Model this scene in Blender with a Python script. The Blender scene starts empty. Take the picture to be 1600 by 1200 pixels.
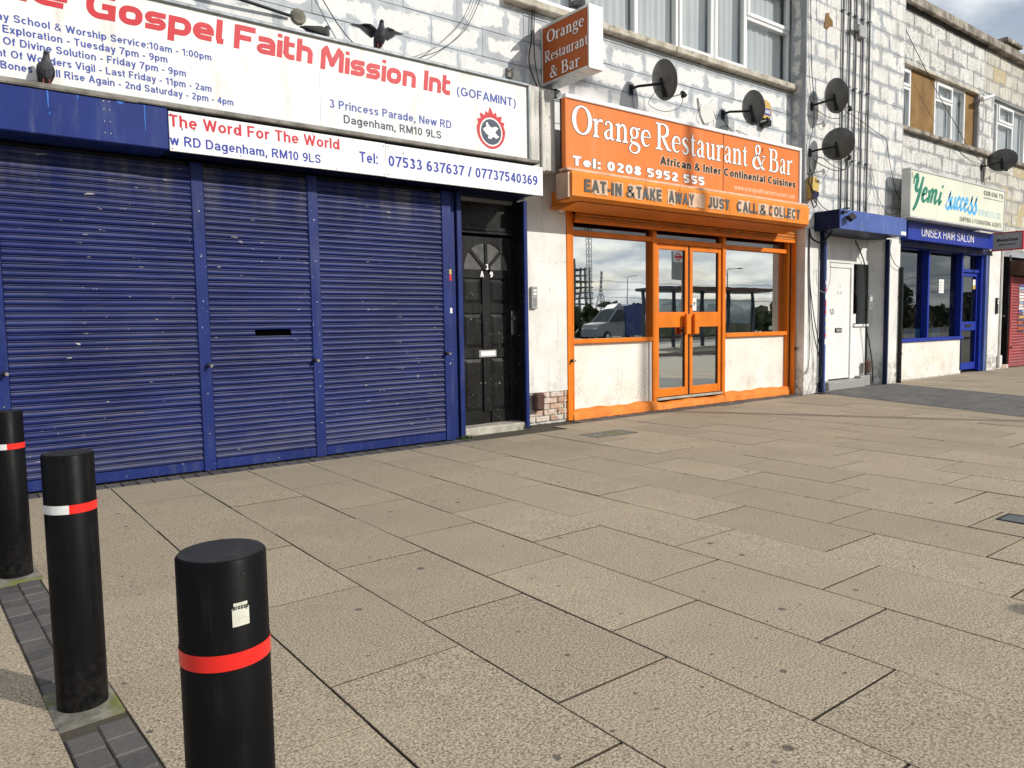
import bpy, math, random
from mathutils import Vector, Matrix
random.seed(7)
R = math.radians
sc = bpy.context.scene
COL = sc.collection

# ------------------------------------------------------------------ camera
cam_d = bpy.data.cameras.new("camera")
cam = bpy.data.objects.new("camera", cam_d)
COL.objects.link(cam)
sc.camera = cam
cam_d.sensor_fit = 'HORIZONTAL'
cam_d.sensor_width = 36.0
cam_d.lens = 1161.13 / 1600 * 36
cam_d.clip_start = 0.05
cam_d.clip_end = 6000
CAMH = 1.12
_yaw, _pit, _rol = R(37.3606), R(-4.5012), R(-0.9438)
_f = Vector((math.sin(_yaw) * math.cos(_pit), math.cos(_yaw) * math.cos(_pit), math.sin(_pit)))
_r = Vector((math.cos(_yaw), -math.sin(_yaw), 0))
_u = _r.cross(_f)
_r2 = math.cos(_rol) * _r + math.sin(_rol) * _u
_u2 = -math.sin(_rol) * _r + math.cos(_rol) * _u
M = Matrix((( _r2.x, _u2.x, -_f.x, 0), (_r2.y, _u2.y, -_f.y, 0), (_r2.z, _u2.z, -_f.z, CAMH), (0, 0, 0, 1)))
cam.matrix_world = M

# ------------------------------------------------------------------ sky and sun
SUN = Vector((0.4507, -0.7666, 0.4574)).normalized()      # towards the sun
w = bpy.data.worlds.new("World"); sc.world = w; w.use_nodes = True
wn, wl = w.node_tree.nodes, w.node_tree.links
wn.clear()
wo = wn.new('ShaderNodeOutputWorld'); bg = wn.new('ShaderNodeBackground')
sky = wn.new('ShaderNodeTexSky'); sky.sky_type = 'NISHITA'; sky.sun_disc = False
sky.sun_elevation = math.asin(SUN.z); sky.sun_rotation = math.atan2(SUN.x, SUN.y)
sky.air_density = 1.0; sky.dust_density = 1.5; sky.ozone_density = 1.0
tc = wn.new('ShaderNodeTexCoord'); sep = wn.new('ShaderNodeSeparateXYZ')
wl.new(tc.outputs['Generated'], sep.inputs[0])
def wmath(op, a, b):
    n = wn.new('ShaderNodeMath'); n.operation = op
    for i, v in enumerate((a, b)):
        if isinstance(v, (int, float)): n.inputs[i].default_value = v
        elif v is not None: wl.new(v, n.inputs[i])
    return n.outputs[0]
zz = wmath('ADD', wmath('MAXIMUM', sep.outputs[2], 0.0), 0.22)
cmb = wn.new('ShaderNodeCombineXYZ')
wl.new(wmath('DIVIDE', sep.outputs[0], zz), cmb.inputs[0]); wl.new(wmath('DIVIDE', sep.outputs[1], zz), cmb.inputs[1])
cn = wn.new('ShaderNodeTexNoise'); cn.inputs['Scale'].default_value = 2.3; cn.inputs['Detail'].default_value = 8; cn.inputs['Roughness'].default_value = 0.56
wl.new(cmb.outputs[0], cn.inputs['Vector'])
cr = wn.new('ShaderNodeValToRGB'); cr.color_ramp.elements[0].position = 0.30; cr.color_ramp.elements[1].position = 0.58
wl.new(cn.outputs[0], cr.inputs[0])
cn2 = wn.new('ShaderNodeTexNoise'); cn2.inputs['Scale'].default_value = 4.5; cn2.inputs['Detail'].default_value = 6
wl.new(cmb.outputs[0], cn2.inputs['Vector'])
cc = wn.new('ShaderNodeValToRGB'); cc.color_ramp.elements[0].position = 0.40; cc.color_ramp.elements[1].position = 0.64
cc.color_ramp.elements[0].color = (4.9, 5.6, 6.6, 1); cc.color_ramp.elements[1].color = (10.2, 10.4, 10.6, 1)
wl.new(cn2.outputs[0], cc.inputs[0])
mixc = wn.new('ShaderNodeMix'); mixc.data_type = 'RGBA'
wl.new(wmath('ADD', wmath('MULTIPLY', cr.outputs[0], 0.34), 0.60), mixc.inputs[0])
wl.new(sky.outputs[0], mixc.inputs[6]); wl.new(cc.outputs[0], mixc.inputs[7])
wl.new(mixc.outputs[2], bg.inputs[0]); bg.inputs[1].default_value = 0.10
wl.new(bg.outputs[0], wo.inputs[0])

sd = bpy.data.lights.new("sun", 'SUN'); sd.energy = 3.9; sd.angle = R(0.55); sd.color = (1.0, 0.955, 0.88)
so = bpy.data.objects.new("sun", sd); COL.objects.link(so)
so.rotation_euler = (-SUN).to_track_quat('-Z', 'Y').to_euler(); so.location = (10, -10, 12)

sc.view_settings.view_transform = 'Standard'; sc.view_settings.look = 'None'
sc.view_settings.exposure = 0.0; sc.view_settings.gamma = 1.0
sc.render.engine = 'CYCLES'
sc.cycles.use_denoising = True
sc.cycles.max_bounces = 7; sc.cycles.transparent_max_bounces = 12
sc.cycles.sample_clamp_indirect = 6
sc.cycles.caustics_reflective = False; sc.cycles.caustics_refractive = False

# ------------------------------------------------------------------ mesh helpers
class MB:
    def __init__(s): s.v = []; s.f = []
    def add(s, vs, fs):
        o = len(s.v); s.v += [tuple(v) for v in vs]; s.f += [tuple(i + o for i in f) for f in fs]; return s
    def box(s, x0, x1, y0, y1, z0, z1):
        return s.add([(x0,y0,z0),(x1,y0,z0),(x1,y1,z0),(x0,y1,z0),(x0,y0,z1),(x1,y0,z1),(x1,y1,z1),(x0,y1,z1)],
              [(0,3,2,1),(4,5,6,7),(0,1,5,4),(1,2,6,5),(2,3,7,6),(3,0,4,7)])
    def cbox(s, x0, x1, y0, y1, z0, z1, b=0.004):
        b = min(b, abs(x1-x0)*.45, abs(y1-y0)*.45, abs(z1-z0)*.45)
        V = []; idx = {}
        for i, (sx, x) in enumerate(((1, x0), (-1, x1))):
            for j, (sy, y) in enumerate(((1, y0), (-1, y1))):
                for k, (sz, z) in enumerate(((1, z0), (-1, z1))):
                    for a in range(3):
                        idx[i, j, k, a] = len(V)
                        V.append((x + (sx*b if a != 0 else 0), y + (sy*b if a != 1 else 0), z + (sz*b if a != 2 else 0)))
        F = []
        I = idx
        for i in (0, 1):
            F.append((I[i,0,0,0], I[i,1,0,0], I[i,1,1,0], I[i,0,1,0]))
            F.append((I[0,i,0,1], I[1,i,0,1], I[1,i,1,1], I[0,i,1,1]))
            F.append((I[0,0,i,2], I[1,0,i,2], I[1,1,i,2], I[0,1,i,2]))
        for i in (0, 1):
            for j in (0, 1):
                F.append((I[i,j,0,0], I[i,j,1,0], I[i,j,1,1], I[i,j,0,1]))
                F.append((I[i,0,j,0], I[i,1,j,0], I[i,1,j,2], I[i,0,j,2]))
                F.append((I[0,i,j,1], I[1,i,j,1], I[1,i,j,2], I[0,i,j,2]))
                for k in (0, 1): F.append((I[i,j,k,0], I[i,j,k,1], I[i,j,k,2]))
        # orient outward
        c = Vector(((x0+x1)/2, (y0+y1)/2, (z0+z1)/2)); G = []
        for f in F:
            p = [Vector(V[q]) for q in f]; n = (p[1]-p[0]).cross(p[2]-p[0]); m = sum(p, Vector())/len(p)
            G.append(f if n.dot(m-c) > 0 else f[::-1])
        return s.add(V, G)
    def cyl(s, p0, p1, r0, r1=None, n=12, caps=True):
        r1 = r0 if r1 is None else r1
        p0, p1 = Vector(p0), Vector(p1); d = (p1-p0).normalized()
        a = d.orthogonal().normalized(); b = d.cross(a)
        V = []
        for p, r in ((p0, r0), (p1, r1)):
            for i in range(n):
                t = 2*math.pi*i/n; V.append(p + a*math.cos(t)*r + b*math.sin(t)*r)
        F = [(i, (i+1) % n, n+(i+1) % n, n+i) for i in range(n)]
        if caps: F += [tuple(range(n))[::-1], tuple(range(n, 2*n))]
        return s.add(V, F)
    def tube(s, P, r, n=6, caps=True):
        P = [Vector(p) for p in P]; V = []; m = len(P)
        up = Vector((0.3, 0.2, 1)).normalized()
        for i, p in enumerate(P):
            d = (P[min(i+1, m-1)] - P[max(i-1, 0)]).normalized()
            a = d.cross(up)
            if a.length < 1e-3: a = d.orthogonal()
            a.normalize(); b = a.cross(d)
            rr = r[i] if isinstance(r, (list, tuple)) else r
            for k in range(n):
                t = 2*math.pi*k/n; V.append(p + a*math.cos(t)*rr + b*math.sin(t)*rr)
        F = []
        for i in range(m-1):
            for k in range(n): F.append((i*n+k, i*n+(k+1) % n, (i+1)*n+(k+1) % n, (i+1)*n+k))
        if caps: F += [tuple(range(n))[::-1], tuple(range((m-1)*n, m*n))]
        return s.add(V, F)
    def loft(s, rings, cap=True):
        n = len(rings[0]); V = [p for r in rings for p in r]; F = []
        for i in range(len(rings)-1):
            for k in range(n): F.append((i*n+k, i*n+(k+1) % n, (i+1)*n+(k+1) % n, (i+1)*n+k))
        if cap: F += [tuple(range(n))[::-1], tuple(range((len(rings)-1)*n, len(rings)*n))]
        return s.add(V, F)
    def lathe(s, prof, n=24, c=(0, 0, 0)):
        return s.loft([[(c[0]+r*math.cos(2*math.pi*k/n), c[1]+r*math.sin(2*math.pi*k/n), c[2]+z) for k in range(n)] for r, z in prof])
    def prism(s, poly, y0, y1):           # poly in (x,z), front at y0
        n = len(poly)
        V = [(x, y0, z) for x, z in poly] + [(x, y1, z) for x, z in poly]
        F = [tuple(range(n)), tuple(range(n, 2*n))[::-1]] + [(i, n+i, n+(i+1) % n, (i+1) % n) for i in range(n)]
        return s.add(V, F)
    def extr(s, prof, x0, x1, closed=True):  # prof in (y,z) swept along x
        n = len(prof)
        V = [(x0, y, z) for y, z in prof] + [(x1, y, z) for y, z in prof]
        F = [(i, (i+1) % n, n+(i+1) % n, n+i) for i in range(n if closed else n-1)]
        if closed: F += [tuple(range(n))[::-1], tuple(range(n, 2*n))]
        return s.add(V, F)
    def mesh(s, name):
        m = bpy.data.meshes.new(name); m.from_pydata(s.v, [], s.f); m.update(); return m

def fixn(m):
    import bmesh
    b = bmesh.new(); b.from_mesh(m); bmesh.ops.recalc_face_normals(b, faces=b.faces); b.to_mesh(m); b.free()

def wloc(o):
    v = Vector(o.location); p = o.parent
    while p: v += Vector(p.location); p = p.parent
    return v

def obj(name, mb, mat, parent=None, smooth=False, local=False, recalc=True, label=None):
    """one mesh object; coordinates are world coordinates unless local"""
    m = mb.mesh(name) if isinstance(mb, MB) else mb
    if isinstance(mb, MB) and recalc: fixn(m)
    if mat and not m.materials: m.materials.append(mat)
    if smooth:
        for p in m.polygons: p.use_smooth = True
        if smooth != 'all':
            try: m.set_sharp_from_angle(angle=R(40))
            except Exception: pass
    o = bpy.data.objects.new(name, m); COL.objects.link(o)
    if parent:
        o.parent = parent
        if not local: o.location = -wloc(parent)
    if label: o['label'] = label
    return o

def tag(o, label, cat, group=None, kind=None):
    if label: o['label'] = label
    if cat: o['category'] = cat
    if group: o['group'] = group
    if kind: o['kind'] = kind
    return o

def thing(name, label, cat, loc=(0, 0, 0), group=None, rot=None):
    o = bpy.data.objects.new(name, None); o.empty_display_size = 0.1
    COL.objects.link(o); o.location = loc
    if rot: o.rotation_euler = rot
    return tag(o, label, cat, group)

def struct(o): o['kind'] = 'structure'; return o

def smoothpath(P, n=6):
    P = [Vector(p) for p in P]; out = []
    for i in range(len(P)-1):
        a = P[max(i-1, 0)]; b = P[i]; c = P[i+1]; d = P[min(i+2, len(P)-1)]
        for k in range(n):
            t = k/n
            out.append(0.5*((2*b) + (c-a)*t + (2*a-5*b+4*c-d)*t*t + (3*b-a-3*c+d)*t**3))
    out.append(P[-1]); return out

# ------------------------------------------------------------------ materials
class NT:
    def __init__(s, name):
        s.m = bpy.data.materials.new(name); s.m.use_nodes = True
        s.n = s.m.node_tree.nodes; s.l = s.m.node_tree.links
        s.b = s.n['Principled BSDF']; s.out = s.n['Material Output']; s._pos = None
    def pos(s):
        if s._pos is None: s._pos = s.n.new('ShaderNodeNewGeometry').outputs['Position']
        return s._pos
    def put(s, sock, v):
        if isinstance(v, bpy.types.NodeSocket): s.l.new(v, sock)
        elif isinstance(v, (tuple, list)): sock.default_value = (*v, 1) if len(v) == 3 and sock.type == 'RGBA' else v
        else: sock.default_value = v
    def noise(s, scale, detail=4, rough=.55, vec=None, col=False, dist=0):
        n = s.n.new('ShaderNodeTexNoise'); n.inputs['Scale'].default_value = scale
        n.inputs['Detail'].default_value = detail; n.inputs['Roughness'].default_value = rough
        n.inputs['Distortion'].default_value = dist
        s.l.new(vec or s.pos(), n.inputs['Vector']); return n.outputs[1 if col else 0]
    def scaled(s, v, vec=None):
        n = s.n.new('ShaderNodeVectorMath'); n.operation = 'MULTIPLY'
        s.l.new(vec or s.pos(), n.inputs[0]); n.inputs[1].default_value = v; return n.outputs[0]
    def math(s, op, a, b=None, c=None, clamp=False):
        n = s.n.new('ShaderNodeMath'); n.operation = op; n.use_clamp = clamp
        for i, v in enumerate((a, b, c)):
            if v is not None: s.put(n.inputs[i], v)
        return n.outputs[0]
    def ramp(s, x, a, b, lo=0.0, hi=1.0):
        n = s.n.new('ShaderNodeMapRange'); n.interpolation_type = 'SMOOTHSTEP'
        s.put(n.inputs[0], x); n.inputs[1].default_value = a; n.inputs[2].default_value = b
        n.inputs[3].default_value = lo; n.inputs[4].default_value = hi; return n.outputs[0]
    def mix(s, f, a, b, mode='MIX'):
        n = s.n.new('ShaderNodeMix'); n.data_type = 'RGBA'; n.blend_type = mode
        s.put(n.inputs[0], f); s.put(n.inputs[6], a); s.put(n.inputs[7], b); return n.outputs[2]
    def bump(s, h, strength=.3, dist=.01):
        n = s.n.new('ShaderNodeBump'); n.inputs['Strength'].default_value = strength; n.inputs['Distance'].default_value = dist
        s.put(n.inputs['Height'], h); s.l.new(n.outputs[0], s.b.inputs['Normal']); return n
    def orand(s): return s.n.new('ShaderNodeObjectInfo').outputs['Random']
    def normal_z(s):
        g = s.n.new('ShaderNodeNewGeometry'); x = s.n.new('ShaderNodeSeparateXYZ'); s.l.new(g.outputs['Normal'], x.inputs[0]); return x.outputs[2]
    def xyz(s, i, vec=None):
        x = s.n.new('ShaderNodeSeparateXYZ'); s.l.new(vec or s.pos(), x.inputs[0]); return x.outputs[i]
    def done(s, col, rough=.6, metal=0.0, spec=None):
        s.put(s.b.inputs['Base Color'], col); s.put(s.b.inputs['Roughness'], rough); s.put(s.b.inputs['Metallic'], metal)
        if spec is not None: s.b.inputs['Specular IOR Level'].default_value = spec
        return s.m

def paint(name, col, rough=.5, metal=0.0, var=.12, dirt=(.12, .11, .09), dirt_amt=.25, streak=True, scale=3.0, bump=.08, flecks=0.0, fleckcol=(.5, .48, .42), spec=None):
    """painted or plain surface: uneven tone, grime and runs, small chips"""
    t = NT(name)
    n1 = t.noise(scale, 5)
    c = t.mix(t.ramp(n1, .3, .7), tuple(x*(1-var) for x in col), tuple(min(1, x*(1+var)) for x in col))
    if streak: d = t.noise(1.0, 6, .65, vec=t.scaled((scale*5, scale*5, scale*.7)))
    else: d = t.noise(scale*2.3, 6, .65)
    c = t.mix(t.math('MULTIPLY', t.ramp(d, .48, .78), dirt_amt), c, dirt)
    if flecks:
        fl = t.noise(scale*14, 4, .6); big = t.noise(scale*1.1, 3)
        mask = t.math('MULTIPLY', t.ramp(fl, .66-.05*flecks, .69-.05*flecks), t.ramp(big, .42, .6))
        c = t.mix(mask, c, fleckcol)
    fine = t.noise(scale*40, 3)
    r = t.math('ADD', t.math('MULTIPLY', d, .25), rough-.12)
    if bump: t.bump(t.math('ADD', t.math('MULTIPLY', n1, .8), t.math('MULTIPLY', fine, .25)), bump, .006)
    return t.done(c, r, metal, .16 if spec is None and not metal else spec)

def block_paint(name, white=(.80, .80, .78), grey=(.47, .50, .525), band=.05, cover=.95, peel=.5, peelcol=(.30, .27, .22), stain=0.0, staincol=(.5, .36, .14), grime=.25, age=0.0):
    """whitewashed blockwork: grey paint dragged along the joints, flaking"""
    t = NT(name)
    uv = t.n.new('ShaderNodeUVMap'); uv.uv_map = 'uv'; sz = t.n.new('ShaderNodeUVMap'); sz.uv_map = 'sz'
    u, v = t.xyz(0, uv.outputs[0]), t.xyz(1, uv.outputs[0]); W, H = t.xyz(0, sz.outputs[0]), t.xyz(1, sz.outputs[0])
    mn = lambda a, b: t.math('MINIMUM', a, b)
    ed = mn(mn(u, t.math('SUBTRACT', W, u)), mn(v, t.math('SUBTRACT', H, v)))
    rnd = t.orand()
    n1 = t.noise(5, 5, .6); n2 = t.noise(45, 3, .6)
    e2 = t.math('ADD', ed, t.math('ADD', t.math('MULTIPLY', t.math('SUBTRACT', n1, .5), .22), t.math('MULTIPLY', t.math('SUBTRACT', n2, .5), .06)))
    bw = t.math('MULTIPLY', t.math('ADD', t.math('MULTIPLY', t.noise(1.1, 2), 1.5), .25), band)
    g = t.ramp(t.math('SUBTRACT', e2, bw), -.011, .011, 1, 0)
    g = t.math('MULTIPLY', g, cover)
    wn_ = t.noise(16, 5)
    wh = t.mix(t.ramp(wn_, .35, .7), tuple(x*.90 for x in white), white)
    wh = t.mix(t.math('MULTIPLY', rnd, .16), wh, (.60, .585, .54))
    gr = t.mix(t.ramp(t.noise(5, 4), .3, .7), tuple(x*.82 for x in grey), tuple(x*1.16 for x in grey))
    c = t.mix(g, wh, gr)
    # flaking: small irregular flakes, more on some blocks
    fl = t.noise(30, 6, .7); area = t.noise(2.3, 3)
    pm = t.math('MULTIPLY', t.ramp(fl, .62-.07*min(1, max(0, peel-.4)), .65-.07*min(1, max(0, peel-.4))), t.ramp(t.math('ADD', area, t.math('MULTIPLY', rnd, .12)), .60-.16*peel, .70-.12*peel))
    c = t.mix(t.math('MULTIPLY', pm, min(1, peel+.3)), c, t.mix(t.ramp(t.noise(9, 3), .4, .6), peelcol, (.42, .41, .39)))
    st = t.noise(1.0, 6, .65, vec=t.scaled((16, 16, 1.5)))
    c = t.mix(t.math('MULTIPLY', t.ramp(st, .47, .76), grime), c, (.20, .19, .165))
    if age:      # old weathering: brown bloom over whole areas, worst under the coping
        ag = t.noise(1.6, 6, .7); c = t.mix(t.math('MULTIPLY', t.ramp(ag, .42, .68), age), c, t.mix(fl, (.24, .225, .19), (.55, .52, .46)))
        ck = t.noise(11, 5, .7, dist=1.2); c = t.mix(t.math('MULTIPLY', t.ramp(t.math('ABSOLUTE', t.math('SUBTRACT', ck, .5)), .004, .012, 1, 0), age*.8), c, (.10, .09, .08))
    if stain:
        sm = t.math('MULTIPLY', t.ramp(t.math('ADD', rnd, t.math('MULTIPLY', n1, .35)), 1.18-stain, 1.22-stain), t.ramp(n1, .35, .5))
        c = t.mix(sm, c, staincol)
    t.bump(t.math('ADD', t.math('ADD', t.math('MULTIPLY', n1, .5), t.math('MULTIPLY', fl, .5)), t.math('MULTIPLY', pm, -.5)), .35, .006)
    return t.done(c, .85, 0, .15)

def slab_mat(name, dark, light, tint=.14):
    t = NT(name)
    g = t.noise(135, 3, .65); g2 = t.noise(420, 2, .5)
    gg = t.math('ADD', t.math('MULTIPLY', g, .75), t.math('MULTIPLY', g2, .25))
    c = t.mix(t.ramp(gg, .38, .62), dark, light)
    big = t.noise(.8, 5, .6); mid = t.noise(4.5, 5, .65)
    c = t.mix(t.math('MULTIPLY', t.ramp(big, .42, .66), .42), c, tuple(x*.55 for x in light))
    c = t.mix(t.math('MULTIPLY', t.ramp(mid, .52, .8), .4), c, tuple(x*.5 for x in light))
    r = t.orand()
    c = t.mix(1.0, c, t.mix(r, (1-tint,)*3, (1, 1, 1)), 'MULTIPLY')
    c = t.mix(t.math('MULTIPLY', t.ramp(t.noise(1.7, 3), .50, .72), .16), c, (.52, .43, .29))
    # old chewing gum and drips
    for s_, r0, seed in ((2.3, .042, 0), (4.9, .046, 9), (11, .055, 3)):
        vo = t.n.new('ShaderNodeTexVoronoi'); vo.voronoi_dimensions = '2D'; vo.inputs['Scale'].default_value = s_
        mp = t.n.new('ShaderNodeVectorMath'); mp.operation = 'ADD'; t.l.new(t.pos(), mp.inputs[0]); mp.inputs[1].default_value = (seed*1.7, seed*.9, 0)
        wob = t.n.new('ShaderNodeVectorMath'); wob.operation = 'MULTIPLY_ADD'
        t.l.new(t.noise(28, 2, col=True), wob.inputs[0]); wob.inputs[1].default_value = (.02, .02, 0); t.l.new(mp.outputs[0], wob.inputs[2])
        t.l.new(wob.outputs[0], vo.inputs['Vector'])
        rr = t.math('MULTIPLY', t.math('SUBTRACT', t.xyz(0, vo.outputs['Color']), .35), r0*1.5)
        m = t.ramp(t.math('SUBTRACT', vo.outputs['Distance'], rr), -.006, .006, 1, 0)
        c = t.mix(t.math('MULTIPLY', m, .74), c, (.055, .052, .05))
    t.bump(t.math('ADD', g, t.math('MULTIPLY', g2, .6)), .22, .004)
    c = t.mix(t.ramp(t.normal_z(), .45, .8, .85, 0), c, (.042, .035, .025))      # packed dirt on the slab edges
    return t.done(c, .85, 0, .2)

def glass(name, refl=.30, tint=(.55, .6, .6), rough=0.008, refcol=(.93, .97, .96)):
    t = NT(name); t.n.remove(t.b)
    tr = t.n.new('ShaderNodeBsdfTransparent'); tr.inputs[0].default_value = (*tint, 1)
    gl = t.n.new('ShaderNodeBsdfGlossy'); gl.inputs[0].default_value = (*refcol, 1); gl.inputs['Roughness'].default_value = rough
    bn = t.n.new('ShaderNodeBump'); bn.inputs['Strength'].default_value = .09; bn.inputs['Distance'].default_value = .01
    t.l.new(t.noise(1.3, 2), bn.inputs['Height']); t.l.new(bn.outputs[0], gl.inputs['Normal'])
    df = t.n.new('ShaderNodeBsdfDiffuse'); df.inputs[0].default_value = (.5, .5, .48, 1)
    m1 = t.n.new('ShaderNodeMixShader'); m2 = t.n.new('ShaderNodeMixShader')
    lw = t.n.new('ShaderNodeLayerWeight'); lw.inputs[0].default_value = .5
    f = t.math('ADD', t.math('MULTIPLY', lw.outputs['Fresnel'], .55), refl, clamp=True)
    t.l.new(f, m1.inputs[0]); t.l.new(tr.outputs[0], m1.inputs[1]); t.l.new(gl.outputs[0], m1.inputs[2])
    sm = t.math('MULTIPLY', t.ramp(t.noise(6, 6, .7, dist=.4), .5, .8), .05)
    t.l.new(sm, m2.inputs[0]); t.l.new(m1.outputs[0], m2.inputs[1]); t.l.new(df.outputs[0], m2.inputs[2])
    t.l.new(m2.outputs[0], t.out.inputs[0]); return t.m

def emit(name, col, s):
    t = NT(name); t.b.inputs['Emission Color'].default_value = (*col, 1); t.b.inputs['Emission Strength'].default_value = s
    return t.done(col, .5)

BLUE = (.0095, .0185, .108)
def shutter_mat(name, col, dust=(.34, .33, .31), dusty=.30, fleck=(.46, .44, .36), uvz=None):
    t = NT(name)
    n1 = t.noise(2.2, 4)
    c = t.mix(t.ramp(n1, .3, .7), tuple(x*.8 for x in col), tuple(x*1.15 for x in col))
    up = t.ramp(t.normal_z(), .05, .85)
    dn = t.noise(1.0, 5, .6, vec=t.scaled((2.0, 2.0, 9)))
    zr = t.ramp(t.xyz(2), 1.9, 2.4, 0, .55)
    d = t.math('MULTIPLY', up, t.ramp(dn, .30, .72, .25, 1))
    c = t.mix(t.math('MULTIPLY', d, dusty), c, dust)
    z2 = t.math('MULTIPLY', t.ramp(t.noise(1.0, 5, .6, vec=t.scaled((5, 5, .8))), .4, .7), zr)
    c = t.mix(z2, c, tuple(x*.55 for x in dust))
    fl = t.noise(1.0, 4, .6, vec=t.scaled((11, 11, 40)))
    c = t.mix(t.math('MULTIPLY', t.ramp(fl, .69, .70), t.ramp(t.noise(1.3, 2), .38, .55)), c, fleck)
    sc2 = t.noise(1.0, 4, .6, vec=t.scaled((3.0, 3.0, 55))); c = t.mix(t.math('MULTIPLY', t.ramp(sc2, .60, .72), .11), c, tuple(x*.8 for x in dust))
    lowd = t.math('MULTIPLY', t.ramp(t.math('ADD', t.xyz(2), t.math('MULTIPLY', t.noise(5, 5), -.5)), -.25, .12, 1, 0), .18); c = t.mix(lowd, c, tuple(x*.45 for x in dust))
    t.bump(t.noise(60, 3), .05, .004)
    return t.done(c, t.math('ADD', t.math('MULTIPLY', dn, .2), .36), 0, .22)

m_slab = slab_mat('paving_stone', (.172, .138, .096), (.575, .480, .355))
m_slabgrey = slab_mat('grey_concrete', (.16, .15, .13), (.40, .38, .33))
t = NT('joint_dirt')
c = t.mix(t.ramp(t.noise(3, 4), .48, .66), (.060, .050, .036), (.055, .068, .020)); t.bump(t.noise(90, 3), .6, .006)
m_joint = t.done(c, .95)
t = NT('dark_block_paver'); rr = t.orand()
c = t.mix(rr, (.055, .051, .05), (.105, .098, .094)); c = t.mix(t.ramp(t.noise(9, 5), .45, .75, 0, .5), c, (.13, .115, .09)); c = t.mix(t.ramp(t.noise(140, 2), .5, .7, 0, .35), c, (.16, .155, .15))
t.bump(t.noise(60, 4), .35, .005); m_paver = t.done(c, .8)
t = NT('footing_concrete')
c = t.mix(t.ramp(t.noise(14, 5), .35, .7), (.12, .112, .09), (.25, .235, .19)); c = t.mix(t.ramp(t.noise(6, 5), .5, .62), c, (.14, .15, .035)); t.bump(t.noise(50, 5), .5, .01)
m_footing = t.done(c, .9)
t = NT('block_band')
br = t.n.new('ShaderNodeTexBrick'); br.inputs['Scale'].default_value = 1; br.inputs['Brick Width'].default_value = .2; br.inputs['Row Height'].default_value = .1; br.inputs['Mortar Size'].default_value = .006
br.inputs['Color1'].default_value = (.06, .06, .062, 1); br.inputs['Color2'].default_value = (.10, .098, .095, 1); br.inputs['Mortar'].default_value = (.20, .185, .15, 1)
t.l.new(t.pos(), br.inputs['Vector']); t.bump(t.math('ADD', t.math('MULTIPLY', br.outputs['Fac'], -1), t.math('MULTIPLY', t.noise(60, 3), .3)), .5, .008)
m_band = t.done(t.mix(t.ramp(t.noise(2, 4), .45, .7, 0, .35), br.outputs['Color'], (.2, .185, .15)), .85)
t = NT('asphalt'); c = t.mix(t.noise(60, 3), (.035, .035, .036), (.075, .074, .072)); m_road = t.done(t.mix(t.ramp(t.noise(.3, 4), .4, .7), c, (.08, .078, .074)), .85)
t = NT('rough_grass'); m_land = t.done(t.mix(t.noise(.2, 4), (.06, .08, .03), (.13, .12, .06)), .95)

m_wall_l = block_paint('wall_paint_church', band=.044, peel=.35, grime=.14)
m_wall_o = block_paint('wall_paint_restaurant', band=.036, peel=.35, grime=.14)
m_wall_p = block_paint('wall_paint_pier', white=(.80, .79, .76), grey=(.44, .465, .49), band=.034, peel=.85, grime=.5, age=.3)
m_wall_s = block_paint('wall_paint_salon', white=(.78, .77, .735), grey=(.37, .38, .39), band=.034, peel=1.4, peelcol=(.17, .155, .13), stain=.0, grime=.75, age=.42)
m_wall_y = block_paint('wall_paint_far', white=(.68, .65, .57), grey=(.36, .36, .35), band=.032, peel=1.3, peelcol=(.34, .27, .15), stain=.16, staincol=(.48, .40, .25), grime=.8, age=.6)
m_mortar = paint('mortar_paint', (.33, .345, .36), .9, var=.2, dirt_amt=.4, bump=.3)
t = NT('white_render')
cr1 = t.noise(2.2, 6, .6); c = t.mix(t.ramp(cr1, .3, .7), (.66, .645, .60), (.80, .79, .755))
fl = t.noise(20, 6, .7); c = t.mix(t.math('MULTIPLY', t.ramp(fl, .60, .64), t.ramp(t.noise(3, 3), .45, .6)), c, (.36, .345, .32))
low = t.math('MULTIPLY', t.ramp(t.math('ADD', t.xyz(2), t.math('MULTIPLY', t.noise(6, 5), -.7)), -.30, .28, 1, 0), t.ramp(t.noise(13, 5, .65), .36, .66))
c = t.mix(t.math('MULTIPLY', low, .8), c, (.15, .125, .10))
st = t.noise(1.0, 6, .65, vec=t.scaled((14, 14, 1.2))); c = t.mix(t.ramp(st, .5, .8, 0, .35), c, (.27, .25, .22))
t.bump(t.math('ADD', t.math('MULTIPLY', cr1, .6), t.math('MULTIPLY', fl, .5)), .35, .01); m_render = t.done(c, .8)
t = NT('stallriser_board')
c = t.mix(t.ramp(t.noise(1.8, 4), .3, .7), (.74, .70, .61), (.83, .80, .73))
bl = t.math('MULTIPLY', t.ramp(t.noise(70, 3, .6), .575, .62), t.ramp(t.noise(2.6, 3), .46, .62)); c = t.mix(bl, c, (.10, .095, .085))
sm = t.math('MULTIPLY', t.ramp(t.xyz(2), .15, .75, 1, 0), t.ramp(t.noise(5, 5, .65), .42, .75, 0, .5)); c = t.mix(sm, c, (.42, .37, .29))
t.bump(t.noise(8, 5), .12, .006); m_riser = t.done(c, .6)
t = NT('coping_stone'); c = t.mix(t.ramp(t.noise(3.5, 6, .65), .32, .68), (.12, .105, .085), (.46, .41, .33)); c = t.mix(t.ramp(t.noise(1, 6, .65, vec=t.scaled((9, 9, 1.5))), .46, .7, 0, .8), c, (.06, .055, .05)); t.bump(t.noise(24, 6), .6, .015); m_coping = t.done(c, .9)
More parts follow.
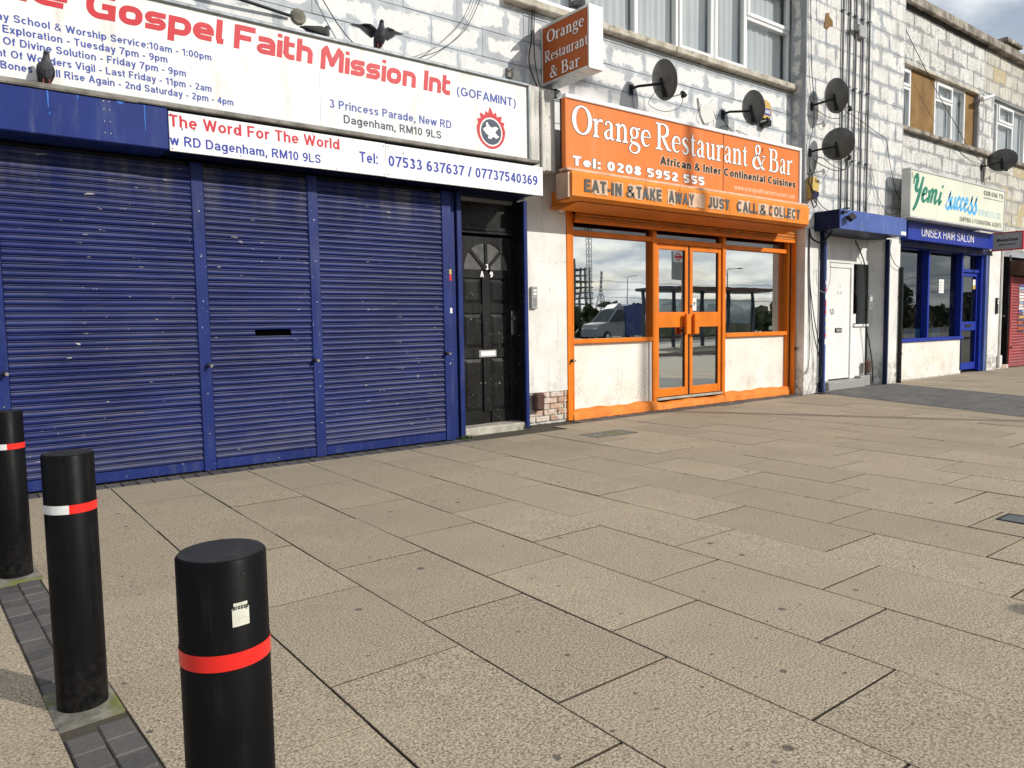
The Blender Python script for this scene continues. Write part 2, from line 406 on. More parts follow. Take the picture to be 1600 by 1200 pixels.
t = NT('sill_stone'); c = t.mix(t.ramp(t.noise(5, 6, .65), .32, .7), (.33, .29, .22), (.60, .56, .47)); c = t.mix(t.ramp(t.noise(14, 5), .56, .7, 0, .7), c, (.11, .10, .085)); t.bump(t.noise(30, 5), .4, .008); m_sill = t.done(c, .85)
t = NT('old_brick'); c = t.mix(t.orand(), (.42, .25, .17), (.55, .40, .30)); c = t.mix(t.ramp(t.noise(14, 5), .40, .58, 0, .85), c, (.60, .55, .48)); c = t.mix(t.ramp(t.noise(9, 4), .58, .7, 0, .6), c, (.16, .11, .08)); t.bump(t.noise(40, 5), .5, .006); m_brick = t.done(c, .9)

m_blue = shutter_mat('shutter_blue', BLUE)
m_bluep = paint('blue_paint', (.014, .026, .130), .42, var=.15, dirt=(.12, .13, .17), dirt_amt=.28, flecks=-.3, fleckcol=(.4, .4, .4))
m_bluecase = paint('blue_casing', (.016, .032, .17), .36, var=.10, dirt=(.10, .12, .20), dirt_amt=.6, scale=2.4)
m_bluelt = paint('pale_blue_casing', (.070, .115, .34), .4, var=.12, dirt=(.20, .24, .42), dirt_amt=.5)
m_bluesal = paint('salon_blue', (.012, .032, .30), .38, var=.12, dirt_amt=.15)
m_bluedk = paint('dark_blue_paint', (.005, .010, .045), .45, dirt_amt=.2)
m_redsh = shutter_mat('shutter_red', (.36, .055, .06), dust=(.5, .40, .38), dusty=.4)
m_white = paint('white_sign', (.78, .775, .75), .38, var=.04, dirt=(.40, .35, .27), dirt_amt=.55, scale=1.5, bump=.02)
m_white2 = paint('white_panel', (.82, .82, .81), .36, var=.02, dirt=(.45, .42, .36), dirt_amt=.22, scale=1.5, bump=.02, flecks=.1, fleckcol=(.12, .11, .1))
m_cream = paint('cream_sign', (.70, .715, .58), .4, var=.06, dirt=(.5, .48, .36), dirt_amt=.4, scale=1.4, bump=.03)
m_upvc = paint('white_upvc', (.82, .825, .82), .32, var=.02, dirt_amt=.12, bump=.0)
m_frame_al = paint('sign_frame_metal', (.22, .245, .26), .5, .3, var=.2, dirt=(.10, .09, .07), dirt_amt=.6, scale=4)
m_alu = paint('silver_trim', (.58, .58, .56), .4, .4, var=.1, dirt_amt=.45, scale=3)
m_ledge = paint('weathered_timber', (.23, .215, .19), .85, var=.35, dirt=(.08, .075, .065), dirt_amt=.6, streak=False, scale=7, bump=.4)
m_osign = paint('orange_sign', (.75, .198, .046), .38, var=.05, dirt=(.62, .33, .16), dirt_amt=.3, scale=1.3, bump=.02)
m_osignd = paint('orange_hanging_sign', (.40, .092, .020), .4, var=.04, dirt=(.40, .15, .06), dirt_amt=.3, scale=2, bump=.02)  # orange darkened so the colour carries the shade on the side face
m_opaint = paint('orange_paint', (.72, .188, .015), .42, var=.10, dirt=(.30, .12, .04), dirt_amt=.30, scale=3.5, bump=.16, flecks=.35, fleckcol=(.30, .13, .05))
m_oplinth = paint('orange_plinth', (.74, .22, .035), .6, var=.16, dirt=(.28, .14, .07), dirt_amt=.45, streak=False, scale=5, bump=.5)
m_obox = paint('orange_casing', (.76, .235, .030), .5, var=.08, dirt=(.60, .30, .12), dirt_amt=.35, scale=2.5, bump=.08)
m_oshut = shutter_mat('shutter_orange', (.60, .19, .02), dust=(.45, .30, .15), dusty=.3, fleck=(.2, .1, .05))
m_peelstrip = paint('peeled_vinyl', (.66, .45, .31), .6, var=.15, dirt=(.40, .22, .12), dirt_amt=.6, scale=6)
m_blackdoor = paint('black_gloss', (.014, .014, .014), .30, var=.3, dirt=(.06, .06, .055), dirt_amt=.35, scale=3, bump=.1, flecks=.12, fleckcol=(.4, .4, .38))
m_blackmat = paint('black_metal', (.016, .016, .017), .45, var=.2, dirt=(.06, .06, .06), dirt_amt=.4, scale=5)
m_cable = paint('cable_sheath', (.02, .02, .021), .5, var=.2, dirt_amt=.1, scale=5, bump=0)
m_cablew = paint('cable_sheath_pale', (.42, .41, .39), .6, var=.2, dirt_amt=.2, scale=5, bump=0)
t = NT('bollard_black'); lz_ = t.xyz(2)
c = t.mix(t.ramp(t.noise(6, 5), .35, .7), (.0038, .0038, .0044), (.0065, .0064, .0066))
c = t.mix(t.math('MULTIPLY', t.ramp(t.noise(1, 5, .65, vec=t.scaled((30, 30, 3))), .5, .8), .45), c, (.030, .028, .026))
spl = t.math('MULTIPLY', t.ramp(t.math('ADD', lz_, t.math('MULTIPLY', t.noise(22, 5), -.25)), -.10, .10, 1, 0), t.ramp(t.noise(40, 4), .35, .65)); c = t.mix(t.math('MULTIPLY', spl, .10), c, (.12, .11, .095))
scf = t.math('MULTIPLY', t.ramp(t.noise(1, 3, .5, vec=t.scaled((70, 70, 260))), .76, .78), t.ramp(t.noise(4, 2), .52, .62)); c = t.mix(scf, c, (.16, .155, .15))
t.bump(t.noise(35, 4), .05, .004); m_bollard = t.done(c, t.math('ADD', t.math('MULTIPLY', t.noise(9, 4), .3), .28), 0, .07)
m_bolcap = paint('bollard_cap', (.016, .017, .021), .55, var=.12, dirt_amt=.3, streak=False, scale=9)
t = NT('reflective_red'); ck = t.n.new('ShaderNodeTexChecker'); ck.inputs['Scale'].default_value = 260; t.l.new(t.pos(), ck.inputs['Vector']); m_refred = t.done(t.mix(ck.outputs['Fac'], (.70, .018, .014), (.74, .022, .016)), .3)
m_refwhite = paint('reflective_white', (.68, .69, .68), .3, var=.06, dirt_amt=.15, streak=False, scale=20)
m_red = paint('red_vinyl', (.54, .038, .050), .4, var=.03, dirt_amt=.08, bump=0)
m_redd = paint('crimson_vinyl', (.56, .03, .055), .4, var=.03, dirt_amt=.08, bump=0)
m_bvinyl = paint('blue_vinyl', (.060, .095, .36), .4, var=.05, dirt_amt=.1, bump=0)
m_bvinyl2 = paint('strong_blue_vinyl', (.035, .055, .36), .4, var=.05, dirt_amt=.1, bump=0)
m_slate = paint('slate_vinyl', (.060, .080, .115), .4, var=.05, dirt_amt=.1, bump=0)
m_wvinyl = paint('white_vinyl', (.82, .81, .79), .4, var=.03, dirt_amt=.12, bump=0)
m_kvinyl = paint('black_vinyl', (.035, .032, .03), .45, var=.1, dirt_amt=.1, bump=0)
m_dgvinyl = paint('grey_vinyl', (.10, .10, .095), .5, var=.2, dirt=(.3, .25, .2), dirt_amt=.25, bump=0)
m_green = paint('green_vinyl', (.02, .20, .13), .4, var=.05, dirt_amt=.1, bump=0)
m_sky = paint('sky_blue_vinyl', (.10, .42, .74), .4, var=.05, dirt_amt=.1, bump=0)
m_skyp = paint('pale_blue_vinyl', (.30, .50, .60), .5, var=.1, dirt_amt=.2, bump=0)
m_orvinyl = paint('pale_vinyl', (.86, .62, .42), .5, var=.1, dirt_amt=.2, bump=0)
m_dish = paint('dish_mesh_grey', (.085, .085, .083), .34, var=.25, dirt=(.20, .19, .18), dirt_amt=.45, scale=7, spec=.5)
m_lnb = paint('lnb_plastic', (.20, .20, .20), .5, var=.2, dirt_amt=.3)
m_yellow = paint('alarm_yellow', (.55, .38, .11), .45, var=.06, dirt_amt=.3)
m_grey = paint('grey_plastic', (.30, .30, .30), .45, var=.1, dirt_amt=.35)
m_ltgrey = paint('pale_grey', (.36, .36, .355), .45, var=.08, dirt_amt=.35)
m_brown = paint('brown_meter_box', (.10, .052, .040), .55, var=.2, dirt=(.20, .14, .12), dirt_amt=.4, flecks=.1)
m_board = paint('weathered_ply', (.22, .125, .042), .7, var=.22, dirt=(.36, .27, .14), dirt_amt=.5, scale=2.6, bump=.2)
m_step = paint('step_stone', (.42, .39, .33), .8, var=.2, dirt=(.15, .13, .1), dirt_amt=.5, streak=False, scale=9, bump=.3)
t = NT('granite_step'); m_granite = t.done(t.mix(t.ramp(t.noise(90, 3), .42, .6), (.12, .125, .12), (.48, .47, .43)), .7)
m_dark = paint('dark_interior', (.035, .036, .036), .9, dirt_amt=.1, bump=0)
m_void = paint('unlit_hollow', (.0015, .0015, .0015), .95, var=0, dirt_amt=0, bump=0, spec=0.0)  # flat black stands in for the darkness inside the letter slot
m_room = paint('dim_interior', (.16, .16, .155), .9, dirt_amt=.2, bump=0)
m_roomlt = paint('upstairs_room', (.38, .39, .38), .9, dirt_amt=.1, bump=0)
t = NT('net_curtain'); t.b.inputs['Transmission Weight'].default_value = 0; m_curt = t.done(t.mix(t.noise(2, 2), (.82, .85, .86), (.90, .92, .92)), .9)
m_glass_o = glass('shop_glass', .72, (.30, .33, .33))
m_glass_s = glass('salon_glass', .10, (.50, .54, .54))
m_glass_u = glass('upper_glass', .02, (.98, 1.0, 1.0))
m_glass_d = glass('door_glass', .08, (.25, .26, .26))
m_pigeon = paint('pigeon_feathers', (.075, .078, .088), .75, var=.4, dirt=(.025, .025, .03), dirt_amt=.6, streak=False, scale=26, bump=.2)
m_pigwing = paint('pigeon_wing', (.045, .044, .045), .75, var=.4, dirt=(.12, .12, .13), dirt_amt=.4, streak=False, scale=30, bump=.2)
m_pigleg = paint('pigeon_leg', (.42, .10, .09), .6, dirt_amt=.1, bump=0)
m_eye = paint('pigeon_eye', (.45, .12, .02), .2, dirt_amt=0, bump=0)
m_chrome = paint('dull_steel', (.50, .49, .47), .35, .8, var=.15, dirt_amt=.4, scale=9)
m_tube = emit('lit_tube', (1.0, 1.0, .97), 2.2)
m_moss = paint('moss', (.045, .075, .015), .95, var=.5, dirt=(.10, .09, .02), dirt_amt=.5, streak=False, scale=30, bump=.5)
m_conduit = paint('painted_conduit', (.70, .69, .66), .6, var=.1, dirt=(.25, .23, .21), dirt_amt=.5, scale=4)
m_conduit2 = paint('dark_conduit', (.17, .175, .19), .6, var=.25, dirt=(.45, .44, .42), dirt_amt=.6, scale=5)
m_paper = paint('paper', (.75, .75, .73), .7, var=.04, dirt_amt=.12, bump=0)
m_chair = paint('blue_plastic', (.06, .20, .42), .45, dirt_amt=.1)
# ------------------------------------------------------------------ writing
def place2d(V, F, x0, x1, z0, cap, capu, Y, to3=None, ybase=0.0, keep_x=None):
    a = min(v[0] for v in V) if keep_x is None else keep_x[0]; b = max(v[0] for v in V) if keep_x is None else keep_x[1]
    kx = (x1-x0)/(b-a); kz = cap/capu
    to3 = to3 or (lambda x, z, d: (x, Y - d, z))
    mb = MB(); mb.add([to3(x0+(v[0]-a)*kx, z0+(v[1]-ybase)*kz, v[2] if len(v) > 2 else 0) for v in V], F)
    return mb
def flipcheck(mb, n):
    # make all face normals point along n
    n = Vector(n); out = []
    for f in mb.f:
        p = [Vector(mb.v[i]) for i in f]; nn = Vector()
        for i in range(len(p)): nn += p[i].cross(p[(i+1) % len(p)])
        out.append(f if nn.dot(n) >= 0 else f[::-1])
    mb.f = out; return mb
def arc(cx, cy, rx, ry, a0, a1, n=10): return [(cx+rx*math.cos(R(a0+(a1-a0)*i/n)), cy+ry*math.sin(R(a0+(a1-a0)*i/n))) for i in range(n+1)]
def ribbon(P, W, closed=False, ext=0.0, grow=0.0):
    P = [Vector((p[0], p[1])) for p in P]; n = len(P)
    if not isinstance(W, (list, tuple)): W = [W]*n
    W = [x+2*grow for x in W]
    if not closed and (ext or grow):
        e = ext+grow
        P[0] = P[0] - (P[1]-P[0]).normalized()*e; P[-1] = P[-1] + (P[-1]-P[-2]).normalized()*e
    L, Rr = [], []
    for i in range(n):
        a = P[i-1] if (closed or i > 0) else P[i]; b = P[(i+1) % n] if (closed or i < n-1) else P[i]
        if closed or 0 < i < n-1:
            d1 = (P[i]-a); d2 = (b-P[i])
            if d1.length < 1e-6: d1 = d2
            if d2.length < 1e-6: d2 = d1
            d1 = d1.normalized(); d2 = d2.normalized(); d = (d1+d2)
            d = d1 if d.length < .2 else d.normalized(); k = 1/max(.55, d.dot(d1))
        else: d = (b-a).normalized(); k = 1
        nn = Vector((-d.y, d.x))*W[i]*.5*k
        L.append(P[i]+nn); Rr.append(P[i]-nn)
    V = [(p.x, p.y) for p in L+Rr]; m = n
    F = [(i, m+i, m+(i+1) % n, (i+1) % n) for i in range(n if closed else n-1)]
    return V, F
def poly(*p): return ('poly', p)
def glyph_word(word, font, gap=.08, grow=0.0):
    """lay out hand-drawn letters; every stroke sits a hair above the one before"""
    V, F = [], []; x = 0.0; d = 0
    for ch in word:
        adv, strokes = font[ch]; d = 0
        for st in strokes:
            if st[0] == 'poly':
                P = st[1]; cx = sum(p[0] for p in P)/len(P); cy = sum(p[1] for p in P)/len(P)
                v = []
                for p in P:
                    e = Vector((p[0]-cx, p[1]-cy)); l = e.length or 1
                    v.append((p[0]+e.x/l*grow*1.35, p[1]+e.y/l*grow*1.35))
                f = [tuple(range(len(P)))]
            else:
                closed = len(st) > 2 and st[2]
                if not closed and not isinstance(st[1], list):
                    P = [Vector((q[0], q[1])) for q in st[0]]; P = [q for i, q in enumerate(P) if i == 0 or (q-P[i-1]).length > 1e-4]
                    runs = [[P[0]]]; e0 = [0.0]; e1 = []
                    for i in range(1, len(P)):
                        runs[-1].append(P[i])
                        if i < len(P)-1:
                            tn = abs((P[i]-P[i-1]).angle(P[i+1]-P[i]))
                            if tn > R(50): ex = st[1]*.5*math.sin(tn); e1.append(ex); e0.append(ex); runs.append([P[i]])
                    e1.append(0.0)
                    for r_, a0_, a1_ in zip(runs, e0, e1):
                        r_ = list(r_)
                        r_[0] = r_[0]-(r_[1]-r_[0]).normalized()*a0_; r_[-1] = r_[-1]+(r_[-1]-r_[-2]).normalized()*a1_
                        v, f = ribbon(r_, st[1], False, 0, grow)
                        o = len(V); V += [(a+x, b, d*.00018) for a, b in v]; F += [tuple(i+o for i in q) for q in f]; d += 1
                    continue
                v, f = ribbon(st[0], st[1], closed, 0, grow)
            o = len(V); V += [(a+x, b, d*.00018) for a, b in v]; F += [tuple(i+o for i in q) for q in f]; d += 1
        x += adv+gap
    return V, F
def word(parent, s, font, x0, x1, z0, cap, Y, mat, slant=0.0, to3=None, outline=None, n=(0, -1, 0), gap=.08, nominal=None):
    sl = lambda V: [(v[0]+slant*v[1], v[1], v[2]) for v in V]
    V, F = glyph_word(s, font, gap); V = sl(V)
    a = min(v[0] for v in V); b = max(v[0] for v in V)
    if nominal: a, b = 0.0, nominal
    base3 = to3 or (lambda x, z, d: (x, Y-d, z))
    off = .003 if outline else .0014
    o = obj('lettering', flipcheck(place2d(V, F, x0, x1, z0, cap, 1.0, Y, lambda x, z, d: base3(x, z, d+off), keep_x=(a, b)), n), mat, parent, recalc=False)
    if outline:
        V2, F2 = glyph_word(s, font, gap, outline[1]); V2 = sl(V2)
        obj('letter_outline', flipcheck(place2d(V2, F2, x0, x1, z0, cap, 1.0, Y, lambda x, z, d: base3(x, z, d+.0006), keep_x=(a, b)), n), outline[0], o, recalc=False)
    return o

def ell(cx, cy, rx, ry, thick, thin, n=22, rot=0):
    P = []; W = []
    for i in range(n):
        a = 2*math.pi*i/n; P.append((cx+rx*math.cos(a), cy+ry*math.sin(a))); W.append(thin+(thick-thin)*abs(math.cos(a+rot))**1.4)
    return (P, W, True)
def vary(P, Ws):
    n = len(P); W = []
    for i in range(n):
        t_ = i/(n-1)*(len(Ws)-1); k = min(int(t_), len(Ws)-2); W.append(Ws[k]+(Ws[k+1]-Ws[k])*(t_-k))
    return (P, W)
def sm2(P, n=5): return [(q.x, q.y) for q in smoothpath([(p[0], p[1], 0) for p in P], n)]
def SANS(w):
    """plain grotesque alphabet drawn as strokes of width w (capitals are 1 high)"""
    h = w/2; X = .73; m = X/2
    O = lambda cx, cy, rx, ry: ([(cx+rx*math.cos(2*math.pi*i/20), cy+ry*math.sin(2*math.pi*i/20)) for i in range(20)], w, True)
    L = lambda *p: (list(p), w)
    D = lambda x, y: poly((x-h*1.05, y-h*1.05), (x+h*1.05, y-h*1.05), (x+h*1.05, y+h*1.05), (x-h*1.05, y+h*1.05))
    A = arc; F = {}
    bl = (.30, m, .30-h, m-h); F['a'] = (.56, [([(.06+h*.4, .52)] + A(.27, .50, .23-h*.4, X-h-.50, 150, 0, 8) + [(.50-h*.4, .0)], w), ([(.47, .42)] + A(.22, .225, .22-h, .225-h+.0, 75, 270, 8) + [(.36, h+.02), (.47, .20)], w*.95)])
    F['b'] = (.58, [L((h, 0), (h, 1)), O(.31, m, .27-h, m-h)]); F['d'] = (.58, [L((.58-h, 0), (.58-h, 1)), O(.27, m, .27-h, m-h)])
    F['c'] = (.53, [(A(.28, m, .28-h, m-h, 42, 318, 14), w)]); F['e'] = (.57, [([(h, m)] + [(.57-h, m)] + A(.285, m, .285-h, m-h, 0, 318, 16)[1:], w*.95)])
    F['f'] = (.32, [([(.14, 0), (.14, .78)] + A(.30, .78, .16, 1-h-.78, 180, 95, 4), w), L((0, X-h), (.32, X-h))])
    F['g'] = (.58, [O(.27, m, .27-h, m-h), ([(.58-h, X), (.58-h, -.02)] + A(.29, -.04, .29-h, .25-h, 0, -150, 8), w)])
    ar = lambda x0, x1: [(x0, X-.30)] + A((x0+x1)/2, X-.28, (x1-x0)/2, .28-h, 180, 0, 8) + [(x1, 0)]
    F['h'] = (.54, [L((h, 0), (h, 1)), (ar(h, .54-h), w)]); F['n'] = (.54, [L((h, 0), (h, X)), (ar(h, .54-h), w)]); F['m'] = (.84, [L((h, 0), (h, X)), (ar(h, .42), w), (ar(.42, .84-h), w)])
    F['i'] = (w, [L((h, 0), (h, X)), D(h, 1-h)]); F['l'] = (w, [L((h, 0), (h, 1))]); F['j'] = (.2, [L((.2-h, X), (.2-h, -.15), (.02, -.26)), D(.2-h, 1-h)])
    F['k'] = (.52, [L((h, 0), (h, 1)), L((.50-h*.5, X), (w, .30)), L((.22, .42), (.52-h*.6, 0))]); F['o'] = (.58, [O(.29, m, .29-h, m-h)])
    F['p'] = (.58, [L((h, X), (h, -.28)), O(.31, m, .27-h, m-h)]); F['q'] = (.58, [L((.58-h, X), (.58-h, -.28)), O(.27, m, .27-h, m-h)])
    F['r'] = (.34, [L((h, 0), (h, X)), ([(h, X-.30)] + A(.34, X-.30, .34-h, .30-h, 180, 85, 5), w)])
    F['s'] = (.50, [([(.47-h*.3, X-.20)] + A(.25, X-.19, .22-h*.6, .19-h, 25, 180, 6) + [(.20, .40), (.30, .345)] + A(.25, .19, .23-h*.6, .19-h, 40, -90, 6) + A(.25, .19, .22-h*.6, .19-h, 268, 200, 3), w*.93)])
    F['t'] = (.30, [([(.12, .95), (.12, .2)] + A(.25, .2, .13, .2-h, 180, 280, 4), w), L((0, X-h), (.29, X-h))])
    F['u'] = (.54, [([(h, X), (h, .28)] + A(.27, .28, .27-h, .28-h, 180, 350, 8), w), L((.54-h, X), (.54-h, 0))])
    F['v'] = (.52, [L((h*.6, X), (.26, h*.5), (.52-h*.6, X))]); F['w'] = (.78, [L((h*.6, X), (.21, h*.5), (.39, X-.04), (.57, h*.5), (.78-h*.6, X))])
    F['x'] = (.50, [L((h*.6, X), (.50-h*.6, 0)), L((.50-h*.6, X), (h*.6, 0))]); F['y'] = (.52, [L((h*.6, X), (.27, .06)), L((.52-h*.6, X), (.22, -.20), (.06, -.24))]); F['z'] = (.48, [L((0, X-h), (.44, X-h), (.06, h), (.48, h))])
    F['A'] = (.70, [L((h*.6, 0), (.35, 1-h*.4), (.70-h*.6, 0)), L((.15, .33), (.55, .33))])
    F['B'] = (.66, [L((h, 0), (h, 1)), ([(h, 1-h), (.36, 1-h)] + A(.37, .75, .24-h*.6, .25-h, 85, -85, 7) + [(h, .5+h*.1)], w), ([(.2, .52), (.38, .52)] + A(.39, .26, .27-h, .26-h, 85, -85, 7) + [(h, h)], w)])
    F['C'] = (.74, [(A(.38, .5, .38-h, .5-h, 42, 318, 16), w)]); F['D'] = (.70, [L((h, 0), (h, 1)), ([(h, 1-h), (.32, 1-h)] + A(.34, .5, .36-h, .5-h, 88, -88, 10) + [(h, h)], w)])
    F['E'] = (.60, [L((h, 0), (h, 1)), L((h, 1-h), (.59, 1-h)), L((h, .52), (.55, .52)), L((h, h), (.60, h))]); F['F'] = (.56, [L((h, 0), (h, 1)), L((h, 1-h), (.56, 1-h)), L((h, .50), (.50, .50))])
    F['G'] = (.76, [(A(.38, .5, .38-h, .5-h, 42, 325, 16) + [(.76-h, .20), (.76-h, .46), (.42, .46)], w)]); F['H'] = (.68, [L((h, 0), (h, 1)), L((.68-h, 0), (.68-h, 1)), L((h, .52), (.68-h, .52))])
    F['I'] = (w, [L((h, 0), (h, 1))]); F['J'] = (.48, [([(.48-h, 1), (.48-h, .26)] + A(.24, .26, .24-h, .26-h, 0, -180, 8), w)])
    F['K'] = (.66, [L((h, 0), (h, 1)), L((.62-h*.5, 1), (w*.9, .40)), L((.26, .56), (.66-h*.6, 0))]); F['L'] = (.55, [L((h, 1), (h, 0)), L((h, h), (.55, h))])
    F['M'] = (.80, [L((h, 0), (h, 1)), L((h*1.2, .97), (.40, .10), (.80-h*1.2, .97)), L((.80-h, 1), (.80-h, 0))]); F['N'] = (.68, [L((h, 0), (h, 1)), L((h*1.2, .97), (.68-h*1.2, .03)), L((.68-h, 0), (.68-h, 1))])
    F['O'] = (.78, [O(.39, .5, .39-h, .5-h)]); F['Q'] = (.78, [O(.39, .5, .39-h, .5-h), L((.5, .25), (.76, -.03))])
    F['P'] = (.62, [L((h, 0), (h, 1)), ([(h, 1-h), (.34, 1-h)] + A(.35, .72, .27-h, .28-h, 85, -85, 8) + [(h, .44+h*.0)], w)]); F['R'] = (.70, [L((h, 0), (h, 1)), ([(h, 1-h), (.38, 1-h)] + A(.39, .73, .27-h, .27-h, 85, -85, 8) + [(h, .46)], w), L((.36, .46), (.70-h*.7, 0))])
    F['S'] = (.64, [([(.60-h*.3, .72)] + A(.32, .745, .28-h*.7, .255-h, 12, 180, 8) + [(.14, .58), (.48, .44)] + A(.32, .265, .30-h*.7, .265-h, 28, -178, 10), w)])
    F['T'] = (.60, [L((0, 1-h), (.60, 1-h)), L((.30, 1-h), (.30, 0))]); F['U'] = (.68, [([(h, 1), (h, .34)] + A(.34, .34, .34-h, .34-h, 180, 360, 10) + [(.68-h, 1)], w)])
    F['V'] = (.66, [L((h*.6, 1), (.33, h*.5), (.66-h*.6, 1))]); F['W'] = (.96, [L((h*.6, 1), (.26, h*.5), (.48, .93), (.70, h*.5), (.96-h*.6, 1))])
    F['X'] = (.66, [L((h*.6, 1), (.66-h*.6, 0)), L((.66-h*.6, 1), (h*.6, 0))]); F['Y'] = (.66, [L((h*.6, 1), (.33, .44), (.66-h*.6, 1)), L((.33, .46), (.33, 0))]); F['Z'] = (.6, [L((0, 1-h), (.55, 1-h), (.05, h), (.6, h))])
    F['0'] = (.56, [O(.28, .5, .28-h, .5-h)]); F['1'] = (.40, [L((.02, .74), (.26, .93)), L((.28, 0), (.28, 1))])
    F['2'] = (.56, [(A(.28, .70, .27-h, .30-h, 165, -35, 9) + [(h, h)], w), L((h*.6, h), (.55, h))]); F['3'] = (.56, [(A(.27, .74, .25-h, .26-h, 160, -80, 9), w), (A(.27, .27, .29-h, .27-h, 95, -155, 10), w)])
    F['4'] = (.58, [L((.42, 0), (.42, .97), (h, .30)), L((h, .27), (.58, .27))]); F['5'] = (.56, [L((.52, 1-h), (.13, 1-h), (.10, .52)), (A(.27, .33, .29-h, .33-h, 140, -150, 11), w)])
    F['6'] = (.56, [O(.28, .32, .28-h, .32-h), (A(.33, .45, .33-h, .55-h, 182, 62, 8), w)]); F['7'] = (.56, [L((0, 1-h), (.52, 1-h), (.30, .45), (.20, 0))])
    F['8'] = (.56, [O(.28, .745, .24-h*.9, .255-h), O(.28, .27, .28-h, .27-h)]); F['9'] = (.56, [O(.28, .68, .28-h, .32-h), (A(.23, .55, .33-h, .55-h, 2, -118, 8), w)])
    F[':'] = (w*1.1, [D(h, h), D(h, X-h)]); F['.'] = (w*1.1, [D(h, h)]); F[','] = (w*1.2, [D(h, h), L((h*1.4, h*.6), (h*.6, -.16))]); F['-'] = (.32, [L((0, .36), (.32, .36))]); F['/'] = (.32, [L((.02, -.02), (.30, 1.02))])
    F['('] = (.30, [(A(.42, .36, .36, .66, 118, 242, 8), w*.85)]); F[')'] = (.30, [(A(-.12, .36, .36, .66, 62, -62, 8), w*.85)])
    F['&'] = (.72, [(sm2([(.68, .02), (.46, .30), (.22, .62), (.20, .82), (.34, 1-h), (.47, .82), (.40, .62), (.16, .42), (.08, .22), (.22, .06), (.44, .10), (.62, .44)], 4), w*.72)])
    return F
_fonts = {}
def sans(w):
    w = round(w, 3)
    if w not in _fonts: _fonts[w] = SANS(w)
    return _fonts[w]
def text(parent, s, x0, x1, z0, cap, Y, mat, bold=.16, slant=0.0, to3=None, outline=None, n=(0, -1, 0), gap=.11):
    """one line of plain lettering, a part for every word"""
    font = sans(bold); adv = lambda wd: sum(font[c][0]+gap for c in wd)-gap
    words = s.split(' '); tot = sum(adv(q) for q in words)+.46*(len(words)-1)
    k = (x1-x0)/(tot+slant*1.0); x = x0; out = None
    for q in words:
        a = adv(q)*k; out = word(parent, q, font, x, x+a, z0, cap, Y, mat, slant, to3, outline, n, gap, nominal=adv(q)); x += a+.46*k
    return out
ST = .145; TH = .045
def serif(x, y, w=.30, h=.04, up=True):
    k = .05 if up else -.05
    return poly((x-w/2, y), (x+w/2, y), (x+w/2, y+(h if up else -h)), (x+ST/2+.01, y+(h if up else -h)+k), (x-ST/2-.01, y+(h if up else -h)+k), (x-w/2, y+(h if up else -h)))
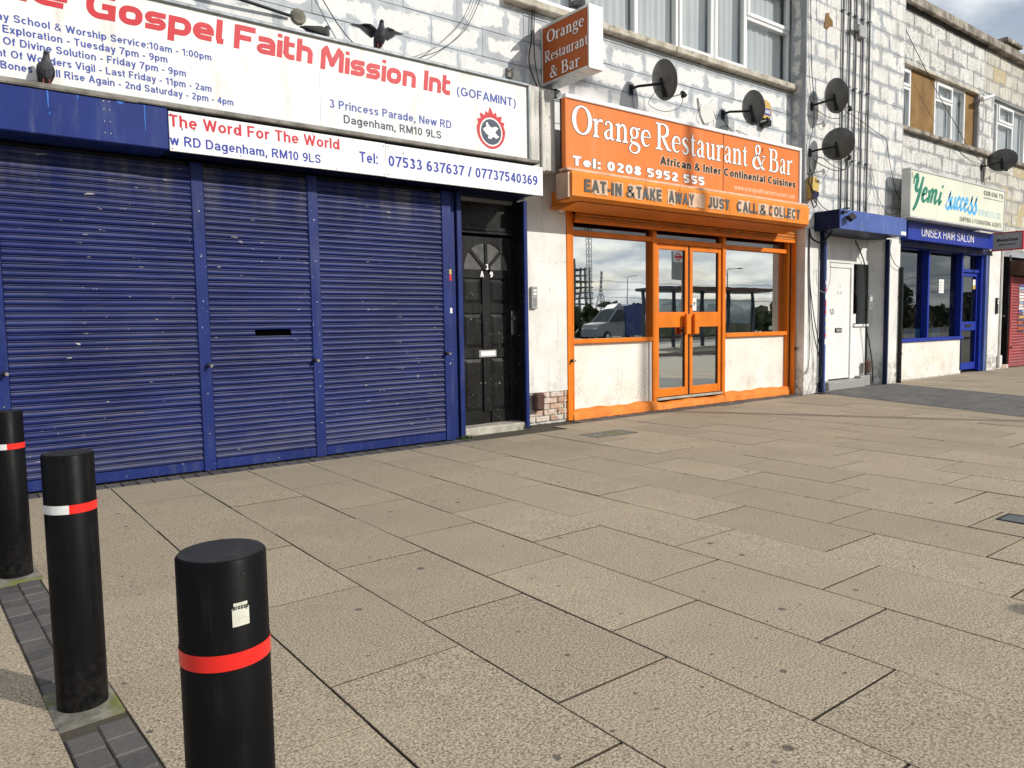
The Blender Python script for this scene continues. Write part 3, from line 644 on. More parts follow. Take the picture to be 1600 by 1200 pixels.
SERIF = {
 'O': (.92, [ell(.46, .5, .37, .475, .19, .055)]),
 'r': (.50, [([(.16, .0), (.16, .60)], ST), serif(.16, 0), poly((.0, .62), (.0, .57), (.10, .54), (.23, .56), (.23, .66)), vary(sm2([(.22, .46), (.30, .60), (.40, .63), (.47, .575)]), [.03, .07, .10, .11])]),
 'a': (.56, [vary(sm2([(.10, .49), (.16, .62), (.29, .635), (.375, .52), (.375, .30), (.375, .12), (.43, .035), (.53, .06)]), [.10, .06, .06, ST, ST, ST, .09, .03]), vary(sm2([(.36, .38), (.20, .33), (.09, .19), (.16, .045), (.28, .06), (.36, .16)]), [.04, .05, .13, .12, .06, .04])]),
 'n': (.66, [([(.15, .0), (.15, .60)], ST), serif(.15, 0, .28), poly((.0, .62), (.0, .57), (.09, .54), (.22, .56), (.22, .66)), vary(sm2([(.20, .48), (.31, .62), (.43, .60), (.49, .44), (.49, .0)]), [.03, .07, .11, ST, ST]), serif(.49, 0, .28)]),
 'g': (.60, [ell(.27, .43, .165, .19, .13, .05), vary(sm2([(.20, .25), (.10, .16), (.15, .07), (.36, .05), (.52, -.06), (.46, -.24), (.26, -.31), (.08, -.24), (.05, -.12), (.16, .02)]), [.03, .06, .10, .13, .14, .09, .05, .06, .08, .04]), vary(sm2([(.40, .55), (.48, .61), (.57, .60)]), [.03, .07, .10])]),
 'e': (.56, [vary(arc(.28, .325, .215, .29, 8, 318, 20), [.05, .10, .06, .13, .16, .13, .06, .04]), ([(.10, .365), (.50, .365)], .045)]),
 'R': (.92, [([(.20, .0), (.20, 1.0)], .165), serif(.20, 0, .40), poly((.0, 1.0), (.0, .955), (.1, .92), (.28, .92), (.28, 1.0)), vary(sm2([(.22, .972), (.48, .97), (.66, .86), (.66, .64), (.48, .52), (.24, .51)]), [.05, .07, .16, .17, .08, .045]), vary([(.40, .52), (.55, .28), (.70, .08), (.90, .02)], [.14, .17, .14, .04])]),
 's': (.47, [vary(sm2([(.40, .47), (.33, .60), (.20, .625), (.095, .52), (.15, .40), (.32, .28), (.385, .15), (.27, .03), (.12, .05), (.06, .18)]), [.03, .06, .07, .12, .14, .15, .12, .07, .06, .04])]),
 't': (.40, [vary([(.19, .86), (.19, .60), (.19, .18)], [.03, ST, ST]), vary(sm2([(.19, .20), (.21, .06), (.29, .02), (.39, .10)]), [ST, .12, .06, .03]), ([(.02, .615), (.36, .615)], .05)]),
 'u': (.66, [([(.15, .60), (.15, .22)], ST), poly((.0, .64), (.0, .59), (.09, .56), (.22, .56), (.22, .64)), vary(sm2([(.15, .24), (.18, .06), (.30, .02), (.42, .12)]), [ST, .12, .07, .03]), ([(.48, .64), (.48, .02)], ST), poly((.34, .64), (.34, .59), (.43, .56), (.55, .56), (.55, .64)), poly((.41, .08), (.41, .0), (.62, .0), (.62, .045), (.55, .08))]),
 '&': (.92, [vary(sm2([(.86, .52), (.76, .40), (.60, .12), (.34, .02), (.12, .14), (.12, .34), (.32, .52), (.52, .70), (.50, .90), (.36, .96), (.25, .84), (.30, .64), (.52, .32), (.72, .08), (.88, .04)]), [.03, .05, .05, .10, .16, .15, .06, .09, .12, .06, .09, .13, .16, .14, .05]), ([(.66, .56), (.90, .56)], .045)]),
 'B': (.86, [([(.20, .0), (.20, 1.0)], .165), poly((.0, 1.0), (.0, .955), (.1, .92), (.28, .92), (.28, 1.0)), poly((.0, .0), (.0, .045), (.1, .08), (.28, .08), (.28, .0)), vary(sm2([(.22, .972), (.46, .97), (.60, .87), (.60, .68), (.46, .55), (.24, .535)]), [.05, .07, .15, .15, .07, .045]), vary(sm2([(.30, .535), (.52, .53), (.69, .40), (.69, .17), (.52, .03), (.22, .027)]), [.045, .07, .17, .17, .08, .05])]),
}
G = .235
def rr(x0, x1, y0, y1, r, n=4):
    return arc(x1-r, y1-r, r, r, 0, 90, n) + arc(x0+r, y1-r, r, r, 90, 180, n) + arc(x0+r, y0+r, r, r, 180, 270, n) + arc(x1-r, y0+r, r, r, 270, 360, n)
h_ = G/2; XH = .74
GOTH = {
 'T': (.80, [([(.0, .90), (.80, .90)], G), ([(.40, .82), (.40, .0)], G)]),
 'h': (.72, [([(h_, 1.0), (h_, .0)], G), ([(h_, XH-h_)] + arc(.42, XH-h_-.20, .20, .20, 90, 0, 5) + [(.62, .0)], G)]),
 'e': (.76, [([(.12, .37), (.66, .37)] + arc(.44, XH-h_-.22, .22, .22, 0, 90, 5) + arc(.33, .37, .23, XH-h_-.37, 90, 180, 6) + arc(.33, .37, .23, .37-h_, 180, 270, 6) + [(.70, h_)], G*.92)]),
 'G': (.94, [([(.88, .90)] + arc(.40, .55, .30, .35, 90, 180, 6) + arc(.40, .42, .30, .32, 180, 270, 6) + [(.80, h_), (.80, .48), (.48, .48)], G)]),
 'o': (.78, [(rr(h_, .78-h_, h_, XH-h_, .20), G, True)]),
 's': (.72, [([(.70, XH-h_)] + arc(.26, XH-h_-.135, .16, .135, 90, 270, 7) + arc(.46, h_+.135, .16, .135, 90, -90, 7) + [(.02, h_)], G*.92)]),
 'p': (.80, [([(h_, XH), (h_, -.28)], G), ([(h_, XH-h_)] + arc(.48, XH-h_-.22, .22, .22, 90, 0, 5) + arc(.48, h_+.22, .22, .22, 0, -90, 5) + [(.22, h_)], G)]),
 'l': (.28, [([(h_, 1.0), (h_, .22), (.16, h_), (.30, h_*.9)], G)]),
 'F': (.86, [([(h_, .0), (h_, 1.0)], G), ([(.1, .90), (.86, .90)], G), ([(.15, .50), (.70, .50)], G*.95)]),
 'a': (.78, [([(.06, XH-h_)] + arc(.48, XH-h_-.20, .20, .20, 90, 0, 5) + [(.68, .0)], G), ([(.68, h_*.9)] + arc(.27, .22, .17, .125, 270, 90, 7) + [(.68, .36)], G*.85)]),
 'i': (.20, [([(h_, XH), (h_, .0)], G), poly((.0, .86), (.20, .86), (.20, 1.02), (.0, 1.02))]),
 't': (.50, [([(h_, .98), (h_, .28)] + arc(.32, .32, .22, .22, 180, 270, 4) + [(.50, h_)], G), ([(.0, XH-.09), (.48, XH-.09)], G*.85)]),
 'M': (1.10, [([(h_, .0), (h_, .80), (.24, .93), (.55, .30), (.86, .93), (1.0, .80), (1.0, .0)], G)]),
 'n': (.72, [([(h_, XH), (h_, .0)], G), ([(h_, XH-h_)] + arc(.42, XH-h_-.20, .20, .20, 90, 0, 5) + [(.62, .0)], G)]),
 'I': (.22, [([(h_, 1.0), (h_, .0)], G*1.05)]),
}
_SC = {
 'Y': (.86, [vary(sm2([(.0, .62), (.02, .86), (.16, .98), (.24, .80), (.20, .52), (.30, .40), (.48, .50)]), [.05, .10, .14, .17, .17, .12, .06]), vary(sm2([(.62, .98), (.54, .56), (.44, .10), (.32, -.20), (.20, -.36)]), [.10, .15, .16, .14, .10])]),
 'e': (.46, [vary(sm2([(.06, .28), (.30, .36), (.34, .50), (.22, .56), (.10, .36), (.12, .12), (.26, .05), (.48, .22)]), [.05, .08, .10, .10, .15, .14, .09, .05])]),
 'm': (.86, [vary(sm2([(.04, .52), (.12, .30), (.06, .02)]), [.10, .14, .12]), vary(sm2([(.08, .28), (.24, .54), (.34, .50), (.32, .26), (.28, .03)]), [.04, .09, .14, .14, .12]), vary(sm2([(.30, .28), (.48, .54), (.60, .50), (.56, .22), (.62, .06), (.84, .24)]), [.04, .09, .14, .14, .11, .05])]),
 'i': (.26, [vary(sm2([(.12, .54), (.06, .24), (.10, .06), (.26, .22)]), [.12, .14, .12, .05]), poly((.10, .72), (.20, .68), (.26, .78), (.16, .84))]),
 's': (.50, [vary(sm2([(.0, .10), (.20, .38), (.34, .66), (.30, .44), (.42, .20), (.32, .02), (.12, .04), (.06, .16)]), [.04, .06, .10, .13, .15, .13, .10, .08])]),
 'u': (.58, [vary(sm2([(.08, .54), (.04, .22), (.14, .05), (.32, .22), (.42, .54)]), [.12, .14, .12, .06, .08]), vary(sm2([(.42, .54), (.36, .22), (.42, .05), (.58, .20)]), [.12, .14, .11, .05])]),
 'c': (.42, [vary(sm2([(.34, .44), (.24, .56), (.10, .42), (.06, .22), (.16, .05), (.42, .22)]), [.10, .09, .13, .15, .11, .05])]),
}

SCRIPT = {k: (a, [(st[0], [q*1.3 for q in st[1]]) if st[0] != 'poly' else st for st in L]) for k, (a, L) in _SC.items()}
SCRIPT['Y'] = (.66, SCRIPT['Y'][1])
# ================================================================== GROUND
land = struct(obj('terrain', MB().add([(-3000, -3000, -.35), (3000, -3000, -.35), (3000, 3000, -.35), (-3000, 3000, -.35)], [(0, 1, 2, 3)]), m_land))
road = struct(obj('road', MB().add([(-300, -34, -.125), (400, -34, -.125), (400, -3.1, -.125), (-300, -3.1, -.125)], [(0, 1, 2, 3)]), m_road))
t = NT('pavement_far'); br = t.n.new('ShaderNodeTexBrick'); br.inputs['Scale'].default_value = 1; br.inputs['Brick Width'].default_value = .79; br.inputs['Row Height'].default_value = .489; br.inputs['Mortar Size'].default_value = .006
br.inputs['Color1'].default_value = (.30, .265, .20, 1); br.inputs['Color2'].default_value = (.36, .32, .24, 1); br.inputs['Mortar'].default_value = (.05, .045, .035, 1)
rot = t.n.new('ShaderNodeMapping'); rot.inputs['Rotation'].default_value = (0, 0, R(90)); rot.inputs['Location'].default_value = (.3, -.037, 0); t.l.new(t.pos(), rot.inputs[0]); t.l.new(rot.outputs[0], br.inputs['Vector'])
m_pavefar = t.done(t.mix(t.noise(95, 2.5), t.mix(1, br.outputs[0], (.62, .6, .58), 'MULTIPLY'), br.outputs[0]), .85)
pv = MB(); PX = [(-60, -1.2), (-1.2, 30), (30, 90)]
pv.add([(-60, -3.0, -.014), (110, -3.0, -.014), (110, 7.0, -.014), (-60, 7.0, -.014)], [(0, 1, 2, 3)])
pave = struct(obj('pavement', pv, m_pavefar))
kb = MB(); kb.cbox(-60, 110, -3.15, -3.0, -.13, -.006, .012); obj('kerb', kb, m_step, pave)
isl = MB(); isl.cbox(12, 90, -13.5, -5.6, -.13, .0, .02); struct(obj('traffic_island', isl, m_pavefar))

COLW = .4890; X0C = 2.362; SL = .79
def colx(k): return X0C + COLW*k
_slabm = {}
def slab_mesh(w_, l_):
    key = (round(w_, 3), round(l_, 3))
    if key not in _slabm:
        m = MB().cbox(-w_/2, w_/2, -l_/2, l_/2, -.035, 0, .0015).mesh('slab'); m.materials.append(m_slab); _slabm[key] = m
    return _slabm[key]
nslab = 0
bed = MB()
def put_slab(cx, cy, w_, l_, mesh=None):
    global nslab
    o = bpy.data.objects.new('paving_slab', mesh or slab_mesh(w_, l_)); COL.objects.link(o); o.parent = pave
    o.location = (cx, cy, random.uniform(-.0016, .0016)); o.rotation_euler = (random.gauss(0, .0016), random.gauss(0, .0014), random.gauss(0, .0017))
    nslab += 1
def strip_x(Y): return .280 - .0515*(Y-2.4)
def quad_slab(P):
    cx = sum(p[0] for p in P)/4; cy = sum(p[1] for p in P)/4
    def ins(k): return [(cx+(p[0]-cx)*(1-k/abs(p[0]-cx)), cy+(p[1]-cy)*(1-k/abs(p[1]-cy))) for p in P]
    q = ins(.0015); mb = MB()
    mb.loft([[(p[0]-cx, p[1]-cy, -.035) for p in P], [(p[0]-cx, p[1]-cy, -.0015) for p in P], [(p[0]-cx, p[1]-cy, 0) for p in q]])
    m = mb.mesh('slab'); fixn(m); m.materials.append(m_slab); put_slab(cx, cy, 0, 0, m)
def ytop(x): return 5.955 if x < 5.15 else (6.20 if x < 10.5 else 6.42)
for k in range(-7, 36):
    xa, xb = colx(k), colx(k+1); ph = 1.36 + .267*k
    yt = ytop((xa+xb)/2); ymin = max(.30, .285*xa-.75)
    n0 = math.floor((ymin-ph)/SL)
    y = ph + n0*SL
    ys = []
    while y < yt:
        a, b = y, min(y+SL, yt)
        if b - a > .06 and b > ymin:
            g = .0055 + random.uniform(-.0015, .002)
            skip = False
            if 4.72 < xa < 5.7 and a < 5.55 and b > 5.2 and False: skip = True
            if not skip:
                if k == -4: quad_slab([(strip_x(a)+.090, a+g/2), (xb-g/2, a+g/2), (xb-g/2, b-g/2), (strip_x(b)+.090, b-g/2)])
                elif k == -5: quad_slab([(xa+g/2, a+g/2), (strip_x(a)-.090, a+g/2), (strip_x(b)-.090, b-g/2), (xa+g/2, b-g/2)])
                else: put_slab((xa+xb)/2, (a+b)/2, xb-xa-g, b-a-g-.004)
            ys += [a, b]
        y += SL
    if ys: bed.add([(xa, min(ys), -.0065), (xb, min(ys), -.0065), (xb, max(ys), -.0065), (xa, max(ys), -.0065)], [(0, 1, 2, 3)])
bed.add([(-1.1, 5.9, -.0095), (10.6, 5.9, -.0095), (10.6, 6.5, -.0095), (-1.1, 6.5, -.0095)], [(0, 1, 2, 3)])
obj('joint_filling', bed, m_joint, pave)
print('slabs', nslab)

# dark block strips
_pm = {}
def paver(cx, cy, w_, l_, rz=0):
    key = (w_, l_)
    if key not in _pm:
        m = MB().cbox(-w_/2, w_/2, -l_/2, l_/2, -.035, 0, .004).mesh('paver'); m.materials.append(m_paver); _pm[key] = m
    o = bpy.data.objects.new('block_paver', _pm[key]); COL.objects.link(o); o.parent = pave
    o.location = (cx, cy, random.uniform(-.003, .001)); o.rotation_euler = (random.gauss(0, .006), random.gauss(0, .006), rz+random.gauss(0, .008))
BOL = [(.334, 1.213), (.272, 2.522), (.206, 4.09)]
y = .45
while y < 5.86:
    for s_ in (-1, 1):
        yy = y + (.035 if s_ > 0 else 0)
        if all(abs(yy-b[1]) > .165 for b in BOL): paver(strip_x(yy)+s_*.043, yy, .082, .103, R(2.9))
    y += .107
x = -.95
while x < 4.1: paver(x, 6.045, .098, .165); x += .1045
x = 5.80
while x < 10.5: paver(x, 6.33, .098, .22); x += .1045
bb = MB(); bb.add([(10.72, 6.20, .004), (10.80, 6.46, .004), (13.05, 6.46, .004), (13.10, 6.20, .004), (12.15, 3.93, .004), (10.6, .2, .004), (8.45, .2, .004), (9.575, 3.09, .004)], [tuple(range(8))])
obj('block_band', bb, m_band, pave)
# patched inspection cover and drain
mc = thing('inspection_cover', 'mossy sunken inspection cover in the paving before the orange shopfront', 'manhole cover', (5.36, 5.4, 0))
obj('cover', MB().cbox(5.08, 5.62, 5.27, 5.52, -.02, .003, .006), m_footing, mc)
obj('frame', MB().box(5.06, 5.08, 5.25, 5.54, -.02, .002).box(5.62, 5.64, 5.25, 5.54, -.02, .002).box(5.08, 5.62, 5.25, 5.27, -.02, .002).box(5.08, 5.62, 5.52, 5.54, -.02, .002), m_blackmat, mc)
dr = thing('drain_grate', 'small black drain grate set in the paving at the right edge', 'drain', (4.75, 1.5, 0))
obj('rim', MB().box(4.585, 4.775, 1.435, 1.45, -.01, .006).box(4.585, 4.775, 1.585, 1.60, -.01, .006).box(4.585, 4.60, 1.45, 1.585, -.01, .006).box(4.76, 4.775, 1.45, 1.585, -.01, .006), m_blackmat, dr)
for i in range(6): obj('bar', MB().box(4.607+i*.026, 4.62+i*.026, 1.45, 1.585, -.01, .0055), m_frame_al, dr)

# ================================================================== BOLLARDS
BR = .0685; BH = .768
def bollard(x, y, label, a0, a1, cat_label=None):
    b = thing('bollard', label, 'bollard', (x, y, 0), 'black bollards along the pavement')
    obj('post', MB().lathe([(BR, -.02), (BR, .02), (BR, BH-.004), (BR-.003, BH), (0.001, BH)], 56), m_bollard, b, smooth=True, local=True)
    obj('cap', MB().lathe([(BR-.004, BH-.001), (BR-.0045, BH+.0016), (.001, BH+.002)], 56), m_bolcap, b, smooth=True, local=True)
    def band(aa, bb_, mat, nm):
        n = 28; mb = MB(); r = BR+.0012; V = []
        for i in range(n+1):
            t_ = R(aa+(bb_-aa)*i/n)
            for z in (BH-.170, BH-.144): V.append((r*math.cos(t_), r*math.sin(t_), z))
        mb.add(V, [(2*i, 2*i+2, 2*i+3, 2*i+1) for i in range(n)])
        obj(nm, mb, mat, b, smooth='all', local=True)
    band(a0, a0+180, m_refred, 'red_reflective_band'); band(a0+180, a0+360, m_refwhite, 'white_reflective_band')
    ft = MB(); P = [(-.088, -.135), (.087, -.128), (.088, .13), (-.087, .14)]
    ft.loft([[(p[0], p[1], -.03) for p in P], [(p[0], p[1], .001) for p in P], [(p[0]*.86, p[1]*.86, .006) for p in P]])
    o = obj('footing', ft, m_footing, b, local=True); o.rotation_euler = (0, 0, R(2.9))
    obj('drain_hole', MB().cyl((.012, -BR-.0008, BH-.022), (.012, -BR+.004, BH-.022), .0022, n=8), m_dark, b, local=True)
    return b
# view azimuth of each bollard decides where the red half of the band begins
b3 = bollard(*BOL[0], 'nearest black bollard, all-red band and torn white sticker', 163, 0)
b2 = bollard(*BOL[1], 'middle black bollard, its band half white and half red', 260, 0)
b1 = bollard(*BOL[2], 'farthest black bollard, cut by the left edge, in front of the blue shutter', 266, 0)
bo = bollard(4.0, -.28, 'black bollard added out of frame to cast the shadow at the right edge', 200, 0)  # unseen bollard, added for the shadow it throws into view
# sticker: a torn pale label, its code left out
def curved(parent, th0, th1, z0, z1, mat, r, nm, poly2=None, n=8):
    mb = MB(); V = []
    for i in range(n+1):
        t_ = R(th0+(th1-th0)*i/n)
        for z in (z0, z1): V.append((r*math.cos(t_), r*math.sin(t_), z))
    mb.add(V, [(2*i, 2*i+2, 2*i+3, 2*i+1) for i in range(n)])
    return obj(nm, mb, mat, parent, smooth='all', local=True)
m_stick = paint('sticker_paper', (.62, .62, .52), .5, var=.06, dirt_amt=.3, streak=False, scale=30, bump=0)
stk = curved(b3, 264, 286, BH-.103, BH-.074, m_stick, BR+.0012, 'sticker')
stk2 = curved(b3, 266, 284, BH-.0745, BH-.066, m_stick, BR+.0012, 'sticker_torn_edge')
V, F = glyph_word('broxap', sans(.2), .12); V = [v[:2] for v in V]
ax, bx_ = min(v[0] for v in V), max(v[0] for v in V)
mb = MB()
def on_b(x, z):
    th = R(265 + (x-ax)/(bx_-ax)*20); return ((BR+.0018)*math.cos(th), (BR+.0018)*math.sin(th), BH-.0765+z*.008)
mb.add([on_b(*v) for v in V], F); obj('lettering', mb, m_kvinyl, b3, local=True)
# moss tufts at the foot of the wall and by the bollards
def moss(name, cx, cy, n, rx, ry, label, hmax=.02):
    mb = MB()
    for i in range(n):
        x = cx+random.gauss(0, rx); y_ = cy+random.gauss(0, ry); h = random.uniform(.3, 1)*hmax; a = random.uniform(0, 6.28); ww = random.uniform(.003, .008)
        mb.add([(x-ww*math.cos(a), y_-ww*math.sin(a), .0), (x+ww*math.cos(a), y_+ww*math.sin(a), .0), (x+random.uniform(-.012, .012), y_+random.uniform(-.012, .012), h)], [(0, 1, 2)])
    return tag(obj(name, mb, m_moss), label, 'weeds', kind='stuff')
moss('weeds', 4.09, 6.12, 90, .03, .02, 'green weeds at the foot of the blue door post', .05)
moss('weeds', 5.0, 6.34, 130, .035, .03, 'small weeds in the corner of the black door step', .09)

m_crumb = paint('wall_foot_dirt', (.07, .058, .042), .95, var=.5, dirt=(.04, .05, .015), dirt_amt=.6, streak=False, scale=12, bump=0)
def crumbs(label, segs, n, spread, smax, mat, cat):
    mb = MB()
    for i in range(n):
        x0_, x1_, y0_, y1_ = random.choice(segs); k = random.random()
        x = x0_+(x1_-x0_)*k; y_ = y0_+(y1_-y0_)*k-abs(random.gauss(0, spread)); q = random.uniform(.25, 1)*smax; a = random.uniform(0, 6.28)
        P = [(x+q*random.uniform(.5, 1)*math.cos(a+j*1.57), y_+q*random.uniform(.4, .9)*math.sin(a+j*1.57), .0025+random.uniform(0, .002)) for j in range(4)]
        mb.add(P+[(x, y_, .004+q*.35)], [(0, 1, 4), (1, 2, 4), (2, 3, 4), (3, 0, 4)])
    return tag(obj('litter', mb, mat), label, cat, kind='stuff')
crumbs('dark dirt and moss crumbs along the foot of the shopfronts', [(-.9, 4.1, 6.13, 6.13), (5.05, 5.75, 6.43, 6.43), (5.8, 10.3, 6.43, 6.43), (10.4, 10.9, 6.2, 6.2), (13.4, 16.5, 6.48, 6.48)], 1500, .022, .012, m_crumb, 'dirt')
crumbs('scattered pale scraps and cigarette ends on the paving', [(0, 5, 5.9, 5.9), (5, 10.4, 6.3, 6.3), (10.4, 13, 6.2, 6.2), (1.5, 9, 5.4, 5.4), (3, 9, 3.2, 4.6)], 70, .35, .009, m_paper, 'litter')
# ================================================================== BUILDINGS
YW, YP = 6.5, 6.27
BX0, BX1 = 10.32, 13.35          # the projecting bay
_bm = {}
def block_mesh(w_, h, mat):
    key = (round(w_, 2), round(h, 2), mat.name)
    if key not in _bm:
        w_, h = key[0], key[1]
        mb = MB().cbox(-w_/2, w_/2, 0, .05, -h/2, h/2, .003); m = mb.mesh('block')
        u = m.uv_layers.new(name='uv'); s2 = m.uv_layers.new(name='sz')
        for l in m.loops:
            v = m.vertices[l.vertex_index].co
            u.data[l.index].uv = (v.x+w_/2, v.z+h/2); s2.data[l.index].uv = (w_, h)
        m.materials.append(mat); _bm[key] = m
    return _bm[key]
def block_wall(parent, x0, x1, z0, z1, Y, mat, bw=.60, bh=.28, zp=0.0, xp=0.0, side=None, name='block'):
    """blocks in half bond; phases are global so that regions join up"""
    pl = wloc(parent); j = math.floor((z0-zp)/bh)
    while zp+j*bh < z1-.01:
        za, zb = max(z0, zp+j*bh), min(z1, zp+(j+1)*bh)
        off = xp + (bw/2 if j % 2 else 0); i = math.floor((x0-off)/bw)
        while off+i*bw < x1-.01:
            xa, xb = max(x0, off+i*bw), min(x1, off+(i+1)*bw)
            if xb-xa > .03 and zb-za > .03:
                g = .0035
                o = bpy.data.objects.new(name, block_mesh(xb-xa-g, zb-za-g, mat)); COL.objects.link(o); o.parent = parent
                dy = random.uniform(-.003, .003)
                if side is None: o.location = Vector(((xa+xb)/2, Y+dy, (za+zb)/2)) - pl
                else:      # wall facing -X at x = Y, running along y
                    o.location = Vector((Y+dy, (xa+xb)/2, (za+zb)/2)) - pl; o.rotation_euler = (0, 0, -math.pi/2)
            i += 1
        j += 1
def building(label, x0, x1):
    return thing('shop_building', label, 'building', ((x0+x1)/2, 8.5, 0))
bA = building('whitewashed blockwork building above the closed blue-shuttered church', -6, 5.2)
bB = building('whitewashed block building over the orange restaurant, with a band of white windows', 5.2, 10.25)
bC = building('projecting white block bay with five conduits, between restaurant and salon', 10.2, 13.2)
bD = building('flaking white block building above the salon, windows set between brown boards', 13.2, 17.25)
bE = building('yellow-stained flaking block building at the far right end', 17.25, 26)
def core(b, x0, x1, shopmat, xa=None, xb=None, yf=6.76, roofm=m_coping):
    obj('rear_wall', MB().box(x0, x1, 11.0, 11.2, -.3, 6.6), m_mortar, b)
    obj('roof', MB().box(x0, x1, yf, 11.0, 6.40, 6.58), m_coping, b)
    obj('storey_floor', MB().box(x0+.01, x1-.01, yf, 10.99, 2.50, 2.72), m_room, b)
    obj('party_wall', MB().box(x0, x0+.1, yf, 11.0, -.3, 6.4), m_room, b)
    obj('party_wall', MB().box(x1-.1, x1, yf, 11.0, -.3, 6.4), m_room, b)
    i = MB(); xa = xa or x0+.12; xb = xb or x1-.12
    i.add([(xa, yf, .02), (xb, yf, .02), (xb, 9.6, .02), (xa, 9.6, .02)], [(0, 1, 2, 3)])
    i.add([(xa, 9.6, .02), (xb, 9.6, .02), (xb, 9.6, 2.49), (xa, 9.6, 2.49)], [(0, 1, 2, 3)])
    obj('shop_interior', i, shopmat, b)
core(bA, -6, 5.2, m_dark); core(bB, 5.2, 10.36, m_dark); core(bC, 10.36, 13.35, m_dark); core(bD, 13.35, 17.25, m_room); core(bE, 17.25, 26, m_dark)

# --- church building
obj('wall', MB().box(-6, 5.2, 6.508, 6.76, 2.42, 6.62), m_mortar, bA)
block_wall(bA, .0, 5.2, 3.35, 5.6, YW, m_wall_l, .62, .275, zp=3.37, xp=.31)
obj('ground_floor_wall', MB().box(-6, 3.98, 6.32, 6.76, -.1, 2.42), m_bluedk, bA)
obj('coping', MB().cbox(-6, 10.25, 6.36, 6.8, 6.62, 6.78, .01), m_coping, bA)
pA = obj('pilaster', MB().box(5.035, 5.735, 6.45, 6.76, .36, 2.9).box(5.20, 5.735, 6.44, 6.50, 2.9, 3.3).box(5.035, 5.735, 6.475, 6.76, -.05, .36), m_render, bA)
# exposed bricks at its foot
for j in range(5):
    z = .02+j*.068; x = 5.05 - (.1 if j % 2 else 0)
    while x < 5.72:
        a, b_ = max(x, 5.05), min(x+.205, 5.728)
        if b_-a > .03 and b_ > 5.24+.05*j: obj('brick', MB().cbox(a+.004, b_-.004, 6.447+random.uniform(0, .012), 6.5, z+.004, z+.062, .006), m_brick, pA)
        x += .213
m_stained = paint('stained_trim_paint', (.60, .585, .54), .8, var=.2, dirt=(.09, .085, .075), dirt_amt=.95, scale=2.2, bump=.3, flecks=.6, fleckcol=(.2, .19, .17))
obj('corbel', MB().box(4.96, 5.37, 6.20, 6.50, 2.76, 3.62), m_stained, bA)
for a, b_, y in ((4.96, 5.03, 6.165), (5.03, 5.15, 6.185), (5.15, 5.20, 6.155), (5.20, 5.33, 6.18)):
    obj('vertical_trim', MB().cbox(a+.002, b_-.002, y, 6.199, 2.74+random.uniform(0, .03), 3.62-random.uniform(0, .05), .006), m_stained, bA)

# --- restaurant building
obj('wall', MB().box(5.2, 10.34, 6.508, 6.76, 2.46, 4.53).box(5.2, 10.34, 6.508, 6.76, 5.98, 6.62), m_mortar, bB)
block_wall(bB, 5.2, 10.32, 3.05, 4.525, YW, m_wall_o, .60, .268, zp=3.12, xp=5.30)
block_wall(bB, 5.2, 10.32, 5.98, 6.6, YW, m_wall_o, .60, .268, zp=3.12, xp=5.30)
obj('window_sill', MB().cbox(4.93, 7.6, 6.40, 6.66, 4.53, 4.615, .012).cbox(7.603, 10.318, 6.40, 6.66, 4.532, 4.617, .012), m_sill, bB)

def pane(parent, x0, x1, z0, z1, Y, mat):
    return obj('pane', MB().add([(x0, Y, z0), (x1, Y, z0), (x1, Y, z1), (x0, Y, z1)], [(0, 1, 2, 3)]), mat, parent, recalc=False)
def curtain(parent, x0, x1, z0, z1, Y, mat=None, amp=.013, per=.12):
    n = max(8, int((x1-x0)/.018)); V = []; ph = random.uniform(0, 6)
    for i in range(n+1):
        x = x0+(x1-x0)*i/n
        y = Y + amp*math.sin(2*math.pi*x/per+ph+1.3*math.sin(x*5)) + amp*.5*math.sin(x*23+ph)
        V += [(x, y, z0), (x+.01*math.sin(x*9), y*.35+Y*.65, z1)]
    mb = MB(); mb.add(V, [(2*i, 2*i+2, 2*i+3, 2*i+1) for i in range(n)])
    return obj('curtain', mb, mat or m_curt, parent, smooth='all')
def frame_rect(mb, x0, x1, z0, z1, Y, w_=.06, d=.07, b=.006):
    mb.cbox(x0, x0+w_, Y, Y+d, z0, z1, b); mb.cbox(x1-w_, x1, Y, Y+d, z0, z1, b)
    mb.cbox(x0+w_, x1-w_, Y+.001, Y+d, z0, z0+w_, b); mb.cbox(x0+w_, x1-w_, Y+.001, Y+d, z1-w_, z1, b)
def upvc(parent, x0, x1, z0, z1, Y, lights, gm, curt=True, extra=()):
    """lights: list of (x0, x1, sash?, transom z or None)"""
    mb = MB(); frame_rect(mb, x0, x1, z0, z1, Y, .055, .08)
    for a, b_, sash, tr in lights[1:]: mb.cbox(a-.03, a+.03, Y+.002, Y+.078, z0+.055, z1-.055, .005)
    wn_ = obj('window', mb, m_upvc, parent)
    for i, (a, b_, sash, tr) in enumerate(lights):
        xa = a+(.055 if i == 0 else .03); xb = b_-(.055 if i == len(lights)-1 else .03); za, zb = z0+.055, z1-.055
        parts = [(za, zb, sash)] if not tr else [(za, tr-.03, False), (tr+.03, zb, True)]
        if tr: obj('transom', MB().cbox(xa, xb, Y-.002, Y+.075, tr-.03, tr+.03, .005), m_upvc, wn_)
        for (p, q, sh) in parts:
            if sh:
                s_ = MB(); frame_rect(s_, xa-.012, xb+.012, p-.012, q+.012, Y-.022, .058, .06, .008); obj('sash', s_, m_upvc, wn_)
                pane(wn_, xa+.04, xb-.04, p+.04, q-.04, Y+.01, gm)
            else: pane(wn_, xa, xb, p, q, Y+.03, gm)
        if curt: curtain(wn_, xa, xb, za, zb, Y+.11)
    return wn_
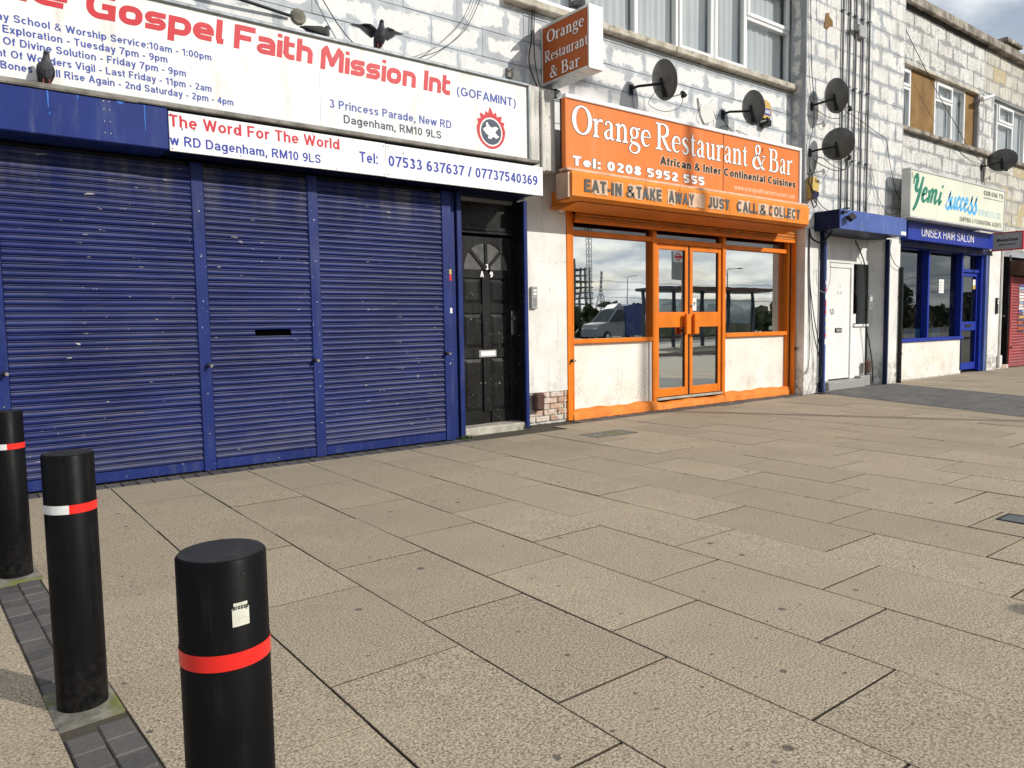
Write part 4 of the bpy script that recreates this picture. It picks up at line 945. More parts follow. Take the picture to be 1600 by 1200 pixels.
upvc(bB, 5.38, 10.35, 4.62, 5.98, 6.56, [(5.38, 6.05, True, None), (6.05, 7.03, False, None), (7.03, 7.80, False, None), (7.80, 8.53, True, None), (8.53, 9.26, True, None), (9.26, 10.35, False, 5.40)], m_glass_u)
obj('upstairs_room', MB().add([(5.3, 7.9, 2.73), (10.1, 7.9, 2.73), (10.1, 7.9, 6.4), (5.3, 7.9, 6.4)], [(0, 1, 2, 3)]), m_roomlt, bB)

# --- projecting bay with the alcove
obj('wall', MB().box(BX0, BX1, YP+.008, 6.36, 2.50, 6.62).box(10.36, BX1, 6.36, 6.76, 2.50, 6.62), m_mortar, bC)
obj('side_wall', MB().box(BX0+.009, BX0+.040, 6.36, 6.52, 2.50, 6.62), m_mortar, bC)
block_wall(bC, BX0, BX1, 2.50, 6.6, YP, m_wall_p, .556, .283, zp=.75, xp=10.30)
block_wall(bC, YP+.055, 6.52, 2.50, 6.6, BX0, m_wall_p, .55, .283, zp=.75, xp=6.0, side=True)
obj('pier', MB().box(10.37, 10.768, YP, 6.76, -.05, 2.5), m_render, bC)
obj('pier', MB().box(12.86, BX1, YP, 6.76, -.05, 2.5), m_render, bC)
aw = MB()   # plastered right cheek of the alcove, rounded towards the top
V = []
for i in range(9):
    z = .0+2.5*i/8
    bul = .0 if z < 1.9 else .10*((z-1.9)/.6)**2
    V += [(12.858-bul*.2, YP-.002, z), (12.72-bul, 6.50, z)]
aw.add(V, [(2*i, 2*i+1, 2*i+3, 2*i+2) for i in range(8)])
obj('alcove_cheek', aw, m_render, bC)
obj('alcove_ceiling', MB().box(10.768, 12.86, YP, 6.76, 2.47, 2.5), m_bluedk, bC)
obj('coping', MB().cbox(10.255, BX1, YP-.1, 6.8, 6.622, 6.782, .01), m_coping, bC)
K = 6.27/6.2
def KP(q): return (q[0]*K, q[1]*K, (q[2]-CAMH)*K+CAMH)      # survey points taken on the bay's first estimated plane
def KM(mb): mb.v = [KP(v) for v in mb.v]; return mb
obj('render_patch', KM(MB().prism([(10.66, 5.46), (10.74, 5.44), (10.82, 5.50), (10.90, 5.52), (10.885, 5.60), (10.80, 5.63), (10.78, 5.69), (10.70, 5.66), (10.68, 5.56)], 6.190, 6.20)), m_board, bC)

# --- salon building
obj('wall', MB().box(13.35, 17.25, 6.508, 6.76, 2.46, 4.50).box(13.35, 17.25, 6.508, 6.76, 5.66, 6.62).box(13.35, 13.62, 6.508, 6.76, 4.50, 5.66).box(17.02, 17.25, 6.508, 6.76, 4.50, 5.66), m_mortar, bD)
block_wall(bD, 13.35, 17.25, 3.4, 4.46, YW, m_wall_s, .64, .27, zp=3.40, xp=13.50)
block_wall(bD, 13.35, 17.25, 5.68, 6.60, YW, m_wall_s, .645, .29, zp=5.74, xp=13.51)
block_wall(bD, 17.04, 17.25, 4.46, 5.68, YW, m_wall_s, .645, .29, zp=5.74, xp=13.51)
obj('lintel', MB().cbox(13.352, 17.04, 6.49, 6.70, 5.64, 5.70, .008), m_sill, bD)
obj('window_sill', MB().cbox(13.352, 17.25, 6.40, 6.66, 4.45, 4.53, .012), m_coping, bD)
for a, b_ in ((14.26, 15.22), (16.58, 17.03)): obj('board', MB().cbox(a, b_, 6.585, 6.62, 4.53, 5.64, .004), m_board, bD)
upvc(bD, 13.4, 14.26, 4.53, 5.64, 6.58, [(13.4, 14.26, False, 5.28)], m_glass_u)
upvc(bD, 15.22, 16.58, 4.53, 5.64, 6.58, [(15.22, 15.98, False, 5.28), (15.98, 16.58, False, None)], m_glass_u)
obj('upstairs_room', MB().add([(13.3, 7.9, 2.73), (17.15, 7.9, 2.73), (17.15, 7.9, 6.4), (13.3, 7.9, 6.4)], [(0, 1, 2, 3)]), m_roomlt, bD)
obj('coping', MB().cbox(13.353, 17.25, 6.36, 6.8, 6.62, 6.78, .012), m_coping, bD)
obj('coping_band', MB().cbox(13.353, 17.25, 6.44, 6.55, 6.585, 6.62, .006), m_dark, bD)
obj('stall_riser', MB().box(13.352, 16.50, 6.49, 6.70, -.05, .69), m_riser, bD)

# --- far building
obj('wall', MB().box(17.25, 26, 6.508, 6.76, 2.46, 4.50).box(17.25, 26, 6.508, 6.76, 5.70, 6.62).box(17.25, 17.78, 6.508, 6.76, 4.50, 5.70).box(20.6, 26, 6.508, 6.76, 4.5, 5.7), m_mortar, bE)
block_wall(bE, 17.25, 21.2, 5.72, 6.60, YW, m_wall_y, .645, .29, zp=5.74, xp=13.51)
block_wall(bE, 17.25, 17.80, 4.46, 5.72, YW, m_wall_s, .645, .29, zp=5.74, xp=13.51)
block_wall(bE, 17.25, 21.2, 2.6, 4.46, YW, m_wall_y, .64, .27, zp=3.40, xp=13.50)
obj('window_sill', MB().cbox(17.253, 21.0, 6.42, 6.66, 4.45, 4.53, .012), m_coping, bE)
upvc(bE, 17.80, 20.6, 4.53, 5.70, 6.58, [(17.80, 18.20, False, None), (18.20, 19.05, False, 5.28), (19.05, 19.75, False, None), (19.75, 20.6, False, None)], m_glass_u)
obj('upstairs_room', MB().add([(17.4, 7.9, 2.73), (25, 7.9, 2.73), (25, 7.9, 6.4), (17.4, 7.9, 6.4)], [(0, 1, 2, 3)]), m_roomlt, bE)
obj('coping', MB().cbox(17.253, 26, 6.36, 6.8, 6.62, 6.78, .012), m_coping, bE)
ch = obj('chimney', MB().cbox(20.8, 21.65, 7.4, 7.9, 6.5, 7.74, .01), m_footing, bE)
obj('chimney_cap', MB().cbox(20.72, 21.73, 7.33, 7.97, 7.74, 7.84, .015), m_coping, ch)
obj('pier', MB().box(17.62, 18.30, 6.42, 6.76, -.05, 2.6), m_render, bE)
obj('ground_floor_wall', MB().box(18.30, 19.02, 6.66, 6.76, -.05, 2.6).box(19.02, 26, 6.60, 6.76, -.05, 2.6), m_dark, bE)

# ================================================================== CHURCH SHUTTERS
SP = .0492
PROF = [(.004, .0), (-.005, .0015), (-.0115, .007), (-.0145, .016), (-.014, .024), (-.0095, .0315), (.001, .0350), (.0045, .0375), (-.0065, .0405), (-.0085, .0435), (-.004, .0465), (.004, .0488)]
def slat_mesh(L, mat, sp=SP, seed=0):
    k = sp/SP; mb = MB(); rnd = random.Random(seed*77+int(L*1000)); n = len(PROF); nx = 3
    for i in range(nx+1):
        dy, dz = (rnd.gauss(0, .0016), rnd.gauss(0, .0007)) if 0 < i < nx else (0, 0)
        mb.v += [(L*i/nx, y*k+dy, z*k+dz) for y, z in PROF]
    mb.f = [(i*n+j, i*n+j+1, (i+1)*n+j+1, (i+1)*n+j) for i in range(nx) for j in range(n-1)]
    m = mb.mesh('slat'); m.materials.append(mat)
    for p in m.polygons: p.use_smooth = True
    return m
def shutter(label, x0, x1, z0, z1, Y, mat, railh=.085, slot=None, sp=SP, group=None, guide=None, gmat=None, lock=None, pos=None):
    s = thing('roller_shutter', label, 'roller shutter', ((x0+x1)/2, Y, z0), group)
    pl = Vector(s.location); full = [slat_mesh(x1-x0, mat, sp, q) for q in range(6)]
    n = int((z1-z0-railh)/sp)
    for i in range(n):
        z = z0+railh+i*sp
        if slot and abs(z+sp/2-slot[2]) < sp/2:
            for a, b_ in ((x0, slot[0]), (slot[1], x1)):
                o = bpy.data.objects.new('slat', slat_mesh(b_-a, mat, sp)); COL.objects.link(o); o.parent = s; o.location = Vector((a, Y, z))-pl
            obj('letter_slot', MB().box(slot[0]-.01, slot[1]+.01, Y+.022, Y+.031, z-.01, z+sp+.01), m_void, s)
        else:
            o = bpy.data.objects.new('slat', random.choice(full)); COL.objects.link(o); o.parent = s
            o.location = Vector((x0, Y+random.uniform(-.0022, .0022), z))-pl; o.rotation_euler = (random.gauss(0, .03), random.gauss(0, .0011), 0)
    obj('backing', MB().box(x0, x1, Y+.032, Y+.036, z0, z1), m_dark, s)
    if railh: obj('bottom_rail', MB().cbox(x0, x1, Y-.012, Y+.012, z0+.006, z0+railh-.002, .004), gmat or mat, s)
    for g in (guide or []):
        gr = obj('guide_rail', MB().cbox(g[0], g[1], Y-.024, Y+.05, z0, g[2] if len(g) > 2 else z1, .004).box(g[0]-.006, g[0]-.0005, Y-.012, Y+.03, z0, z1-.1), gmat or mat, s)
        for zz_ in (.3, .62, 1.35, 1.7, 2.05):
            if len(g) > 3: obj('screw', MB().cyl((g[0]+.05, Y-.0275, z0+zz_), (g[0]+.05, Y-.022, z0+zz_), .005, n=8), m_chrome, gr)
    for lx, lz in (lock or []):
        lk = obj('lock', MB().cyl((lx, Y-.024, lz), (lx, Y-.055, lz), .017, n=14), m_blackmat, s, smooth=True)
        obj('lock_pin', MB().cyl((lx+.004, Y-.055, lz), (lx+.010, Y-.085, lz-.004), .012, n=12), m_chrome, lk, smooth=True)
    return s
GZ = 2.425
YS = 6.174
shutter('blue roller shutter at the far left, mostly out of frame', -.95, .255, 0, GZ, YS, m_blue, guide=[(.258, .348, GZ, 1)], gmat=m_bluep, lock=[(.325, .85)], group='blue roller shutters')
shutter('wide blue roller shutter behind the bollards, without a letter slot', .352, 1.597, 0, GZ, YS, m_blue, guide=[(1.60, 1.692, GZ, 1)], gmat=m_bluep, lock=[(1.665, .845)], group='blue roller shutters')
shutter('narrow blue roller shutter with a black letter slot', 1.697, 2.537, 0, GZ, YS, m_blue, slot=(2.05, 2.355, 1.10), guide=[(2.54, 2.63, GZ, 1)], gmat=m_bluep, lock=[(2.55, .85)], group='blue roller shutters')
s4 = shutter('blue roller shutter next to the black panelled door', 2.634, 3.877, 0, GZ, YS, m_blue, guide=[(3.88, 3.985, GZ)], gmat=m_bluep, lock=[(3.895, .86)], group='blue roller shutters')
for z0_, z1_, mt in ((1.625, 1.675, m_yellow), (1.565, 1.62, m_redd), (1.25, 1.30, m_paper)):
    obj('sticker', MB().box(3.950, 3.975, YS-.0262, YS-.0250, z0_, z1_), mt, s4)
bx = MB()
# folded steel shutter box: painted blue at the left, panelled white at the right
box = thing('shutter_box', 'long steel shutter box over the blue shutters, bare blue at its left end', 'shutter box', (1.9, 6.0, 2.43))
obj('blue_casing', MB().cbox(-1.3, 1.398, 5.9, 6.30, 2.44, 2.735, .006), m_bluecase, box)
obj('casing', MB().box(1.40, 4.93, 5.915, 6.30, 2.452, 2.70), m_bluedk, box)
obj('ledge', MB().cbox(-1.3, 4.90, 5.89, 6.06, 2.742, 2.775, .006).cbox(-1.3, 1.2, 5.885, 6.0, 2.736, 2.742, .002), m_ledge, box)
for x in (.985, 1.02):
    for z in (2.50, 2.58, 2.66, 2.715): obj('rivet', MB().cyl((x, 5.900, z), (x, 5.894, z), .005, .003, n=8), m_chrome, box)
m_runs = paint('pale_blue_run', (.035, .16, .55), .4, var=.2, dirt_amt=.2, bump=0)
# runs of paler blue paint
for x, z0_, z1_, w_ in ((.655, 2.62, 2.732, .010), (1.245, 2.55, 2.73, .008), (.83, 2.70, 2.732, .010), (1.09, 2.715, 2.732, .05), (.66, 2.575, 2.59, .008)):
    P = [(x-w_/2, z1_), (x-w_*.4, (z0_+z1_)/2), (x-w_*.2, z0_), (x+w_*.2, z0_), (x+w_*.35, (z0_+z1_)/2), (x+w_/2, z1_)]
    obj('paint_run', MB().prism(P, 5.8985, 5.8995), m_runs, box)
# white lower fascia sign
fs = thing('fascia_sign', 'white lower fascia panel with a phone number above the blue shutters', 'sign', (3.2, 5.9, 2.43))
obj('panel', MB().cbox(1.402, 3.158, 5.896, 5.912, 2.432, 2.715, .002), m_white2, fs)
obj('panel', MB().cbox(3.161, 4.938, 5.8955, 5.9115, 2.428, 2.712, .002), m_white2, fs)
text(fs, 'The Word For The World', 1.405, 2.73, 2.607, .086, 5.896, m_redd, .165)
text(fs, 'w RD Dagenham, RM10 9LS', 1.405, 2.56, 2.475, .070, 5.896, m_bvinyl2, .16)
text(fs, 'Tel:', 2.91, 3.085, 2.528, .090, 5.896, m_bvinyl2, .17)
text(fs, '07533 637637 / 07737540369', 3.155+.03, 4.865, 2.526, .092, 5.8955, m_bvinyl2, .17)
for x, z in ((1.42, 2.695), (1.42, 2.45), (3.14, 2.69), (3.18, 2.69), (3.14, 2.45), (3.18, 2.45), (4.90, 2.70), (4.90, 2.445), (2.5, 2.698), (2.7, 2.445)):
    obj('screw', MB().cyl((x, 5.897, z), (x, 5.8925, z), .0045, n=8), m_kvinyl, fs)

# main church sign
ms = thing('church_sign', 'big white church sign with red title and blue service times', 'sign', (2.0, 6.0, 2.78))
for a, b_ in ((-1.5, 2.618), (2.621, 3.858), (3.861, 4.83)):
    obj('panel', MB().box(a, b_, 6.0, 6.02, 2.80, 3.515), m_white, ms)
obj('back_box', MB().box(-1.5, 4.83, 6.02, 6.30, 2.79, 3.52), m_frame_al, ms)
obj('frame_bar', MB().cbox(-1.5, 4.85, 5.975, 6.32, 3.515, 3.542, .006), m_frame_al, ms)
obj('frame_bar', MB().cbox(-1.5, 4.85, 5.975, 6.02, 2.778, 2.802, .006), m_frame_al, ms)
obj('frame_bar', MB().cbox(4.83, 4.852, 5.978, 6.32, 2.802, 3.515, .005), m_frame_al, ms)
YM = 6.0
word(ms, 'The', GOTH, .16, .82, 3.315, .175, YM, m_red, .10)
word(ms, 'Gospel', GOTH, .93, 1.855, 3.305, .180, YM, m_red, .10)
word(ms, 'Faith', GOTH, 1.925, 2.57, 3.297, .182, YM, m_red, .10)
word(ms, 'Mission', GOTH, 2.63, 3.545, 3.275, .185, YM, m_red, .10)
word(ms, 'Int', GOTH, 3.62, 3.915, 3.275, .178, YM, m_red, .10)
text(ms, '(GOFAMINT)', 3.985, 4.685, 3.292, .082, YM, m_bvinyl, .16)
text(ms, 'Sunday School & Worship Service:10am - 1:00pm', .25, 1.755, 3.165, .050, YM, m_bvinyl, .165)
text(ms, 'Bible Exploration - Tuesday 7pm - 9pm', .265, 1.44, 3.088, .050, YM, m_bvinyl, .165)
text(ms, 'Hour Of Divine Solution - Friday 7pm - 9pm', .27, 1.565, 3.012, .050, YM, m_bvinyl, .165)
text(ms, 'Night Of Wonders Vigil - Last Friday - 11pm - 2am', .30, 1.745, 2.932, .050, YM, m_bvinyl, .165)
text(ms, 'Dry Bones Shall Rise Again - 2nd Saturday - 2pm - 4pm', .29, 1.905, 2.856, .050, YM, m_bvinyl, .165)
text(ms, '3 Princess Parade, New RD', 2.70, 3.915, 2.972, .070, YM, m_bvinyl, .16)
text(ms, 'Dagenham, RM10 9LS', 2.825, 3.80, 2.862, .070, YM, m_slate, .16)
# emblem: flames round a dove
cx, cz = 4.375, 3.015
fl = []
tips = [(93, .230), (80, .165), (72, .196), (62, .158), (50, .205), (41, .160), (30, .190), (22, .164), (8, .172), (-20, .168), (-55, .168), (-90, .172), (-125, .168), (-160, .168), (172, .172), (158, .164), (150, .190), (139, .160), (130, .205), (118, .158), (108, .196), (101, .165)]
for a, r in tips: fl.append((cx+r*math.cos(R(a)), cz+r*math.sin(R(a))))
fl = sorted(tips, key=lambda q: q[0]); P = []
for i, (a, r) in enumerate(fl):
    a2, r2 = fl[(i+1) % len(fl)]; a2 = a2 if a2 > a else a2+360
    for k in range(5):
        aa = a+(a2-a)*k/5; q = r+(r2-r)*k/5
        P.append((cx+q*math.cos(R(aa)), cz+q*math.sin(R(aa))))
em = obj('emblem_flames', flipcheck(MB().add([(x, YM-.0015, z) for x, z in P], [tuple(range(len(P)))]), (0, -1, 0)), m_red, ms, recalc=False)
def disc(r, y, mt, nm, par, x=cx, z=cz-.01, n=32): return obj(nm, flipcheck(MB().add([(x+r*math.cos(2*math.pi*i/n), y, z+r*math.sin(2*math.pi*i/n)) for i in range(n)], [tuple(range(n))]), (0, -1, 0)), mt, par, recalc=False)
disc(.136, YM-.0022, m_wvinyl, 'emblem_ring', em); disc(.122, YM-.0030, m_slate, 'emblem_disc', em)
dove = [(-.095, .015), (-.075, .030), (-.055, .040), (-.060, .075), (-.045, .085), (-.02, .050), (.01, .040), (.05, .055), (.085, .045), (.06, .020), (.045, .0), (.075, -.025), (.095, -.03), (.06, -.055), (.02, -.04), (-.005, -.065), (-.04, -.06), (-.03, -.035), (-.06, -.02), (-.08, .0)]
obj('emblem_dove', flipcheck(MB().add([(cx+x*1.05, YM-.0038, cz-.01+z*1.05) for x, z in dove], [tuple(range(len(dove)))]), (0, -1, 0)), m_wvinyl, em, recalc=False)

# ================================================================== BLACK DOOR
bd = thing('front_door', 'black panelled door with a fanlight, between blue shutter and white wall', 'door', (4.66, 6.5, 0))
YD = 6.50
# leaf with real recesses: stiles and rails in front, panels behind
leaf = MB()
X = [4.29, 4.335, 4.585, 4.685, 4.955, 5.02]
leaf.box(4.29, 5.02, YD+.02, YD+.05, .075, 2.06)
lf = obj('leaf', leaf, m_blackdoor, bd)
st_ = MB()
st_.cbox(4.29, 4.335, YD, YD+.02, .075, 2.06, .003).cbox(4.955, 5.02, YD, YD+.02, .075, 2.06, .003).cbox(4.585, 4.685, YD, YD+.02, .20, 1.68, .003)
for z0_, z1_ in ((.075, .205), (.78, .885), (1.255, 1.355), (1.625, 1.71)):
    st_.cbox(4.336, 4.584, YD+.0005, YD+.02, z0_, z1_, .003); st_.cbox(4.686, 4.954, YD+.0005, YD+.02, z0_, z1_, .003)
# head of the leaf with the half-round cut out
cxd, czd, rd = 4.645, 1.715, .285
n = 18; top = [(4.336, 2.06), (4.954, 2.06), (4.954, czd)] + [(cxd+rd*math.cos(math.pi*i/n), czd+rd*math.sin(math.pi*i/n)) for i in range(n+1)] + [(4.336, czd)]
st_.prism(top, YD+.0005, YD+.02)
obj('stile_and_rail', st_, m_blackdoor, lf)
for (a, b_) in ((4.335, 4.585), (4.685, 4.955)):
    for z0_, z1_ in ((.205, .78), (.885, 1.255), (1.355, 1.625)):
        pm = MB(); g = .012; q = .045
        pm.loft([[(a+g, YD+.0195, z0_+g), (b_-g, YD+.0195, z0_+g), (b_-g, YD+.0195, z1_-g), (a+g, YD+.0195, z1_-g)],
                 [(a+q, YD+.005, z0_+q), (b_-q, YD+.005, z0_+q), (b_-q, YD+.005, z1_-q), (a+q, YD+.005, z1_-q)]])
        obj('panel', pm, m_blackdoor, lf)
fg = [(cxd+(rd+.0)*math.cos(math.pi*i/n), czd+(rd)*math.sin(math.pi*i/n)) for i in range(n+1)]
m_fan = paint('fanlight_glass', (.10, .10, .095), .12, var=.2, dirt=(.3, .3, .28), dirt_amt=.35, streak=False, scale=8, bump=0)
obj('fanlight_pane', MB().prism(fg, YD+.012, YD+.018), m_fan, lf)
for a in (45, 90, 135):
    d = Vector((math.cos(R(a)), 0, math.sin(R(a)))); p = Vector((-d.z, 0, d.x))*.016; c0 = Vector((cxd, 0, czd))
    q = [c0+d*.04-p, c0+d*(rd+.002)-p, c0+d*(rd+.002)+p, c0+d*.04+p]
    obj('glazing_bar', MB().prism([(v.x, v.z) for v in q], YD-.002, YD+.014), m_blackdoor, lf)
obj('glazing_hub', MB().prism([(cxd+.055*math.cos(math.pi*i/8), czd+.075*math.sin(math.pi*i/8)) for i in range(9)], YD-.003, YD+.015), m_blackdoor, lf)
lp = obj('letter_plate', MB().cbox(4.525, 4.755, YD-.008, YD+.001, .785, .862, .004), m_ltgrey, lf)
obj('letter_flap', MB().cbox(4.545, 4.735, YD-.013, YD-.0085, .80, .848, .003), m_wvinyl, lp)
obj('lock', MB().cyl((4.985, YD, 1.20), (4.985, YD-.03, 1.20), .022, n=14), m_chrome, lf, smooth=True)
obj('lock_plate', MB().cbox(4.968, 5.002, YD-.006, YD+.001, 1.02, 1.28, .003), m_chrome, lf)
text(bd, '3', 4.632, 4.668, 1.715, .062, YD-.0035, m_wvinyl, .22); text(bd, 'A', 4.565, 4.607, 1.637, .062, YD-.0005, m_wvinyl, .22); text(bd, '9', 4.688, 4.728, 1.637, .062, YD-.0005, m_wvinyl, .22)
fr = MB(); fr.box(4.13, 4.285, YD-.02, YD+.1, 0, 2.46).box(5.024, 5.10, YD-.02, YD+.1, 0, 2.46)
obj('frame', fr, m_blackdoor, bd)
tr = obj('transom', MB().cbox(4.285, 5.024, YD-.05, YD+.06, 2.085, 2.115, .004).cbox(4.285, 5.024, YD-.03, YD+.06, 2.12, 2.165, .004), m_blackdoor, bd)
obj('transom_panel', MB().box(4.285, 5.024, YD+.01, YD+.03, 2.17, 2.46), m_blackdoor, bd)
obj('step', MB().cbox(4.15, 5.02, 6.30, 6.56, -.02, .07, .01), m_step, bd)
obj('threshold_soffit', MB().box(4.0, 5.03, 6.31, 6.6, 2.46, 2.5), m_bluedk, bd)
dp = thing('door_post', 'twin blue timber posts between the last blue shutter and the black door', 'post', (4.08, 6.25, 0))
obj('post', MB().cbox(4.015, 4.066, 6.215, 6.5, 0, 2.44, .005), m_bluep, dp); obj('post', MB().cbox(4.078, 4.135, 6.19, 6.5, 0, 2.44, .005), m_bluep, dp)
dp2 = thing('door_post', 'single blue post on the right of the black door', 'post', (5.0, 6.3, 0))
obj('post', MB().cbox(4.985, 5.033, 6.275, 6.31, 0, 2.44, .005), m_bluep, dp2); obj('reveal', MB().box(5.005, 5.033, 6.312, 6.52, 0, 2.44), m_blackdoor, dp2)
def intercom(loc, label, w_, h, mat, ny=(0, -1, 0)):
    t_ = thing('intercom', label, 'intercom', loc); x, y, z = loc
    obj('case', MB().cbox(x-w_/2, x+w_/2, y-.035, y, z, z+h, .006), mat, t_)
    for k in range(2): obj('button', MB().cbox(x-w_*.28, x+w_*.28, y-.040, y-.034, z+h*(.62+.15*k), z+h*(.71+.15*k), .002), m_wvinyl, t_)
    obj('name_strip', MB().cbox(x-w_*.3, x+w_*.3, y-.037, y-.034, z+h*.90, z+h*.95, .001), m_grey, t_)
    for k in range(5): obj('speaker_slot', MB().box(x-w_*.28, x+w_*.28, y-.0362, y-.0345, z+h*(.12+.08*k), z+h*(.145+.08*k)), m_kvinyl, t_)
    return t_
intercom((5.235, 6.45, 1.30), 'grey door-entry panel on the white wall beside the black door', .085, .245, m_ltgrey)
def meterbox(label, x0, x1, y0, y1, z0, z1, mat):
    b = thing('meter_box', label, 'meter box', ((x0+x1)/2, y1, z0))
    obj('case', MB().cbox(x0, x1, y0, y1, z0, z1, .02), mat, b); obj('lid_lip', MB().cbox(x0-.006, x1+.006, y0-.006, y1, z1-.05, z1-.035, .004), mat, b)
    return b
meterbox('brown meter box low on the wall by the bare bricks', 5.20, 5.325, 6.36, 6.45, .165, .365, m_brown)

# ================================================================== ORANGE RESTAURANT FRONT
of = thing('shopfront', 'orange timber shopfront with double glass doors and white lower panels', 'shopfront', (8.0, 6.5, 0))
YO = 6.50
fm = MB()
fm.cbox(5.742, 5.825, YO-.055, YO+.08, 0, 2.46, .006)           # left jamb
fm.cbox(10.245, 10.30, YO-.02, YO+.08, 0, 2.46, .005)
fm.cbox(7.235, 7.31, YO-.02, YO+.09, .03, 2.36, .005); fm.cbox(8.665, 8.735, YO-.02, YO+.09, .03, 2.36, .005)
fm.cbox(5.826, 7.234, YO-.012, YO+.07, 2.155, 2.215, .005); fm.cbox(8.736, 10.244, YO-.012, YO+.07, 2.135, 2.195, .005); fm.cbox(7.311, 8.664, YO-.012, YO+.07, 2.14, 2.205, .005)
fm.cbox(5.826, 7.234, YO-.025, YO+.07, .892, .945, .006); fm.cbox(8.736, 10.244, YO-.025, YO+.07, .905, .965, .006)
fm.cbox(5.826, 10.244, YO-.01, YO+.07, 2.36, 2.40, .004)
obj('frame', fm, m_opaint, of)
obj('guide_rail', MB().cbox(5.828, 5.85, YO-.05, YO-.013, .1, 2.40, .003), m_opaint, of)
obj('guide_rail', MB().cbox(10.318, 10.352, YO-.10, YO-.02, 0, 2.43, .004), m_opaint, of)
obj('guide_channel', MB().box(10.302, 10.317, YO-.03, YO+.08, 0, 2.46).box(10.302, 10.37, YO+.0, YO+.08, 0, 2.46), m_dark, of)
for x, y in ((5.80, YO-.058), (10.335, YO-.105)):
    lk = obj('lock', MB().cyl((x, y, .70), (x, y-.03, .70), .018, n=14), m_blackmat, of, smooth=True); obj('lock_pin', MB().cyl((x, y-.03, .70), (x+.006, y-.06, .697), .012, n=12), m_chrome, lk, smooth=True)
pane(of, 5.826, 7.234, .945, 2.155, YO+.045, m_glass_o); pane(of, 8.736, 10.244, .965, 2.135, YO+.045, m_glass_o)
pane(of, 5.826, 7.234, 2.215, 2.36, YO+.045, m_glass_d); pane(of, 7.311, 8.664, 2.205, 2.36, YO+.045, m_glass_d); pane(of, 8.736, 10.244, 2.195, 2.36, YO+.045, m_glass_d)
obj('lower_panel', MB().box(5.826, 7.234, YO+.03, YO+.06, .09, .892), m_riser, of); obj('lower_panel', MB().box(8.736, 10.244, YO+.03, YO+.06, .10, .905), m_riser, of)
obj('panel_bead', MB().cbox(7.205, 7.233, YO+.0, YO+.03, .11, .89, .004), m_upvc, of)
# uneven rendered plinth
def plinth(x0, x1, z1):
    n = 30; rows = []
    for i in range(n+1):
        x = x0+(x1-x0)*i/n; j = .012*math.sin(x*7.3)+.008*math.sin(x*19+1)
        rows.append([(x, YO-.055+j*.4, -.02), (x, YO-.050+j*.6, z1*.55), (x, YO-.030+j*.3, z1+j), (x, YO+.031, z1+j*.7+.012)])
    V = [p for r_ in rows for p in r_]; F = []
    for i in range(n):
        for k in range(3): F.append((4*i+k, 4*(i+1)+k, 4*(i+1)+k+1, 4*i+k+1))
    return MB().add(V, F)
obj('plinth', plinth(5.826, 7.30, .105), m_oplinth, of, smooth='all'); obj('plinth', plinth(8.70, 10.30, .115), m_oplinth, of, smooth='all'); obj('plinth', plinth(7.30, 8.70, .085), m_oplinth, of, smooth='all')
obj('door_sill', MB().cbox(7.312, 8.664, YO-.03, YO+.08, .115, .145, .006), m_step, of)
def dleaf(x0, x1, hx, flip):
    d = MB(); s_ = .062
    zb, zt = .155, 2.135
    d.cbox(x0, x0+s_, YO+.005, YO+.05, zb, zt, .004).cbox(x1-s_, x1, YO+.005, YO+.05, zb, zt, .004)
    for a, b_ in ((zb, .262), (1.06, 1.262), (2.072, zt)): d.cbox(x0+s_, x1-s_, YO+.006, YO+.049, a, b_, .004)
    o = obj('door', d, m_opaint, of)
    pane(o, x0+s_, x1-s_, .262, 1.06, YO+.03, m_glass_o); pane(o, x0+s_, x1-s_, 1.262, 2.072, YO+.03, m_glass_o)
    for a, b_ in ((.262, 1.06), (1.262, 2.072)):
        bd_ = MB(); bd_.box(x0+s_, x0+s_+.008, YO+.018, YO+.028, a, b_).box(x1-s_-.008, x1-s_, YO+.018, YO+.028, a, b_); obj('gasket', bd_, m_kvinyl, o)
    obj('pull_handle', MB().cbox(hx-.05, hx+.05, YO-.075, YO-.03, .965, 1.235, .008).box(hx-.02, hx+.02, YO-.03, YO+.006, 1.0, 1.03).box(hx-.02, hx+.02, YO-.03, YO+.006, 1.17, 1.2), m_opaint, o)
    return o
d1 = dleaf(7.315, 7.955, 7.88, 0); d2 = dleaf(7.990, 8.660, 8.045, 1)
obj('meeting_stile', MB().cbox(7.953, 7.992, YO+.012, YO+.045, .155, 2.12, .003), m_blackmat, of)
nt = obj('notice', MB().box(8.075, 8.155, YO+.0285, YO+.0295, 1.28, 1.45), m_paper, d2); text(nt, 'Y', 8.092, 8.138, 1.35, .045, YO+.0285, m_kvinyl, .2)
obj('door_lock', MB().cyl((8.02, YO+.006, 1.345), (8.02, YO-.012, 1.345), .018, n=12), m_chrome, d2, smooth=True)
for k in range(7): obj('chip', MB().prism([(8.06+.028*(k % 3)+random.uniform(-.006, .006), 1.225-.022*k), (8.075+.028*(k % 3), 1.22-.022*k), (8.078+.025*(k % 3), 1.20-.022*k), (8.062+.028*(k % 3), 1.198-.022*k)], YO+.0035, YO+.0055), m_wvinyl, d2)
# grey curtains folded back behind the right-hand glass
curtain(of, 9.95, 10.22, .97, 2.13, YO+.16, m_ltgrey, .035, .12)
# rolled-up orange shutter under the hood
sh = thing('roller_shutter', 'rolled-up orange shutter showing under the restaurant hood', 'roller shutter', (8.0, 6.4, 2.35))
sm_ = slat_mesh(4.46, m_oshut, .042)
for i in range(3):
    o = bpy.data.objects.new('slat', sm_); COL.objects.link(o); o.parent = sh; o.location = Vector((5.83, 6.40, 2.325+i*.042))-Vector(sh.location)
obj('bottom_rail', MB().cbox(5.83, 10.29, 6.385, 6.42, 2.285, 2.325, .004), m_opaint, sh)
